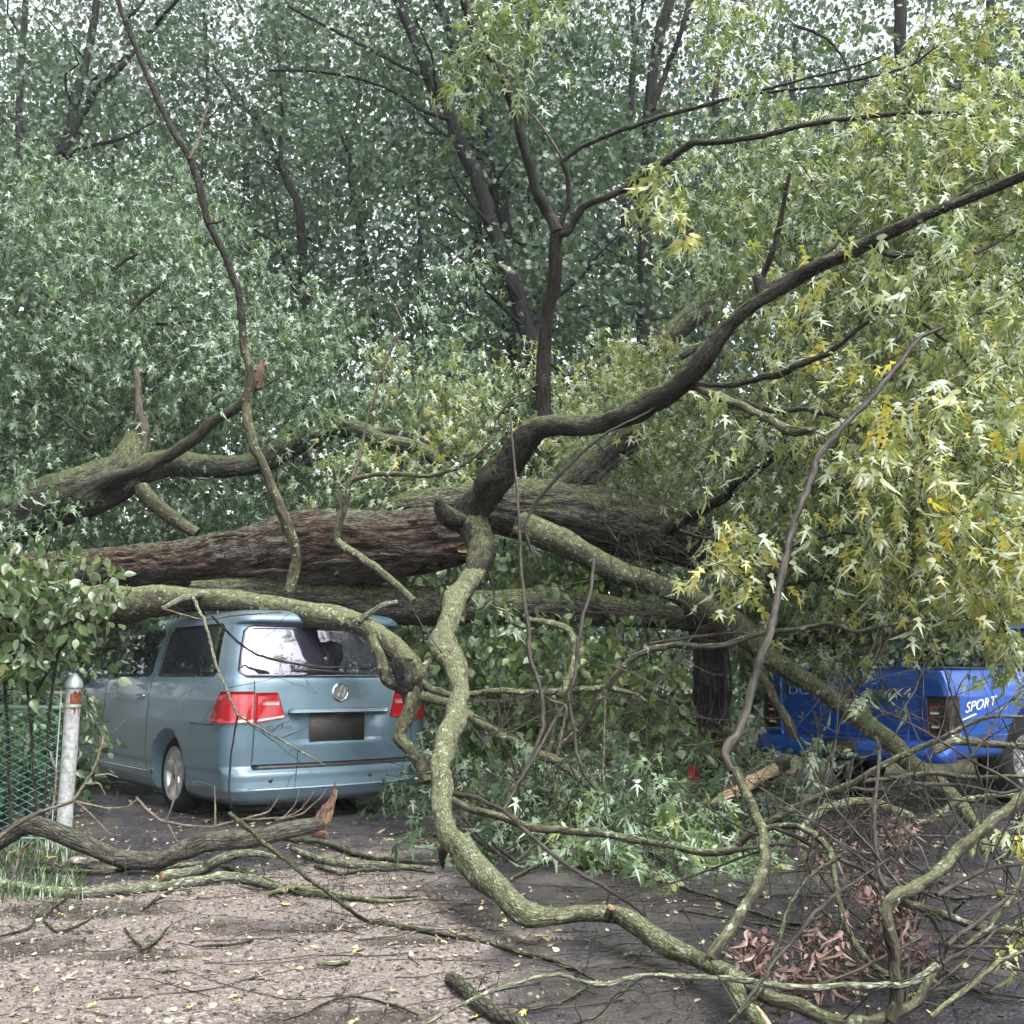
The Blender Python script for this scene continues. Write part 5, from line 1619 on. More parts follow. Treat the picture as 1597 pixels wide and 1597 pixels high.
    for pts in ([(180, 420), (195, 405), (215, 396)], [(60, 450), (90, 470), (130, 500)], [(230, 505), (270, 505), (320, 498)], [(100, 560), (150, 600), (180, 640)], [(330, 560), (335, 640), (332, 700)], [(20, 620), (80, 640), (140, 690)], [(260, 440), (230, 460), (200, 490)]):
        branch(Cc, 'branch', pts, (8, 4), 12.2, 'bark_limb', sides=8, twigs=1.5, key='C')
    finish_twigs('C', Cc, M['bark_dark'])
    fo = Foliage()
    B = [(10, 795, 50, 30, 11.0, 11.6, 34, .3, .1, .25), (120, 430, 200, 150, 11.6, 14, 520, .30, .12, .4), (60, 300, 120, 80, 13, 16, 180, .34, .12, .4), (250, 560, 170, 80, 12.3, 14, 280, .30, .12, .4), (60, 610, 130, 100, 12.4, 14.5, 280, .28, .12, .4),
         (430, 545, 130, 60, 11.6, 13, 150, .32, .12, .3), (330, 430, 150, 90, 12.5, 15, 180, .32, .12, .4), (300, 650, 130, 60, 12.6, 14.5, 130, .38, .16, .35), (560, 610, 90, 60, 11.6, 13, 90, .38, .14, .3),
         (470, 770, 200, 45, 12.2, 13.4, 220, .28, .10, .35), (110, 720, 90, 40, 12.6, 13.6, 60, .40, .14, .3), (260, 790, 40, 40, 12.0, 12.6, 30, .24, .08, .2), (640, 640, 70, 40, 12.2, 13.2, 60, .50, .16, .3),
         (700, 540, 40, 60, 12, 13.5, 40, .34, .12, .3), (720, 400, 25, 40, 12.6, 13.6, 14, .40, .10, .2), (250, 300, 120, 90, 14, 17, 130, .36, .12, .4),
         (170, 840, 130, 34, 12.4, 13.4, 100, .3, .1, .3), (620, 760, 110, 40, 11.6, 12.6, 80, .46, .16, .3), (530, 500, 60, 40, 13, 14, 30, .42, .14, .3)]
    fo.blobs(.6, 12, .112, B, down=1.2, up_n=.35)
    fo.build(Cc, M['leaf_cool'], M['bark_dark'])

    # 4: straight mossy trunk low behind the van
    base = at(700, 945, 10.6)
    D = empty('fallen_tree', (base[0], base[1], 0))
    tag(D, 'straight dark mossy log lying low behind the S-shaped limb, right of the minivan roof', 'fallen tree')
    branch(D, 'trunk', [(300, 925), (440, 925), (560, 936), (660, 942), (760, 945), (860, 946), (960, 953), (1060, 966), (1180, 982), (1300, 1000)], [40, 46, 54, 58, 54, 48, 42, 38, 34, 26], [10.2, 10.2, 10.2, 10.2, 10.2, 10.25, 10.3, 10.35, 10.4, 10.4], 'bark_grey', sides=56, step=.045, bark=.12, lump=.08, wob=.12)

    # 5: the S-shaped limb in the foreground with the long limb up to the right
    base = at(820, 1440, 4.65)
    S = empty('broken_limb', (base[0], base[1], 0))
    tag(S, 'big S-shaped mossy yellow-green limb bent down from the log pile into the foreground', 'fallen limb')
    hi = dict(step=.02, bark=.10, lump=.20, wob=.18, freq=4)
    pts = [(1153, 1529, 37, 3.72), (1120, 1510, 36, 3.9), (1076, 1490, 38, 4.1), (1020, 1460, 38, 4.35), (956, 1428, 38, 4.6), (907, 1424, 37, 4.65), (862, 1430, 40, 4.65), (818, 1424, 50, 4.66), (775, 1389, 46, 4.85), (722, 1335, 42, 5.3), (695, 1292, 39, 5.6), (686, 1242, 36, 5.85), (690, 1197, 38, 6.1), (700, 1155, 41, 6.4), (713, 1114, 40, 6.7), (717, 1073, 38, 7.0), (708, 1035, 40, 7.25), (694, 1003, 45, 7.5), (702, 966, 45, 7.75), (716, 930, 42, 8.0), (737, 896, 40, 8.3), (748, 870, 36, 8.45)]
    _, C, R, T = branch(S, 'limb', [(p[0], p[1]) for p in pts], [p[2] * .82 for p in pts], [p[3] for p in pts], 'bark_moss', sides=40, **hi)
    spawn_twigs('S', C, T, R, .7, (.2, .6), .1, .003)
    pts = [(736, 902, 22, 8.25), (744, 884, 36, 8.33), (751, 862, 46, 8.45), (744, 832, 47, 8.6), (733, 808, 50, 8.68), (752, 775, 50, 8.58), (785, 735, 46, 8.4), (819, 690, 41, 8.2), (846, 666, 36, 8.1), (894, 664, 33, 7.9), (951, 655, 36, 7.7), (1007, 628, 35, 7.5), (1063, 600, 35, 7.3), (1108, 549, 28, 7.1), (1142, 506, 27, 7.0), (1179, 473, 26, 6.9), (1247, 430, 23, 6.7), (1297, 405, 22, 6.5), (1372, 370, 20, 6.3), (1447, 335, 19, 6.1), (1522, 305, 17, 5.9), (1595, 275, 15, 5.7), (1690, 230, 12, 5.5)]
    branch(S, 'limb', [(p[0], p[1]) for p in pts], [p[2] for p in pts], [p[3] for p in pts], 'bark_limb', sides=36, **hi)
    branch(S, 'stub', [(722, 815), (706, 802), (690, 789), (684, 780)], [40, 34, 20, 8], [8.7, 8.6, 8.5, 8.45], 'bark_dark', sides=22, jag=(0, 2), lump=.2)
    branch(S, 'stub', [(660, 1050), (668, 1035), (684, 1018), (700, 1010)], [3, 8, 16, 24], [7.3, 7.35, 7.4, 7.5], 'bark_moss', sides=14)
    branch(S, 'stub', [(694, 1310), (689, 1328), (690, 1350)], [18, 14, 4], [5.5, 5.5, 5.5], 'bark_dark', sides=12, jag=(0, 4), lump=.3)
    branch(S, 'cut_stub', [(948, 1432), (952, 1424), (954, 1415)], [18, 16, 14], [4.55, 4.52, 4.5], 'bark_moss', sides=18, capmat=1)
    branch(S, 'stub', [(1187, 468), (1184, 452), (1180, 432)], [17, 17, 15], 6.9, 'bark_dark', sides=14)
    _, C, R, T = branch(S, 'branch', [(1186, 440), (1195, 420), (1207, 390), (1214, 360), (1220, 325), (1226, 298), (1232, 270)], [10, 10, 9, 9, 8, 7, 5], (6.9, 6.6), 'bark_dark')
    branch(S, 'branch', [(1070, 602), (1090, 607), (1123, 622), (1168, 641), (1206, 659), (1240, 674), (1266, 672)], [15, 15, 15, 15, 15, 16, 12], (7.3, 6.6), 'bark_olive', sides=16, jag=(0, 2), capmat=0)
    branch(S, 'branch', [(1100, 606), (1161, 626), (1209, 641), (1254, 637), (1299, 646), (1348, 667)], [8, 8, 9, 9, 9, 7], (7.2, 6.5), 'bark_dark', twigs=1.2, key='S')
    branch(S, 'branch', [(1080, 600), (1142, 600), (1187, 588), (1213, 583), (1239, 570), (1288, 553), (1321, 528), (1355, 500)], [9, 9, 10, 11, 11, 9, 8, 6], (7.25, 6.5), 'bark_dark', twigs=1.2, key='S')
    branch(S, 'branch', [(1060, 556), (1085, 540), (1100, 535)], [13, 12, 11], 7.5, 'bark_limb')
    branch(S, 'branch', [(1268, 415), (1300, 385), (1322, 355), (1340, 335)], [8, 7, 5, 3], 6.6, 'bark_dark')
    branch(S, 'branch', [(1430, 348), (1480, 315), (1520, 288), (1548, 278)], [7, 6, 5, 3], 6.1, 'bark_dark')
    # branch rising from the foreground limb and curving up into the yellow leaves
    _, C, R, T = branch(S, 'branch', [(1112, 1490), (1128, 1468), (1141, 1448), (1163, 1412), (1180, 1381), (1190, 1337), (1188, 1296), (1177, 1262), (1160, 1224), (1146, 1198)], [26, 22, 20, 18, 18, 18, 17, 15, 14, 12], [3.95, 3.95, 4.0, 4.1, 4.2, 4.35, 4.5, 4.6, 4.7, 4.75], 'bark_drab', sides=16)
    _, C, R, T = branch(S, 'branch', [(1142, 1204), (1130, 1178), (1138, 1160), (1153, 1140), (1170, 1087), (1184, 1036), (1201, 984), (1213, 936), (1224, 872), (1239, 816), (1262, 749), (1280, 704), (1321, 659), (1366, 611), (1404, 566), (1434, 528), (1471, 510)], [12, 14, 14, 14, 13, 13, 12, 12, 11, 11, 11, 11, 10, 9, 8, 7, 5], [4.75, 4.8, 4.85, 4.9, 5.0, 5.05, 5.1, 5.2, 5.3, 5.4, 5.5, 5.55, 5.6, 5.7, 5.8, 5.9, 5.9], 'bark_twig', sides=12, twigs=.8, key='S')
    # fork ends at the bottom
    branch(S, 'stub', [(1148, 1530), (1158, 1555), (1175, 1585), (1195, 1612)], [32, 29, 27, 24], [3.7, 3.6, 3.5, 3.42], 'bark_moss', sides=20, jag=(0, 1.5), capmat=1)
    branch(S, 'split_wood', [(1180, 1570), (1196, 1590), (1212, 1615)], [4, 8, 6], [3.45, 3.4, 3.35], 'wood_fresh', sides=8)
    _, C, R, T = branch(S, 'branch', [(1160, 1535), (1194, 1553), (1238, 1566), (1290, 1585), (1348, 1594), (1386, 1587), (1420, 1570), (1440, 1542), (1454, 1515), (1495, 1488), (1547, 1440), (1574, 1405), (1590, 1372), (1597, 1340)], [26, 24, 21, 20, 20, 18, 17, 15, 13, 11, 9, 8, 8, 7], [3.72, 3.65, 3.6, 3.55, 3.55, 3.6, 3.65, 3.7, 3.75, 3.8, 3.85, 3.9, 3.95, 4.0], 'bark_drab', sides=16, twigs=1.5, key='S')
    _, C, R, T = branch(S, 'branch', [(1388, 1590), (1396, 1560), (1396, 1530), (1392, 1491), (1387, 1445), (1386, 1415), (1398, 1398), (1420, 1390), (1461, 1362), (1492, 1330), (1529, 1299), (1564, 1268), (1597, 1241), (1660, 1190)], [19, 19, 19, 19, 19, 20, 20, 20, 19, 18, 17, 16, 15, 14], [3.58, 3.58, 3.58, 3.6, 3.6, 3.62, 3.65, 3.7, 3.8, 3.9, 4.0, 4.1, 4.2, 4.3], 'bark_drab', sides=18, twigs=1.2, key='S', bark=.05)
    # long branch leaving the limb to the right at knee height
    _, C, R, T = branch(S, 'branch', [(690, 1238), (707, 1248), (745, 1266), (789, 1277), (824, 1290), (893, 1298), (944, 1300), (979, 1310), (1048, 1319), (1095, 1330), (1139, 1327), (1170, 1299), (1221, 1268), (1273, 1244), (1334, 1220), (1375, 1193), (1427, 1169), (1468, 1152), (1512, 1128), (1547, 1118), (1600, 1118)], [13, 12, 12, 12, 12, 12, 12, 11, 11, 11, 12, 12, 11, 11, 10, 9, 8, 8, 7, 6, 5], (5.9, 4.9), 'bark_drab', sides=12, twigs=1.6, key='S', wob=.15)
    branch(S, 'branch', [(1334, 1220), (1392, 1214), (1444, 1207), (1520, 1212), (1600, 1212)], [8, 8, 8, 7, 6], (5.3, 5.0), 'bark_drab', twigs=1.5, key='S')
    branch(S, 'branch', [(1320, 1228), (1370, 1232), (1430, 1222), (1500, 1225), (1560, 1236), (1600, 1230)], [6, 6, 6, 5, 5, 4], (5.3, 5.0), 'bark_twig', twigs=1.2, key='S')
    branch(S, 'branch', [(1139, 1327), (1170, 1322), (1210, 1316), (1250, 1320)], [8, 7, 5, 3], 5.3, 'bark_twig', twigs=2, key='S')
    branch(S, 'branch', [(707, 1238), (745, 1245), (786, 1264), (812, 1290), (841, 1315), (870, 1340), (907, 1363), (945, 1385), (982, 1408), (1005, 1427)], [8, 7, 7, 7, 7, 7, 7, 6, 6, 4], (5.9, 4.95), 'bark_twig', twigs=1.0, key='S')
    branch(S, 'branch', [(1190, 1292), (1242, 1288), (1273, 1306), (1298, 1328), (1303, 1371), (1310, 1412), (1324, 1453), (1345, 1488), (1368, 1512), (1396, 1526)], [9, 9, 10, 10, 9, 9, 9, 10, 11, 11], (4.5, 3.7), 'bark_drab', twigs=1.2, key='S')
    branch(S, 'branch', [(1210, 1292), (1238, 1303), (1273, 1323), (1310, 1340), (1358, 1364), (1392, 1392), (1434, 1416), (1454, 1433), (1471, 1460), (1475, 1476), (1461, 1501)], [7, 7, 7, 7, 7, 8, 8, 8, 8, 9, 9], (4.45, 3.75), 'bark_twig', twigs=1.2, key='S')
    branch(S, 'branch', [(1310, 1335), (1269, 1361), (1245, 1392), (1228, 1419), (1218, 1460), (1201, 1508), (1187, 1546), (1163, 1570), (1136, 1596)], [6, 6, 6, 6, 7, 7, 7, 6, 5], (4.2, 3.4), 'bark_dark', twigs=1.0, key='S')
    branch(S, 'branch', [(1365, 1150), (1372, 1165), (1368, 1224), (1363, 1280), (1365, 1320), (1368, 1358), (1382, 1385)], [6, 6, 6, 7, 7, 7, 9], (4.8, 3.7), 'bark_twig')
    branch(S, 'branch', [(1385, 1340), (1345, 1368), (1303, 1395), (1269, 1426), (1242, 1460), (1211, 1495), (1185, 1530), (1150, 1580)], [5, 5, 5, 6, 6, 6, 5, 4], (3.9, 3.4), 'bark_twig', twigs=.8, key='S')
    branch(S, 'branch', [(1435, 1462), (1379, 1491), (1324, 1519), (1269, 1536), (1215, 1548)], [6, 5, 5, 4, 3], (3.75, 3.5), 'bark_twig')
    branch(S, 'branch', [(1400, 1405), (1461, 1423), (1488, 1433), (1512, 1443), (1547, 1450), (1600, 1455)], [13, 14, 13, 12, 12, 11], (3.75, 3.9), 'bark_drab', sides=12, twigs=1, key='S')
    for pts in ([(1478, 1474), (1509, 1450), (1547, 1419), (1600, 1376)], [(1470, 1504), (1499, 1484), (1547, 1436), (1600, 1395)], [(1461, 1396), (1505, 1371), (1547, 1354), (1600, 1346)], [(1440, 1545), (1488, 1540), (1526, 1525), (1557, 1501), (1600, 1482)], [(1475, 1476), (1520, 1476), (1560, 1478), (1600, 1490)]):
        branch(S, 'branch', pts, (8, 5), (3.75, 3.95), 'bark_twig', twigs=1.5, key='S')
    finish_twigs('S', S, M['bark_twig'])

    # 6: mossy limb lying on the van roof, bent down at the rear corner
    base = at(340, 932, 9.1)
    L = empty('broken_limb', (base[0], base[1], 0))
    tag(L, 'mossy green limb resting on the minivan roof and hooking down past its right tail lamp', 'fallen limb')
    pts = [(60, 946, 66, 10.0), (132, 947, 64, 9.85), (200, 946, 58, 9.65), (280, 939, 44, 9.4), (340, 936, 36, 9.2), (421, 946, 35, 9.0), (501, 962, 38, 8.75), (561, 975, 36, 8.6), (597, 997, 35, 8.5), (631, 1029, 34, 8.4), (646, 1056, 34, 8.3), (646, 1080, 28, 8.2), (640, 1105, 22, 8.15), (628, 1130, 19, 8.1), (622, 1150, 18, 8.05), (638, 1168, 18, 8.0), (655, 1193, 18, 7.95), (664, 1220, 17, 7.9)]
    branch(L, 'limb', [(p[0], p[1]) for p in pts], [p[2] for p in pts], [p[3] for p in pts], 'bark_olive', sides=34, step=.03, bark=.08, wob=.12)
    branch(L, 'knot', [(630, 1026), (643, 1044), (650, 1062), (647, 1082), (641, 1100)], [26, 35, 38, 32, 20], 8.26, 'bark_dark', sides=24, lump=.4, bark=.2, step=.02)
    branch(L, 'branch', [(580, 990), (590, 1015), (597, 1036), (604, 1058), (620, 1068), (640, 1070)], [15, 16, 16, 16, 15, 14], 8.35, 'bark_olive', sides=14)
    branch(L, 'branch', [(655, 1062), (675, 1075), (700, 1083), (734, 1083), (786, 1078), (841, 1080), (893, 1076), (944, 1073), (990, 1082), (1010, 1095)], [13, 12, 11, 10, 10, 10, 10, 9, 6, 4], (8.2, 7.6), 'bark_moss', sides=12, twigs=.6, key='L')
    branch(L, 'branch', [(652, 1084), (693, 1098), (734, 1120), (772, 1142), (814, 1162), (858, 1183), (896, 1207), (937, 1238), (982, 1264)], [17, 16, 15, 15, 15, 15, 13, 12, 10], (8.2, 6.9), 'bark_moss', sides=14, twigs=.8, key='L')
    branch(L, 'branch', [(858, 1183), (865, 1170), (882, 1158), (896, 1145), (917, 1118), (937, 1087), (958, 1056), (982, 1031), (1013, 1013), (1048, 1006), (1117, 1007), (1153, 997), (1187, 988), (1255, 981), (1290, 974), (1338, 986), (1375, 976), (1420, 969), (1495, 967)], [14, 14, 14, 14, 13, 12, 11, 11, 10, 10, 9, 9, 8, 8, 8, 7, 7, 6, 4], (7.5, 6.6), 'bark_drab', sides=12, twigs=1.0, key='L')
    branch(L, 'branch', [(1013, 1004), (1075, 994), (1112, 990), (1150, 986), (1200, 992)], [5, 5, 5, 4, 3], 7.2, 'bark_twig', twigs=1, key='L')
    branch(L, 'branch', [(1050, 1005), (1112, 1010), (1153, 1000), (1187, 988)], [5, 5, 5, 4], 7.0, 'bark_twig')
    branch(L, 'branch', [(857, 1180), (862, 1142), (865, 1104), (864, 1085)], [8, 8, 8, 7], 7.45, 'bark_olive')
    branch(L, 'branch', [(868, 1180), (879, 1128), (882, 1100), (860, 1092), (841, 1083)], [6, 5, 5, 4, 3], 7.4, 'bark_tan')
    branch(L, 'branch', [(560, 968), (576, 957), (593, 948), (620, 938)], [11, 10, 9, 7], 8.5, 'bark_pale', capmat=1)
    branch(L, 'branch', [(328, 926), (310, 927), (288, 932), (268, 942), (252, 949)], [13, 11, 10, 9, 6], (9.2, 8.9), 'bark_pale')
    branch(L, 'branch', [(300, 930), (320, 972), (332, 1020), (353, 1076), (369, 1112), (413, 1140), (470, 1172), (510, 1195)], [5.5, 5, 4.5, 4, 4, 3.5, 3, 2], [8.9, 8.35, 8.1, 7.95, 7.9, 7.8, 7.6, 7.4], 'bark_pale', twigs=1.2, key='L')
    branch(L, 'branch', [(330, 960), (369, 1000), (401, 1022), (449, 1032), (501, 1040), (581, 1043)], [4, 4, 4, 4, 3, 2], (8.1, 8.75), 'bark_dark', twigs=1, key='L')
    branch(L, 'branch', [(256, 950), (316, 966), (381, 958), (440, 955)], [3, 3, 3, 2], (8.6, 8.2), 'bark_tan')
    branch(L, 'branch', [(371, 1110), (361, 1172), (357, 1228), (361, 1262)], [3, 3, 2.5, 2], 7.9, 'bark_dark')
    _, C, R, T = branch(L, 'branch', [(452, 922), (464, 871), (451, 826), (432, 781), (417, 739), (398, 698), (387, 660), (385, 627), (389, 593), (387, 566), (379, 540), (378, 506)], [19, 17, 17, 16, 16, 15, 15, 14, 14, 13, 12, 11], [8.95, 8.9, 8.85, 8.8, 8.75, 8.7, 8.7, 8.7, 8.65, 8.6, 8.6, 8.55], 'bark_olive', sides=16, wob=.15)
    branch(L, 'branch', [(378, 508), (376, 480), (370, 450), (350, 395), (325, 345), (310, 290), (295, 245), (270, 205), (245, 155), (225, 105), (205, 55), (190, 20), (180, -15)], [11, 11, 11, 11, 11, 11, 11, 10, 10, 9, 9, 8, 8], (8.55, 8.1), 'bark_dark', sides=12, twigs=.5, key='L', wob=.15)
    branch(L, 'branch', [(296, 248), (308, 225), (314, 200), (325, 160)], [5, 4, 4, 3], 8.3, 'bark_tan')
    branch(L, 'branch', [(200, 28), (215, 15), (225, 0), (232, -15)], [6, 5, 4, 3], 8.1, 'bark_dark')
    branch(L, 'stub', [(325, 348), (345, 346), (350, 340)], [5, 4, 3], 8.3, 'bark_dark')
    finish_twigs('L', L, M['bark_twig'])

def build_side_wood():
    # the wood goes on to both sides, outside the picture; it shades and is mirrored in the vehicles
    for nm, sx in (('left', -1), ('right', 1)):
        n = 380 if sx < 0 else 200
        y = RNG.uniform(-2, 17, n); x = sx * (np.maximum(7.6 if sx < 0 else 9.5, .5 * y + 3.2) + RNG.uniform(0, 7, n)); z = RNG.uniform(.3, 13, n)
        cen = np.stack([x, y, z], 1)
        per = 60
        P = (cen[:, None] + RNG.normal(size=(n, per, 3)) * np.array([.8, .8, .55])).reshape(-1, 3)
        P[:, 2] = np.maximum(P[:, 2], .05)
        mb = MB()
        add_leaves(mb, T_PLAIN, P, leaf_frames(RNG.normal(size=P.shape) + np.array([0, 0, -.5]), RNG.normal(size=P.shape) + np.array([0, 0, .5])), RNG.uniform(.14, .28, len(P)), np.clip(.42 + np.repeat(RNG.normal(size=n) * .15, per), 0, 1))
        tag(put('roadside_wood', mb.mesh('roadside_wood', M['leaf_forest'], smooth=False, attrs=('tone',))), 'wooded edge going on to the ' + nm + ' of the driveway', 'wood', kind='stuff')
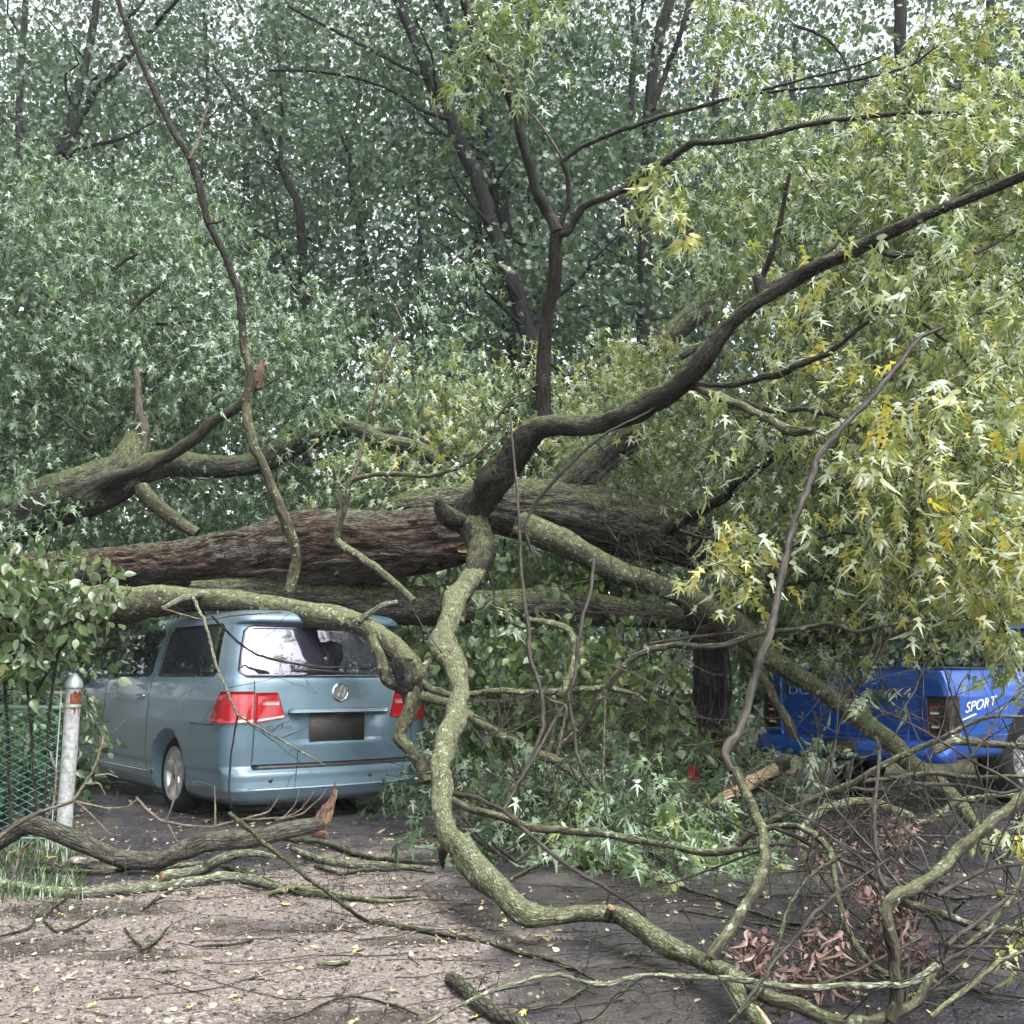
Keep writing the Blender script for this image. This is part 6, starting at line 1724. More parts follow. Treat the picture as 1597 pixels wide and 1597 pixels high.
# ------------------------------------------------------------------ single broken branches
def build_branches():
    bt = branch_thing
    # hooked one hung over the thick trunk
    bt('broken_branch', 'cut green branch hooked over the red-brown trunk, above the minivan', 'branch', [(526, 772), (530, 807), (525, 842), (535, 853), (564, 872), (598, 895), (628, 920), (645, 938)], [13, 13, 14, 14, 13, 13, 13, 12], [9.5, 9.5, 9.5, 9.45, 9.35, 9.25, 9.15, 9.1], 'bark_olive', cap=True,
       subs=[([(524, 835), (540, 790), (549, 747), (598, 739), (628, 741), (669, 743), (710, 730), (744, 709), (770, 683), (774, 653), (800, 623), (838, 600)], [8, 8, 8, 8, 8, 7, 7, 6, 5, 5, 4, 3], (9.5, 9.0)), ([(549, 747), (560, 713), (575, 645), (601, 563), (628, 506), (600, 450)], [6, 5, 4, 4, 3, 2], (9.5, 9.3), 'bark_tan')], twigs=.5)
    bt('hanging_branch', 'long thin dead branch dangling vertically in front of the logs, right of the S-shaped limb', 'branch', [(795, 640), (800, 705), (808, 788), (812, 875), (817, 932), (824, 983), (827, 1028), (838, 1059), (846, 1093), (848, 1135), (838, 1162), (820, 1200), (803, 1231), (786, 1262)], [3, 4, 4.5, 5, 6, 6.5, 7, 7, 7, 7, 7, 7, 6, 5], (7.8, 6.6), 'bark_twig', twigs=1.2)
    bt('hanging_branch', 'thin bare branch slanting from the long right limb down beside the dangling vertical branch', 'branch', [(1060, 608), (1007, 645), (951, 672), (898, 713), (857, 758), (831, 788), (819, 826), (835, 880)], [3, 4, 4.5, 5.5, 6, 6, 5, 4], (7.4, 7.7), 'bark_twig', twigs=.8)
    bt('hanging_branch', 'bare twig with a hooked green top curling down from the low log', 'branch', [(817, 960), (835, 968), (855, 971), (886, 984), (895, 1008), (891, 1042), (882, 1069), (872, 1086)], [10, 10, 11, 11, 11, 10, 10, 8], (8.0, 7.6), 'bark_moss', twigs=.8)
    bt('hanging_branch', 'thin crooked twig hanging left of the standing vine-clad trunk', 'branch', [(927, 870), (920, 925), (910, 959), (900, 1011), (896, 1060), (886, 1087), (893, 1128), (900, 1173), (910, 1207), (937, 1242)], [5, 6, 6, 6, 6, 6, 6, 6, 5, 4], (7.2, 6.6), 'bark_twig', twigs=1.6)
    bt('hanging_branch', 'thin straight dark twig hanging between the green cross branch and the long low branch', 'branch', [(940, 1072), (944, 1090), (943, 1155), (941, 1224), (948, 1286)], [5, 5, 5, 5, 4], (6.9, 6.3), 'bark_dark', twigs=1.2)
    bt('broken_branch', 'dark twig leaning from the middle of the low brush towards the dangling branch', 'branch', [(786, 1264), (800, 1238), (822, 1200), (845, 1160), (860, 1130), (880, 1100)], [7, 7, 7, 6, 5, 3], (6.4, 6.8), 'bark_twig', twigs=1.5)
    # lying on the ground, left
    ground = [
        ('thick dark broken log with a tall splintered right end in front of the minivan', [(-60, 1338), (0, 1318), (40, 1292), (69, 1291), (122, 1312), (171, 1330), (228, 1340), (285, 1326), (346, 1316), (407, 1310), (468, 1294), (505, 1282)], [24, 24, 25, 26, 27, 26, 27, 28, 28, 27, 25, 22], [6.6, 6.55, 6.5, 6.45, 6.4, 6.35, 6.3, 6.3, 6.3, 6.3, 6.35, 6.4], 'bark_log', 'log'),
        ('long pale lichen-covered branch lying across the gravel at the lower left', [(-70, 1368), (0, 1373), (41, 1383), (102, 1391), (163, 1393), (228, 1385), (305, 1375), (366, 1369), (407, 1375), (446, 1388)], [14, 14, 15, 14, 13, 13, 14, 15, 14, 10], 'g', 'bark_pale', 'branch'),
        ('short grey branch with a pale cut end tucked under the splintered log', [(252, 1367), (305, 1357), (346, 1337), (387, 1331), (425, 1336)], [14, 14, 14, 11, 8], 'g', 'bark_pale', 'branch'),
        ('stubby pale stick lying just under the middle of the splintered log', [(236, 1357), (277, 1348), (317, 1347)], [10, 9, 8], 'g', 'bark_pale', 'stick'),
        ('thin dark stick lying at the edge of the grass by the fence post', [(39, 1353), (94, 1358), (163, 1360), (216, 1351)], [7, 8, 8, 6], 'g', 'bark_dark', 'stick'),
        ('dark branch lying from the splintered log to the S-shaped limb', [(440, 1307), (501, 1314), (549, 1330), (590, 1340), (650, 1345), (700, 1345)], [7, 8, 8, 8, 7, 5], 'g', 'bark_dark', 'branch'),
        ('pale bare branch lying on the driveway behind the dark branch near the S-shaped limb', [(456, 1324), (501, 1340), (562, 1348), (610, 1350), (660, 1352)], [8, 12, 13, 10, 6], 'g', 'bark_pale', 'branch'),
        ('thin dark branch running from the pale stick along the gravel to the right', [(346, 1351), (387, 1363), (427, 1376), (460, 1391), (510, 1398), (560, 1402), (650, 1399)], [6, 7, 7, 7, 6, 6, 4], 'g', 'bark_dark', 'branch'),
        ('thin bent stick lying on the gravel left of the knee of the S-shaped limb', [(492, 1351), (529, 1363), (570, 1357), (631, 1355), (680, 1362)], [6, 6, 6, 5, 3], 'g', 'bark_dark', 'stick'),
        ('grey stick ending in a fork beside the tip of the long pale branch', [(415, 1395), (460, 1385), (488, 1391), (549, 1399), (590, 1405), (650, 1402)], [8, 9, 9, 8, 7, 4], 'g', 'bark_olive', 'stick'),
        ('dark twig crossing the pale gravel at the far lower left', [(-10, 1462), (41, 1450), (53, 1436), (60, 1420)], [4, 4, 4, 3], 'g', 'bark_dark', 'twig'),
        ('small curved twig on the gravel below the long pale branch', [(60, 1425), (73, 1440), (90, 1454), (118, 1445), (150, 1428)], [3, 4, 4, 4, 3], 'g', 'bark_dark', 'twig'),
        ('short crossed twig by the wet streak at the lower left', [(69, 1428), (85, 1415), (102, 1402)], [4, 5, 4], 'g', 'bark_dark', 'twig'),
        ('thin twig slanting up from the gravel to the long pale branch', [(220, 1418), (245, 1402), (269, 1389)], [5, 5, 4], 'g', 'bark_dark', 'twig'),
        ('zigzag twig alone on the brown leaf litter at the lower left', [(195, 1448), (208, 1464), (226, 1481), (248, 1464), (260, 1447)], [4, 4, 5, 5, 3], 'g', 'bark_dark', 'twig'),
        ('short straight stick lying across the middle of the gravel', [(315, 1475), (358, 1474), (395, 1466)], [4, 5, 4], 'g', 'bark_twig', 'stick'),
        ('tiny dark stick on the gravel near the lower left', [(252, 1516), (281, 1513)], [5, 4], 'g', 'bark_dark', 'stick'),
        ('small grey chunk of branch with an upright spur on the gravel', [(498, 1502), (520, 1502), (545, 1498)], [7, 9, 7], 'g', 'bark_pale', 'stick'),
        ('thin arched twig at the bottom edge left of the small dark log', [(440, 1592), (476, 1580), (513, 1562), (541, 1554), (582, 1558), (623, 1570), (655, 1584)], [3, 4, 4, 4, 4, 4, 3], 'g', 'bark_dark', 'twig'),
        ('dark barkless log end lying at the bottom edge of the gravel', [(702, 1527), (727, 1549), (760, 1572), (813, 1598), (850, 1620)], [19, 21, 22, 22, 20], 'g', 'bark_log', 'log'),
        ('long thin dark branch lying diagonally from the splintered log across the middle of the gravel', [(358, 1269), (391, 1296), (427, 1328), (468, 1360), (505, 1388), (541, 1416), (574, 1438), (625, 1444), (681, 1455), (757, 1468), (813, 1487), (851, 1494), (900, 1513), (930, 1530)], [8, 8, 7, 7, 6, 6, 7, 7, 8, 8, 8, 7, 6, 4], [6.2, 6.0, 5.8, 5.55, 5.25, 4.85, 'g', 'g', 'g', 'g', 'g', 'g', 'g', 'g'], 'bark_dark', 'branch'),
        ('long lichen-spotted branch lying level along the bottom, passing under the forks at the right', [(660, 1600), (708, 1573), (760, 1547), (813, 1530), (873, 1519), (907, 1530), (945, 1537), (993, 1522), (1076, 1522), (1150, 1527), (1221, 1538), (1307, 1539), (1392, 1537), (1427, 1529), (1461, 1505)], [4, 5, 6, 6, 6, 7, 8, 8, 8, 9, 10, 10, 11, 11, 10], [3.35, 3.4, 3.5, 3.6, 3.65, 3.6, 3.6, 3.65, 3.62, 3.55, 3.5, 3.5, 3.55, 3.6, 3.65], 'bark_pale', 'branch'),
        ('forked dark twig lying under the level branch at the bottom middle', [(1000, 1524), (975, 1545), (948, 1566), (926, 1588), (888, 1598)], [7, 7, 6, 5, 4], [3.6, 3.55, 3.5, 3.42, 3.4], 'bark_dark', 'twig'),
        ('thin dark twig lying left of the forked twig at the bottom middle', [(916, 1539), (870, 1566), (813, 1577), (760, 1580), (730, 1592)], [5, 5, 5, 4, 3], 'g', 'bark_dark', 'twig'),
        ('dark branch lying along the wet driveway behind the mossy elbow', [(798, 1370), (836, 1351), (873, 1342), (926, 1353), (1001, 1368), (1057, 1382), (1150, 1412), (1204, 1433), (1255, 1443), (1330, 1448)], [5, 6, 6, 6, 6, 6, 6, 6, 6, 4], 'g', 'bark_dark', 'branch'),
        ('green mossy branch arching over the ground in front of the pickup bumper', [(1240, 1312), (1256, 1288), (1286, 1259), (1324, 1248), (1365, 1251), (1403, 1265), (1437, 1282), (1471, 1266), (1495, 1249), (1540, 1242), (1600, 1240)], [13, 14, 15, 15, 14, 13, 12, 9, 9, 8, 7], [5.9, 6.0, 6.1, 6.2, 6.2, 6.1, 6.0, 6.0, 6.0, 6.0, 6.0], 'bark_moss', 'branch'),
        ('bent stick on the wet driveway left of the brown dead leaves', [(1060, 1420), (1110, 1428), (1180, 1440), (1250, 1452), (1330, 1462)], [5, 5, 5, 4, 3], 'g', 'bark_dark', 'stick'),
        ('slim dark stick crossing the wet driveway under the leaning branch', [(1150, 1398), (1230, 1396), (1290, 1400), (1340, 1395)], [5, 5, 5, 3], 'g', 'bark_dark', 'stick'),
        ('crooked dark branch on the driveway at the lower right corner', [(1400, 1490), (1450, 1500), (1500, 1530), (1540, 1555), (1590, 1562)], [6, 6, 6, 6, 4], 'g', 'bark_dark', 'branch'),
        ('slender mossy branch slanting to the lower right corner behind the forked uprights', [(1451, 1586), (1488, 1556), (1526, 1529), (1557, 1501), (1600, 1482)], [7, 8, 8, 7, 6], [3.55, 3.6, 3.65, 3.7, 3.75], 'bark_olive', 'branch'),
        ('short dark branch lying flat at the right edge behind the crossing branches', [(1430, 1390), (1490, 1400), (1545, 1396), (1610, 1388)], [6, 7, 6, 5], 'g', 'bark_dark', 'branch'),
        ('pale bare stick pointing from the log pile towards the right of the pickup plate', [(1455, 1172), (1490, 1152), (1530, 1158), (1600, 1166)], [14, 13, 12, 11], [6.4, 6.4, 6.4, 6.4], 'bark_olive', 'branch'),
    ]
    for label, pts, w, d, mat, cat in ground:
        if isinstance(d, list) and 'g' in d:
            d = [ground_y(p[1], .02) if v == 'g' else v for p, v in zip(pts, d)]
        nm = {'log': 'broken_log', 'branch': 'fallen_branch', 'stick': 'stick', 'twig': 'twig'}[cat]
        big = cat == 'log'
        bt(nm, label, cat, pts, w, d, mat, sides=24 if big else 10, twigs={'branch': 1.6, 'twig': 3.0, 'stick': 1.4, 'log': .35}[cat], tl=(.08, .38), tr=.0026, cap=True,
           **(dict(bark=.07, step=.03, jag=(0, 0)) if big else {}))
        if 'splintered' in label and big:
            root = [o for o in COL.objects if o.get('label') == label][0]
            for q in ([(495, 1285), (508, 1268), (518, 1250), (523, 1219)], [(500, 1292), (512, 1275), (520, 1255), (526, 1232)], [(490, 1296), (505, 1296), (510, 1306)]):
                branch(root, 'splinter', q, [17, 14, 9, 2][:len(q)], 6.4, 'wood_red' if q[0][0] != 500 else 'wood', sides=9, lump=.3, bark=.2)
    # light tan twigs sprouting by the fence post and before the van
    tw = [
        ('forked tan twig standing up from the ground beside the fence post', [(0, 1306), (33, 1281), (61, 1267), (100, 1254), (116, 1246), (134, 1220), (148, 1198), (158, 1165), (162, 1142)], [7, 7, 6, 6, 6, 5, 5, 4, 3], 6.2, [([(148, 1210), (170, 1207), (185, 1213)], (4, 2), 6.2), ([(135, 1222), (155, 1222), (165, 1240)], (4, 2), 6.2), ([(116, 1248), (140, 1268), (170, 1300)], (4, 2), 6.2), ([(118, 1250), (165, 1260), (200, 1258), (215, 1245)], (4, 2), 6.2)]),
        ('curved tan twig lying in front of the left rear wheel', [(212, 1243), (228, 1262), (250, 1278), (285, 1287), (330, 1290)], [4, 5, 5, 4, 3], 6.9, [([(225, 1258), (235, 1270), (247, 1276)], (4, 3), 6.9), ([(258, 1284), (270, 1250), (274, 1215), (272, 1190)], (4, 2), 6.9), ([(262, 1286), (275, 1310), (285, 1320)], (3, 2), 6.8)]),
        ('spray of tan twigs curving up under the rear bumper', [(330, 1290), (380, 1278), (420, 1265), (440, 1235)], [4, 4, 3, 2], 6.9, [([(385, 1278), (445, 1275), (470, 1262), (490, 1235)], (4, 2), 6.9), ([(430, 1280), (470, 1270), (500, 1245), (510, 1230)], (4, 2), 6.9), ([(440, 1278), (460, 1255), (468, 1228)], (3, 2), 6.9), ([(336, 1288), (336, 1250), (334, 1225)], (4, 2), 6.8)]),
        ('thin tan twig leaning on the fence near its post', [(70, 1285), (82, 1258), (88, 1210), (80, 1180), (78, 1172)], [4, 4, 4, 4, 3], 6.6, []),
        ('pale twig stuck upright in the grass at the left edge', [(20, 1368), (28, 1345), (34, 1325), (50, 1310)], [5, 5, 4, 3], 5.9, []),
    ]
    for label, pts, w, d, subs in tw:
        bt('twig', label, 'twig', pts, w, d, 'bark_tan', subs=subs, twigs=1.0, tl=(.05, .2), tr=.002)
    # fine tangle of bare twigs in the middle and lower right
    R2 = np.random.default_rng(21)
    names = ['in the brush left of the vine-clad trunk', 'between the dangling branch and the S-shaped limb', 'above the brown dead leaves', 'behind the forked upright at the lower right', 'across the blue tailgate', 'in front of the low log', 'beneath the long right limb', 'over the right edge of the driveway']
    zones = [(950, 1130, 120, 110, 6.6, 7.4), (780, 1120, 70, 120, 6.6, 7.6), (1290, 1290, 110, 80, 4.2, 5.2), (1480, 1450, 110, 100, 3.7, 4.6), (1320, 1120, 140, 80, 6.2, 7.4), (1000, 930, 150, 70, 7.6, 9.0), (1080, 800, 160, 120, 7.6, 8.8), (1540, 1300, 70, 120, 4.2, 5.2)]
    for nm, (px, py, rx, ry, d0, d1) in zip(names, zones):
        root = None
        for k in range(7 if 'tailgate' in nm else 16):
            a0 = R2.uniform(0, 6.28)
            P = [at(px + R2.uniform(-rx, rx), py + R2.uniform(-ry, ry), R2.uniform(d0, d1))]
            v = R2.normal(size=3) * np.array([1, .5, .8]) + np.array([0, 0, .2])
            for s in range(6):
                v = v / np.linalg.norm(v) + R2.normal(size=3) * .13 + np.array([0, 0, .02])
                q = P[-1] + v / np.linalg.norm(v) * R2.uniform(.08, .17)
                q[2] = max(q[2], .02)
                P.append(q)
            if root is None:
                root = empty('bare_branch', tuple(P[0]))
                tag(root, 'tangle of fine bare twigs ' + nm, 'branch', 'tangled bare twigs of the fallen trees')
            r = R2.uniform(.004, .007)
            branch(root, 'stem', None, None, None, 'bark_twig', sides=6, twigs=3.0, tl=(.1, .45), tr=.0028, world=(np.array(P), np.linspace(r, .002, 7)))
        finish_twigs(root.name, root, M['bark_twig'])

# ------------------------------------------------------------------ plants and small things
def build_small():
    # broad-leaved bush at the left edge
    b0 = at(40, 1040, 6.5)
    root = empty('bush', (b0[0], b0[1], 0))
    tag(root, 'broad-leaved bush with pale and yellowish leaves leaning over the fence at the left edge', 'bush')
    for pts in ([(60, 1300), (50, 1150), (40, 1000), (60, 900), (85, 830)], [(20, 1300), (10, 1120), (0, 960), (-20, 860)], [(70, 1280), (80, 1080), (100, 980), (128, 915)], [(45, 1100), (90, 1020), (130, 975)]):
        branch(root, 'stem', pts, (7, 3), 7.3, 'bark_limb', sides=8)
    fo = Foliage()
    fo.blobs(.42, 9, .088, [(40, 900, 80, 90, 6.9, 7.7, 66, .40, .22, .12), (60, 1000, 70, 50, 6.9, 7.6, 34, .5, .18, .12), (95, 860, 22, 50, 6.9, 7.4, 12, .5, .15, .1), (10, 870, 40, 60, 6.7, 7.2, 18, .78, .16, .1), (118, 930, 14, 40, 6.9, 7.2, 9, .45, .15, .08), (-60, 950, 80, 100, 6.8, 7.8, 40, .4, .2, .15)], down=.8, up_n=.5)
    fo.build(root, M['leaf_broad'], M['bark_limb'], n_single=260, tpl=T_OVAL, tpl_single=oval_template(.25, .18, .34, 5))
    # dark greenery behind the fence; dark leaves added over the van front imitate its shade
    p = at(0, 1250, 8.6)
    root = empty('hedge', (p[0], p[1], 0))
    tag(root, 'dark low hedge growing behind the chain-link fence, with dark leaves added as shade over the minivan front', 'hedge')
    for k in range(8):
        x0 = -200 + k * 40
        branch(root, 'stem', [(x0, 1285), (x0 + RNG.uniform(-10, 10), 1180), (x0 + RNG.uniform(-20, 20), 1080)], (7, 3), 8.4, 'bark_dark', sides=6)
    fo = Foliage()
    fo.blobs(.4, 9, .08, [(-40, 1180, 130, 90, 8.0, 9.4, 230, .22, .14, .2), (60, 1150, 40, 90, 8.3, 9.2, 60, .22, .14, .2), (170, 1000, 40, 26, 10.2, 11.4, 26, .15, .08, .15), (140, 960, 60, 30, 10.4, 11.6, 40, .15, .08, .2), (195, 958, 55, 10, 9.5, 10.3, 30, .12, .08, .1), (140, 1010, 40, 40, 9.6, 10.0, 30, .12, .08, .15)], down=.7, up_n=.5)
    fo.build(root, M['leaf_ivy'], M['bark_dark'], n_single=150, tpl=T_OVAL, tpl_single=oval_template(.2, .15, .36))
    # sprig of narrow leaves against the dark van door
    p = at(128, 1110, 7.9)
    root = empty('leafy_sprig', tuple(p))
    tag(root, 'small dark sprig of narrow leaves hanging before the minivan door by the fence post', 'sprig')
    branch(root, 'stem', [(112, 1060), (122, 1090), (135, 1115)], (4, 2), 7.9, 'bark_dark', sides=6)
    fo = Foliage()
    fo.blobs(.22, 8, .09, [(132, 1100, 22, 24, 7.8, 8.0, 7, .2, .1, 0)], down=.9)
    fo.build(root, M['leaf_ivy'], M['bark_dark'], n_single=40, tpl=T_OVAL, tpl_single=oval_template(.2, .12, .16))
    # standing trunk wrapped in vines
    p = at(1105, 1215, 9.6)
    root = empty('tree', (p[0], p[1], 0))
    tag(root, 'short standing trunk wrapped in dry vines and ivy between the two vehicles', 'tree')
    branch(root, 'trunk', [(1112, 1255), (1112, 1180), (1106, 1080), (1103, 985), (1100, 930)], [62, 56, 52, 54, 50], 9.6, 'bark_dark', sides=32, step=.04, bark=.16, lump=.15)
    for k in range(12):
        x0 = 1082 + k * 5 + RNG.uniform(-4, 4)
        branch(root, 'vine', [(x0 + RNG.uniform(-12, 12), 1240), (x0 + RNG.uniform(-10, 10), 1160), (x0 + RNG.uniform(-10, 10), 1080), (x0 + RNG.uniform(-8, 8), 990)], (6, 3), 9.6 - RNG.uniform(.14, .22), 'bark_twig' if k % 2 else 'bark_dark', sides=6, twigs=2.0, tl=(.1, .3), tr=.002)
    finish_twigs(root.name, root, M['bark_twig'])
    fo = Foliage()
    fo.blobs(.35, 9, .075, [(1055, 1090, 32, 90, 9.0, 9.6, 46, .7, .16, .1), (1075, 1180, 22, 30, 9.0, 9.5, 12, .8, .12, .1), (1150, 1100, 20, 100, 9.2, 9.7, 16, .3, .16, .1)], down=1.0, up_n=.2)
    fo.build(root, M['leaf_ivy'], M['bark_dark'], n_single=120, tpl=T_OVAL, tpl_single=oval_template(.2, .15, .42))
    branch(root, 'torn_bark', [(1096, 985), (1108, 978), (1124, 972)], (16, 10), 9.3, 'wood_red', sides=10, lump=.3, bark=.2)
    # dark ivy thicket behind the S limb
    p = at(880, 1200, 10.2)
    root = empty('ivy_thicket', (p[0], p[1], 0))
    tag(root, 'dark leafy thicket filling the gap between the minivan and the vine-clad trunk', 'thicket')
    for k in range(10):
        x0 = 720 + k * 36
        branch(root, 'stem', [(x0, 1240), (x0 + RNG.uniform(-20, 20), 1140), (x0 + RNG.uniform(-30, 30), 1040), (x0 + RNG.uniform(-40, 40), 980)], (7, 3), RNG.uniform(9.6, 10.6), 'bark_dark', sides=6)
    fo = Foliage()
    fo.blobs(.5, 9, .095, [(780, 1040, 90, 70, 9.3, 10.4, 120, .45, .12, .25), (910, 1040, 100, 70, 9.1, 10.4, 130, .58, .18, .25), (800, 1150, 110, 60, 9.5, 10.6, 90, .32, .1, .25), (960, 1140, 90, 70, 9.0, 10.2, 100, .6, .18, .25), (1030, 1190, 60, 50, 8.8, 9.6, 40, .5, .2, .2), (860, 1200, 160, 40, 9.0, 10.2, 80, .3, .14, .25),
                           (600, 910, 120, 16, 10.5, 11.4, 50, .5, .2, .2), (880, 905, 160, 22, 10.6, 11.4, 90, .5, .2, .2), (840, 885, 120, 20, 11.5, 12.5, 70, .4, .2, .2), (1250, 990, 80, 40, 10.8, 11.8, 50, .36, .14, .25), (1450, 1000, 130, 40, 11.6, 12.6, 70, .3, .14, .25), (1400, 975, 120, 22, 9.9, 10.7, 70, .34, .14, .2), (1545, 970, 80, 30, 10.0, 10.8, 70, .5, .14, .2), (1180, 1000, 40, 60, 9.8, 10.6, 30, .3, .14, .2)], down=.8, up_n=.4)
    fo.build(root, M['leaf_ivy'], M['bark_dark'], n_single=200, tpl=T_OVAL, tpl_single=oval_template(.2, .15, .40))
    # leafy branch ends pressed on the driveway
    p = at_ground(960, 1340)
    root = empty('leafy_branch', (p[0], p[1], 0))
    tag(root, 'heap of leafy maple branch ends pressed onto the driveway right of the S-shaped limb', 'branch')
    for k in range(14):
        x0, y0 = RNG.uniform(760, 1150), RNG.uniform(1300, 1350)
        Y = ground_y(y0 + 20)
        branch(root, 'stem', [(x0, y0), (x0 + RNG.uniform(-60, 60), y0 - 30), (x0 + RNG.uniform(-90, 90), y0 - 80)], (6, 2), (Y, Y + .8), 'bark_twig', sides=6, twigs=2.5)
    finish_twigs(root.name, root, M['bark_twig'])
    fo = Foliage()
    fo.blobs(.5, 9, .115, [(900, 1280, 170, 40, 7.0, 8.2, 120, .45, .12, .2), (1040, 1310, 120, 34, 6.2, 7.2, 100, .55, .12, .2), (800, 1300, 70, 40, 6.6, 7.6, 40, .26, .1, .2), (1110, 1275, 70, 30, 7.7, 8.6, 40, .26, .12, .2), (860, 1220, 120, 40, 7.8, 8.8, 70, .22, .1, .2), (1000, 1230, 90, 40, 7.8, 8.8, 50, .26, .1, .2), (640, 1235, 30, 18, 8.6, 9.2, 10, .12, .08, .15), (1225, 1235, 40, 24, 7.6, 8.4, 10, .22, .1, .15), (1150, 1170, 24, 24, 7.9, 8.6, 6, .3, .1, .15)], down=.7, up_n=.6)
    fo.build(root, M['leaf_cool'], M['bark_twig'], n_single=220)
    # leaf bunches dangling before the pickup
    for lab, x, y, n, tn, d in (('green leaf bunch hanging over the pickup number plate', 1275, 1160, 5, .2, 7.2), ('small grey-green leaf bunch hanging before the right half of the tailgate', 1375, 1085, 3, .3, 7.0), ('tuft of green leaves over the top of the blue tailgate', 1300, 1020, 9, .25, 8.6), ('yellow-green leaf curtain hanging over the right side of the pickup', 1565, 990, 9, .66, 6.6), ('lone yellow leaf tuft at the right edge above the driveway', 1590, 1300, 4, .9, 4.6), ('yellow leaf tuft at the right edge low beside the crossing branches', 1592, 1440, 4, .92, 4.0), ('white-backed leaf bunch caught on the low log right of the S-shaped limb', 770, 942, 3, .4, 8.2)):
        p = at(x, y, d)
        root = empty('leaf_bunch', tuple(p))
        tag(root, lab, 'leaves')
        branch(root, 'stem', [(x - 6, y - 50), (x, y - 20), (x + 4, y + 15)], (4, 2), d, 'bark_twig', sides=6)
        fo = Foliage()
        fo.grow(blob_points(x, y, 30 if n > 8 else 14, 30 if n > 8 else 14, d - .15, d + .15, n, 0), .32, 8, .11 if d > 5 else .07, tn, .1, down=1.2, up_n=.3)
        fo.build(root, M['leaf'], M['bark_twig'], n_single=n * 8, tpl=T_MAPLE) if False else fo.build(root, M['leaf'], M['bark_twig'], n_single=min(60, n * 6))
    # brown dead leaves
    curl = oval_template(.7, .7, .27, 4)
    for lab, zone, d in (('hanging bunch of curled red-brown dead leaves, largest and lowest, beside the mossy limb', [(1225, 1485, 85, 40, 14), (1180, 1470, 36, 24, 8), (1295, 1450, 34, 44, 8), (1270, 1530, 50, 24, 3)], 3.9),
                         ('curled red-brown dead leaves hanging in the middle of the crossing branches', [(1325, 1330, 40, 22, 6), (1385, 1300, 44, 22, 7), (1370, 1360, 36, 30, 7), (1410, 1380, 24, 24, 5)], 4.7),
                         ('curled dead leaves hanging just left of the forked upright branch', [(1380, 1420, 30, 46, 14), (1410, 1440, 26, 26, 8), (1370, 1480, 16, 20, 4)], 4.0),
                         ('small bunch of dead leaves under the arching mossy branch', [(1290, 1300, 22, 20, 6), (1390, 1285, 30, 14, 7)], 5.3)):
        p = at(zone[0][0], zone[0][1], d)
        root = empty('dead_branch', tuple(p))
        tag(root, lab, 'dead leaves')
        for z in zone:
            branch(root, 'stem', [(z[0] - z[2] * .8, z[1] - z[3]), (z[0], z[1] - z[3] * .4), (z[0] + z[2] * .8, z[1] + z[3] * .6)], (5, 2), d, 'bark_twig', sides=6, twigs=3, tl=(.05, .2), tr=.002)
        finish_twigs(root.name, root, M['bark_twig'])
        fo = Foliage()
        for z in zone:
            fo.grow(blob_points(z[0], z[1], z[2], z[3], d - .2, d + .3, z[4], 0), .16, 10, .036, .5, .28, down=1.6, up_n=.1)
        fo.build(root, M['leaf_dead'], M['bark_twig'], n_single=150, tpl=curl, tpl_single=curl)
    # splintered piece of fresh wood
    P = [(1108, 1252), (1130, 1245), (1160, 1232), (1188, 1215), (1212, 1198)]
    bt_ = branch_thing('split_wood', 'splintered piece of fresh yellow wood lying under the pickup bumper', 'wood', P, [3, 13, 18, 20, 17], 7.6, 'wood_fresh', sides=16, bark=.15, lump=.25, step=.02)
    branch(bt_, 'bark', [(1165, 1238), (1195, 1218), (1225, 1190)], [8, 20, 26], 7.66, 'bark_dark', sides=14)
    # scrap of red plastic
    p = at(1080, 1213, 8.6)
    mb = MB()
    V = np.array([(-.05, 0, -.14), (.045, .01, -.13), (.07, 0, -.02), (.04, -.01, .05), (.055, 0, .13), (-.01, .01, .10), (-.045, 0, .0), (-.05, .05, -.14), (.045, .06, -.13), (.07, .05, -.02), (.04, .04, .05), (.055, .05, .13), (-.01, .06, .10), (-.045, .05, .0)])
    k = 7
    mb.add(V + p, [np.arange(k)[None], (np.arange(k)[::-1] + k)[None], np.array([(i, i + k, (i + 1) % k + k, (i + 1) % k) for i in range(k)])])
    o = put('plastic_scrap', mb.mesh('plastic_scrap', plain('red_plastic', (.30, .015, .02), .35), smooth=False))
    tag(o, 'torn scrap of red plastic at the foot of the vine-clad trunk', 'scrap')
    # pale stone by the post
    for lab, x, y, s in (('pale grey broken stone lying in the grass right of the fence post', 160, 1345, .13), ('small pale stone in the grass against the foot of the fence post', 118, 1342, .055)):
        q = at_ground(x, y, .03)
        mb = MB()
        u = np.linspace(0, math.pi, 9); v = np.arange(14) * 2 * math.pi / 14
        S = np.array([[(math.sin(a) * math.cos(b), math.sin(a) * math.sin(b), math.cos(a)) for b in v] for a in u]).reshape(-1, 3)
        S = S * np.array([1.0, .6, .42]) * s * (0.8 + .5 * vnoise(S * 1.7 + x, 5))[:, None]
        Q = np.array([(i * 14 + j, i * 14 + (j + 1) % 14, i * 14 + 14 + (j + 1) % 14, i * 14 + 14 + j) for i in range(8) for j in range(14)])
        mb.add(S + q, Q[:, ::-1], 0, S * 1.0)
        tag(put('stone', mb.mesh('stone', M['stone'], smooth=False, attrs=('bark',))), lab, 'stone')
    # grass at the foot of the fence
    n = 2600
    c = np.array([at_ground(x, y) for x, y in zip(RNG.uniform(-260, 130, n), 1318 + 92 * RNG.random(n) ** 1.3)])
    keep = vnoise(c * 3.1, 3) + RNG.random(n) * .4 > .5
    c = c[keep]; n = len(c)
    a = RNG.random(n) * 6.283
    L = RNG.uniform(.04, .12, n)
    d = np.stack([np.cos(a), np.sin(a), 0 * a], 1)
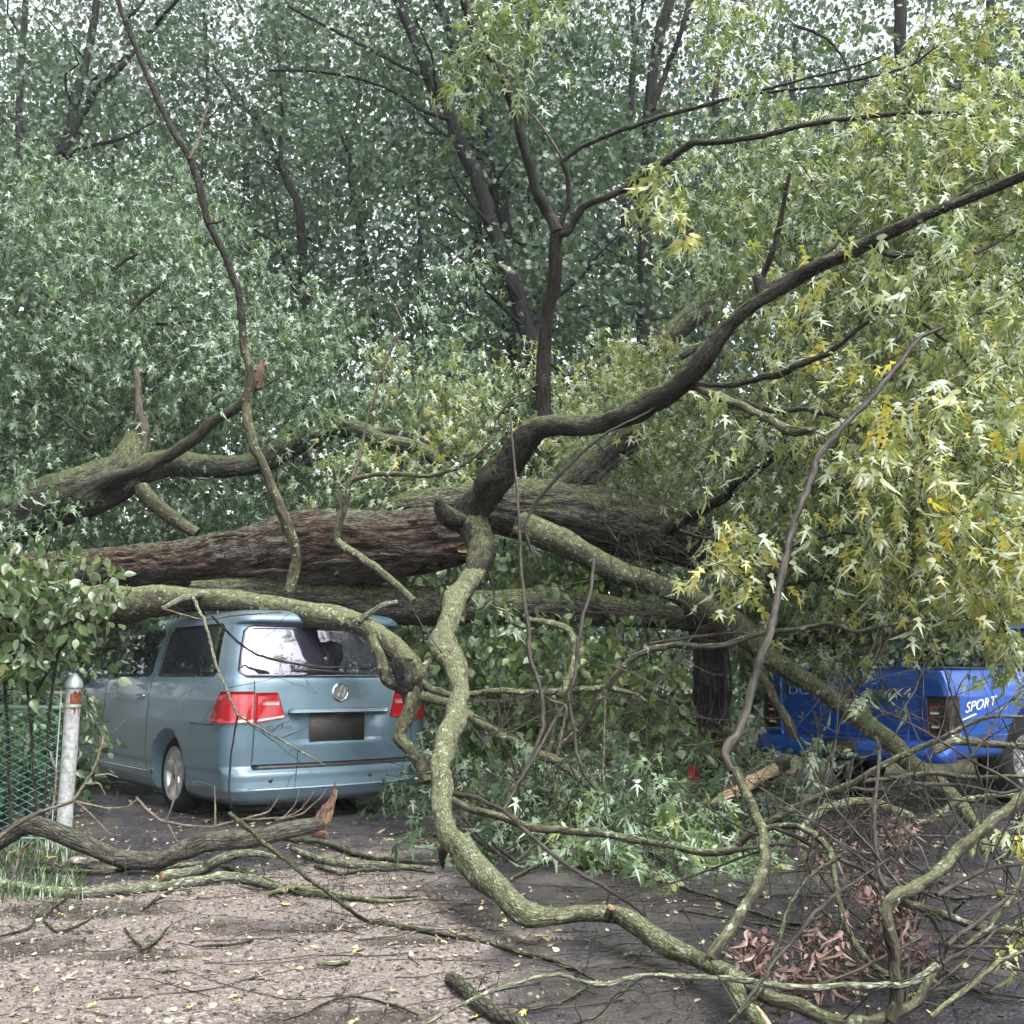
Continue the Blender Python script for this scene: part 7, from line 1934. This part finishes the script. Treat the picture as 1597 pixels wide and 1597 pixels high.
    s = np.stack([-np.sin(a), np.cos(a), 0 * a], 1) * .0035
    V = np.stack([c - s, c + s, c + d * (L * .25)[:, None] + np.array([0, 0, 1]) * (L * .6)[:, None] + s * .8, c + d * (L * .25)[:, None] + np.array([0, 0, 1]) * (L * .6)[:, None] - s * .8, c + d * (L * .75)[:, None] + np.array([0, 0, 1]) * (L * .9)[:, None]], 1)
    F4 = np.array([(0, 1, 2, 3)])[None] + (np.arange(n) * 5)[:, None, None]
    F3 = np.array([(3, 2, 4)])[None] + (np.arange(n) * 5)[:, None, None]
    mb = MB()
    mb.add(V.reshape(-1, 3), [F4.reshape(-1, 4), F3.reshape(-1, 3)], 0, None, np.repeat(np.clip(RNG.normal(.42, .2, n), 0, 1), 5))
    tag(put('grass', mb.mesh('grass', M['leaf_ivy'], attrs=('tone',))), 'thin grass growing along the foot of the fence', 'grass', kind='stuff')
    # dark mirror of the car the view is taken from, low at the right
    mb = MB()
    c = at(1610, 1660, 1.35)
    u = np.linspace(0, math.pi, 13); v = np.arange(28) * 2 * math.pi / 28
    se = lambda t, k: math.copysign(abs(t) ** k, t)
    S = np.array([[(se(math.sin(a), .6) * se(math.cos(b), .6), se(math.sin(a), .6) * se(math.sin(b), .7), se(math.cos(a), .6)) for b in v] for a in u]).reshape(-1, 3) * np.array([.075, .05, .047])
    S[:, 2] += .10 * S[:, 0]
    mb.add(S + c, np.array([(i * 28 + j, i * 28 + 28 + j, i * 28 + 28 + (j + 1) % 28, i * 28 + (j + 1) % 28) for i in range(12) for j in range(28)]))
    tag(put('door_mirror', mb.mesh('door_mirror', M['black'])), 'rounded black edge of a car mirror at the bottom right corner', 'car mirror')

M['stone'] = bark_mat('stone', (.22, .21, .18), (.46, .44, .39), rough=.85, fine=.4)

P_, G_ = build_ground()
build_forest()
build_side_wood()
build_van()
build_truck()
build_fence()
build_fallen()
build_branches()
build_small()
build_litter(P_, G_)

# ------------------------------------------------------------------ damp air
mb = MB()
box_mb(mb, (0, 20, 14), (110, 70, 32))
m = bpy.data.materials.new('damp_air')
m.use_nodes = True
nt = m.node_tree
nt.nodes.clear()
pv = nt.nodes.new('ShaderNodeVolumePrincipled')
pv.inputs['Color'].default_value = (0.86, 0.92, 0.98, 1)
pv.inputs['Density'].default_value = 0.0009
pv.inputs['Anisotropy'].default_value = 0.2
mo = nt.nodes.new('ShaderNodeOutputMaterial')
nt.links.new(pv.outputs[0], mo.inputs['Volume'])
tag(put('haze', mb.mesh('haze', m, smooth=False)), kind='stuff')
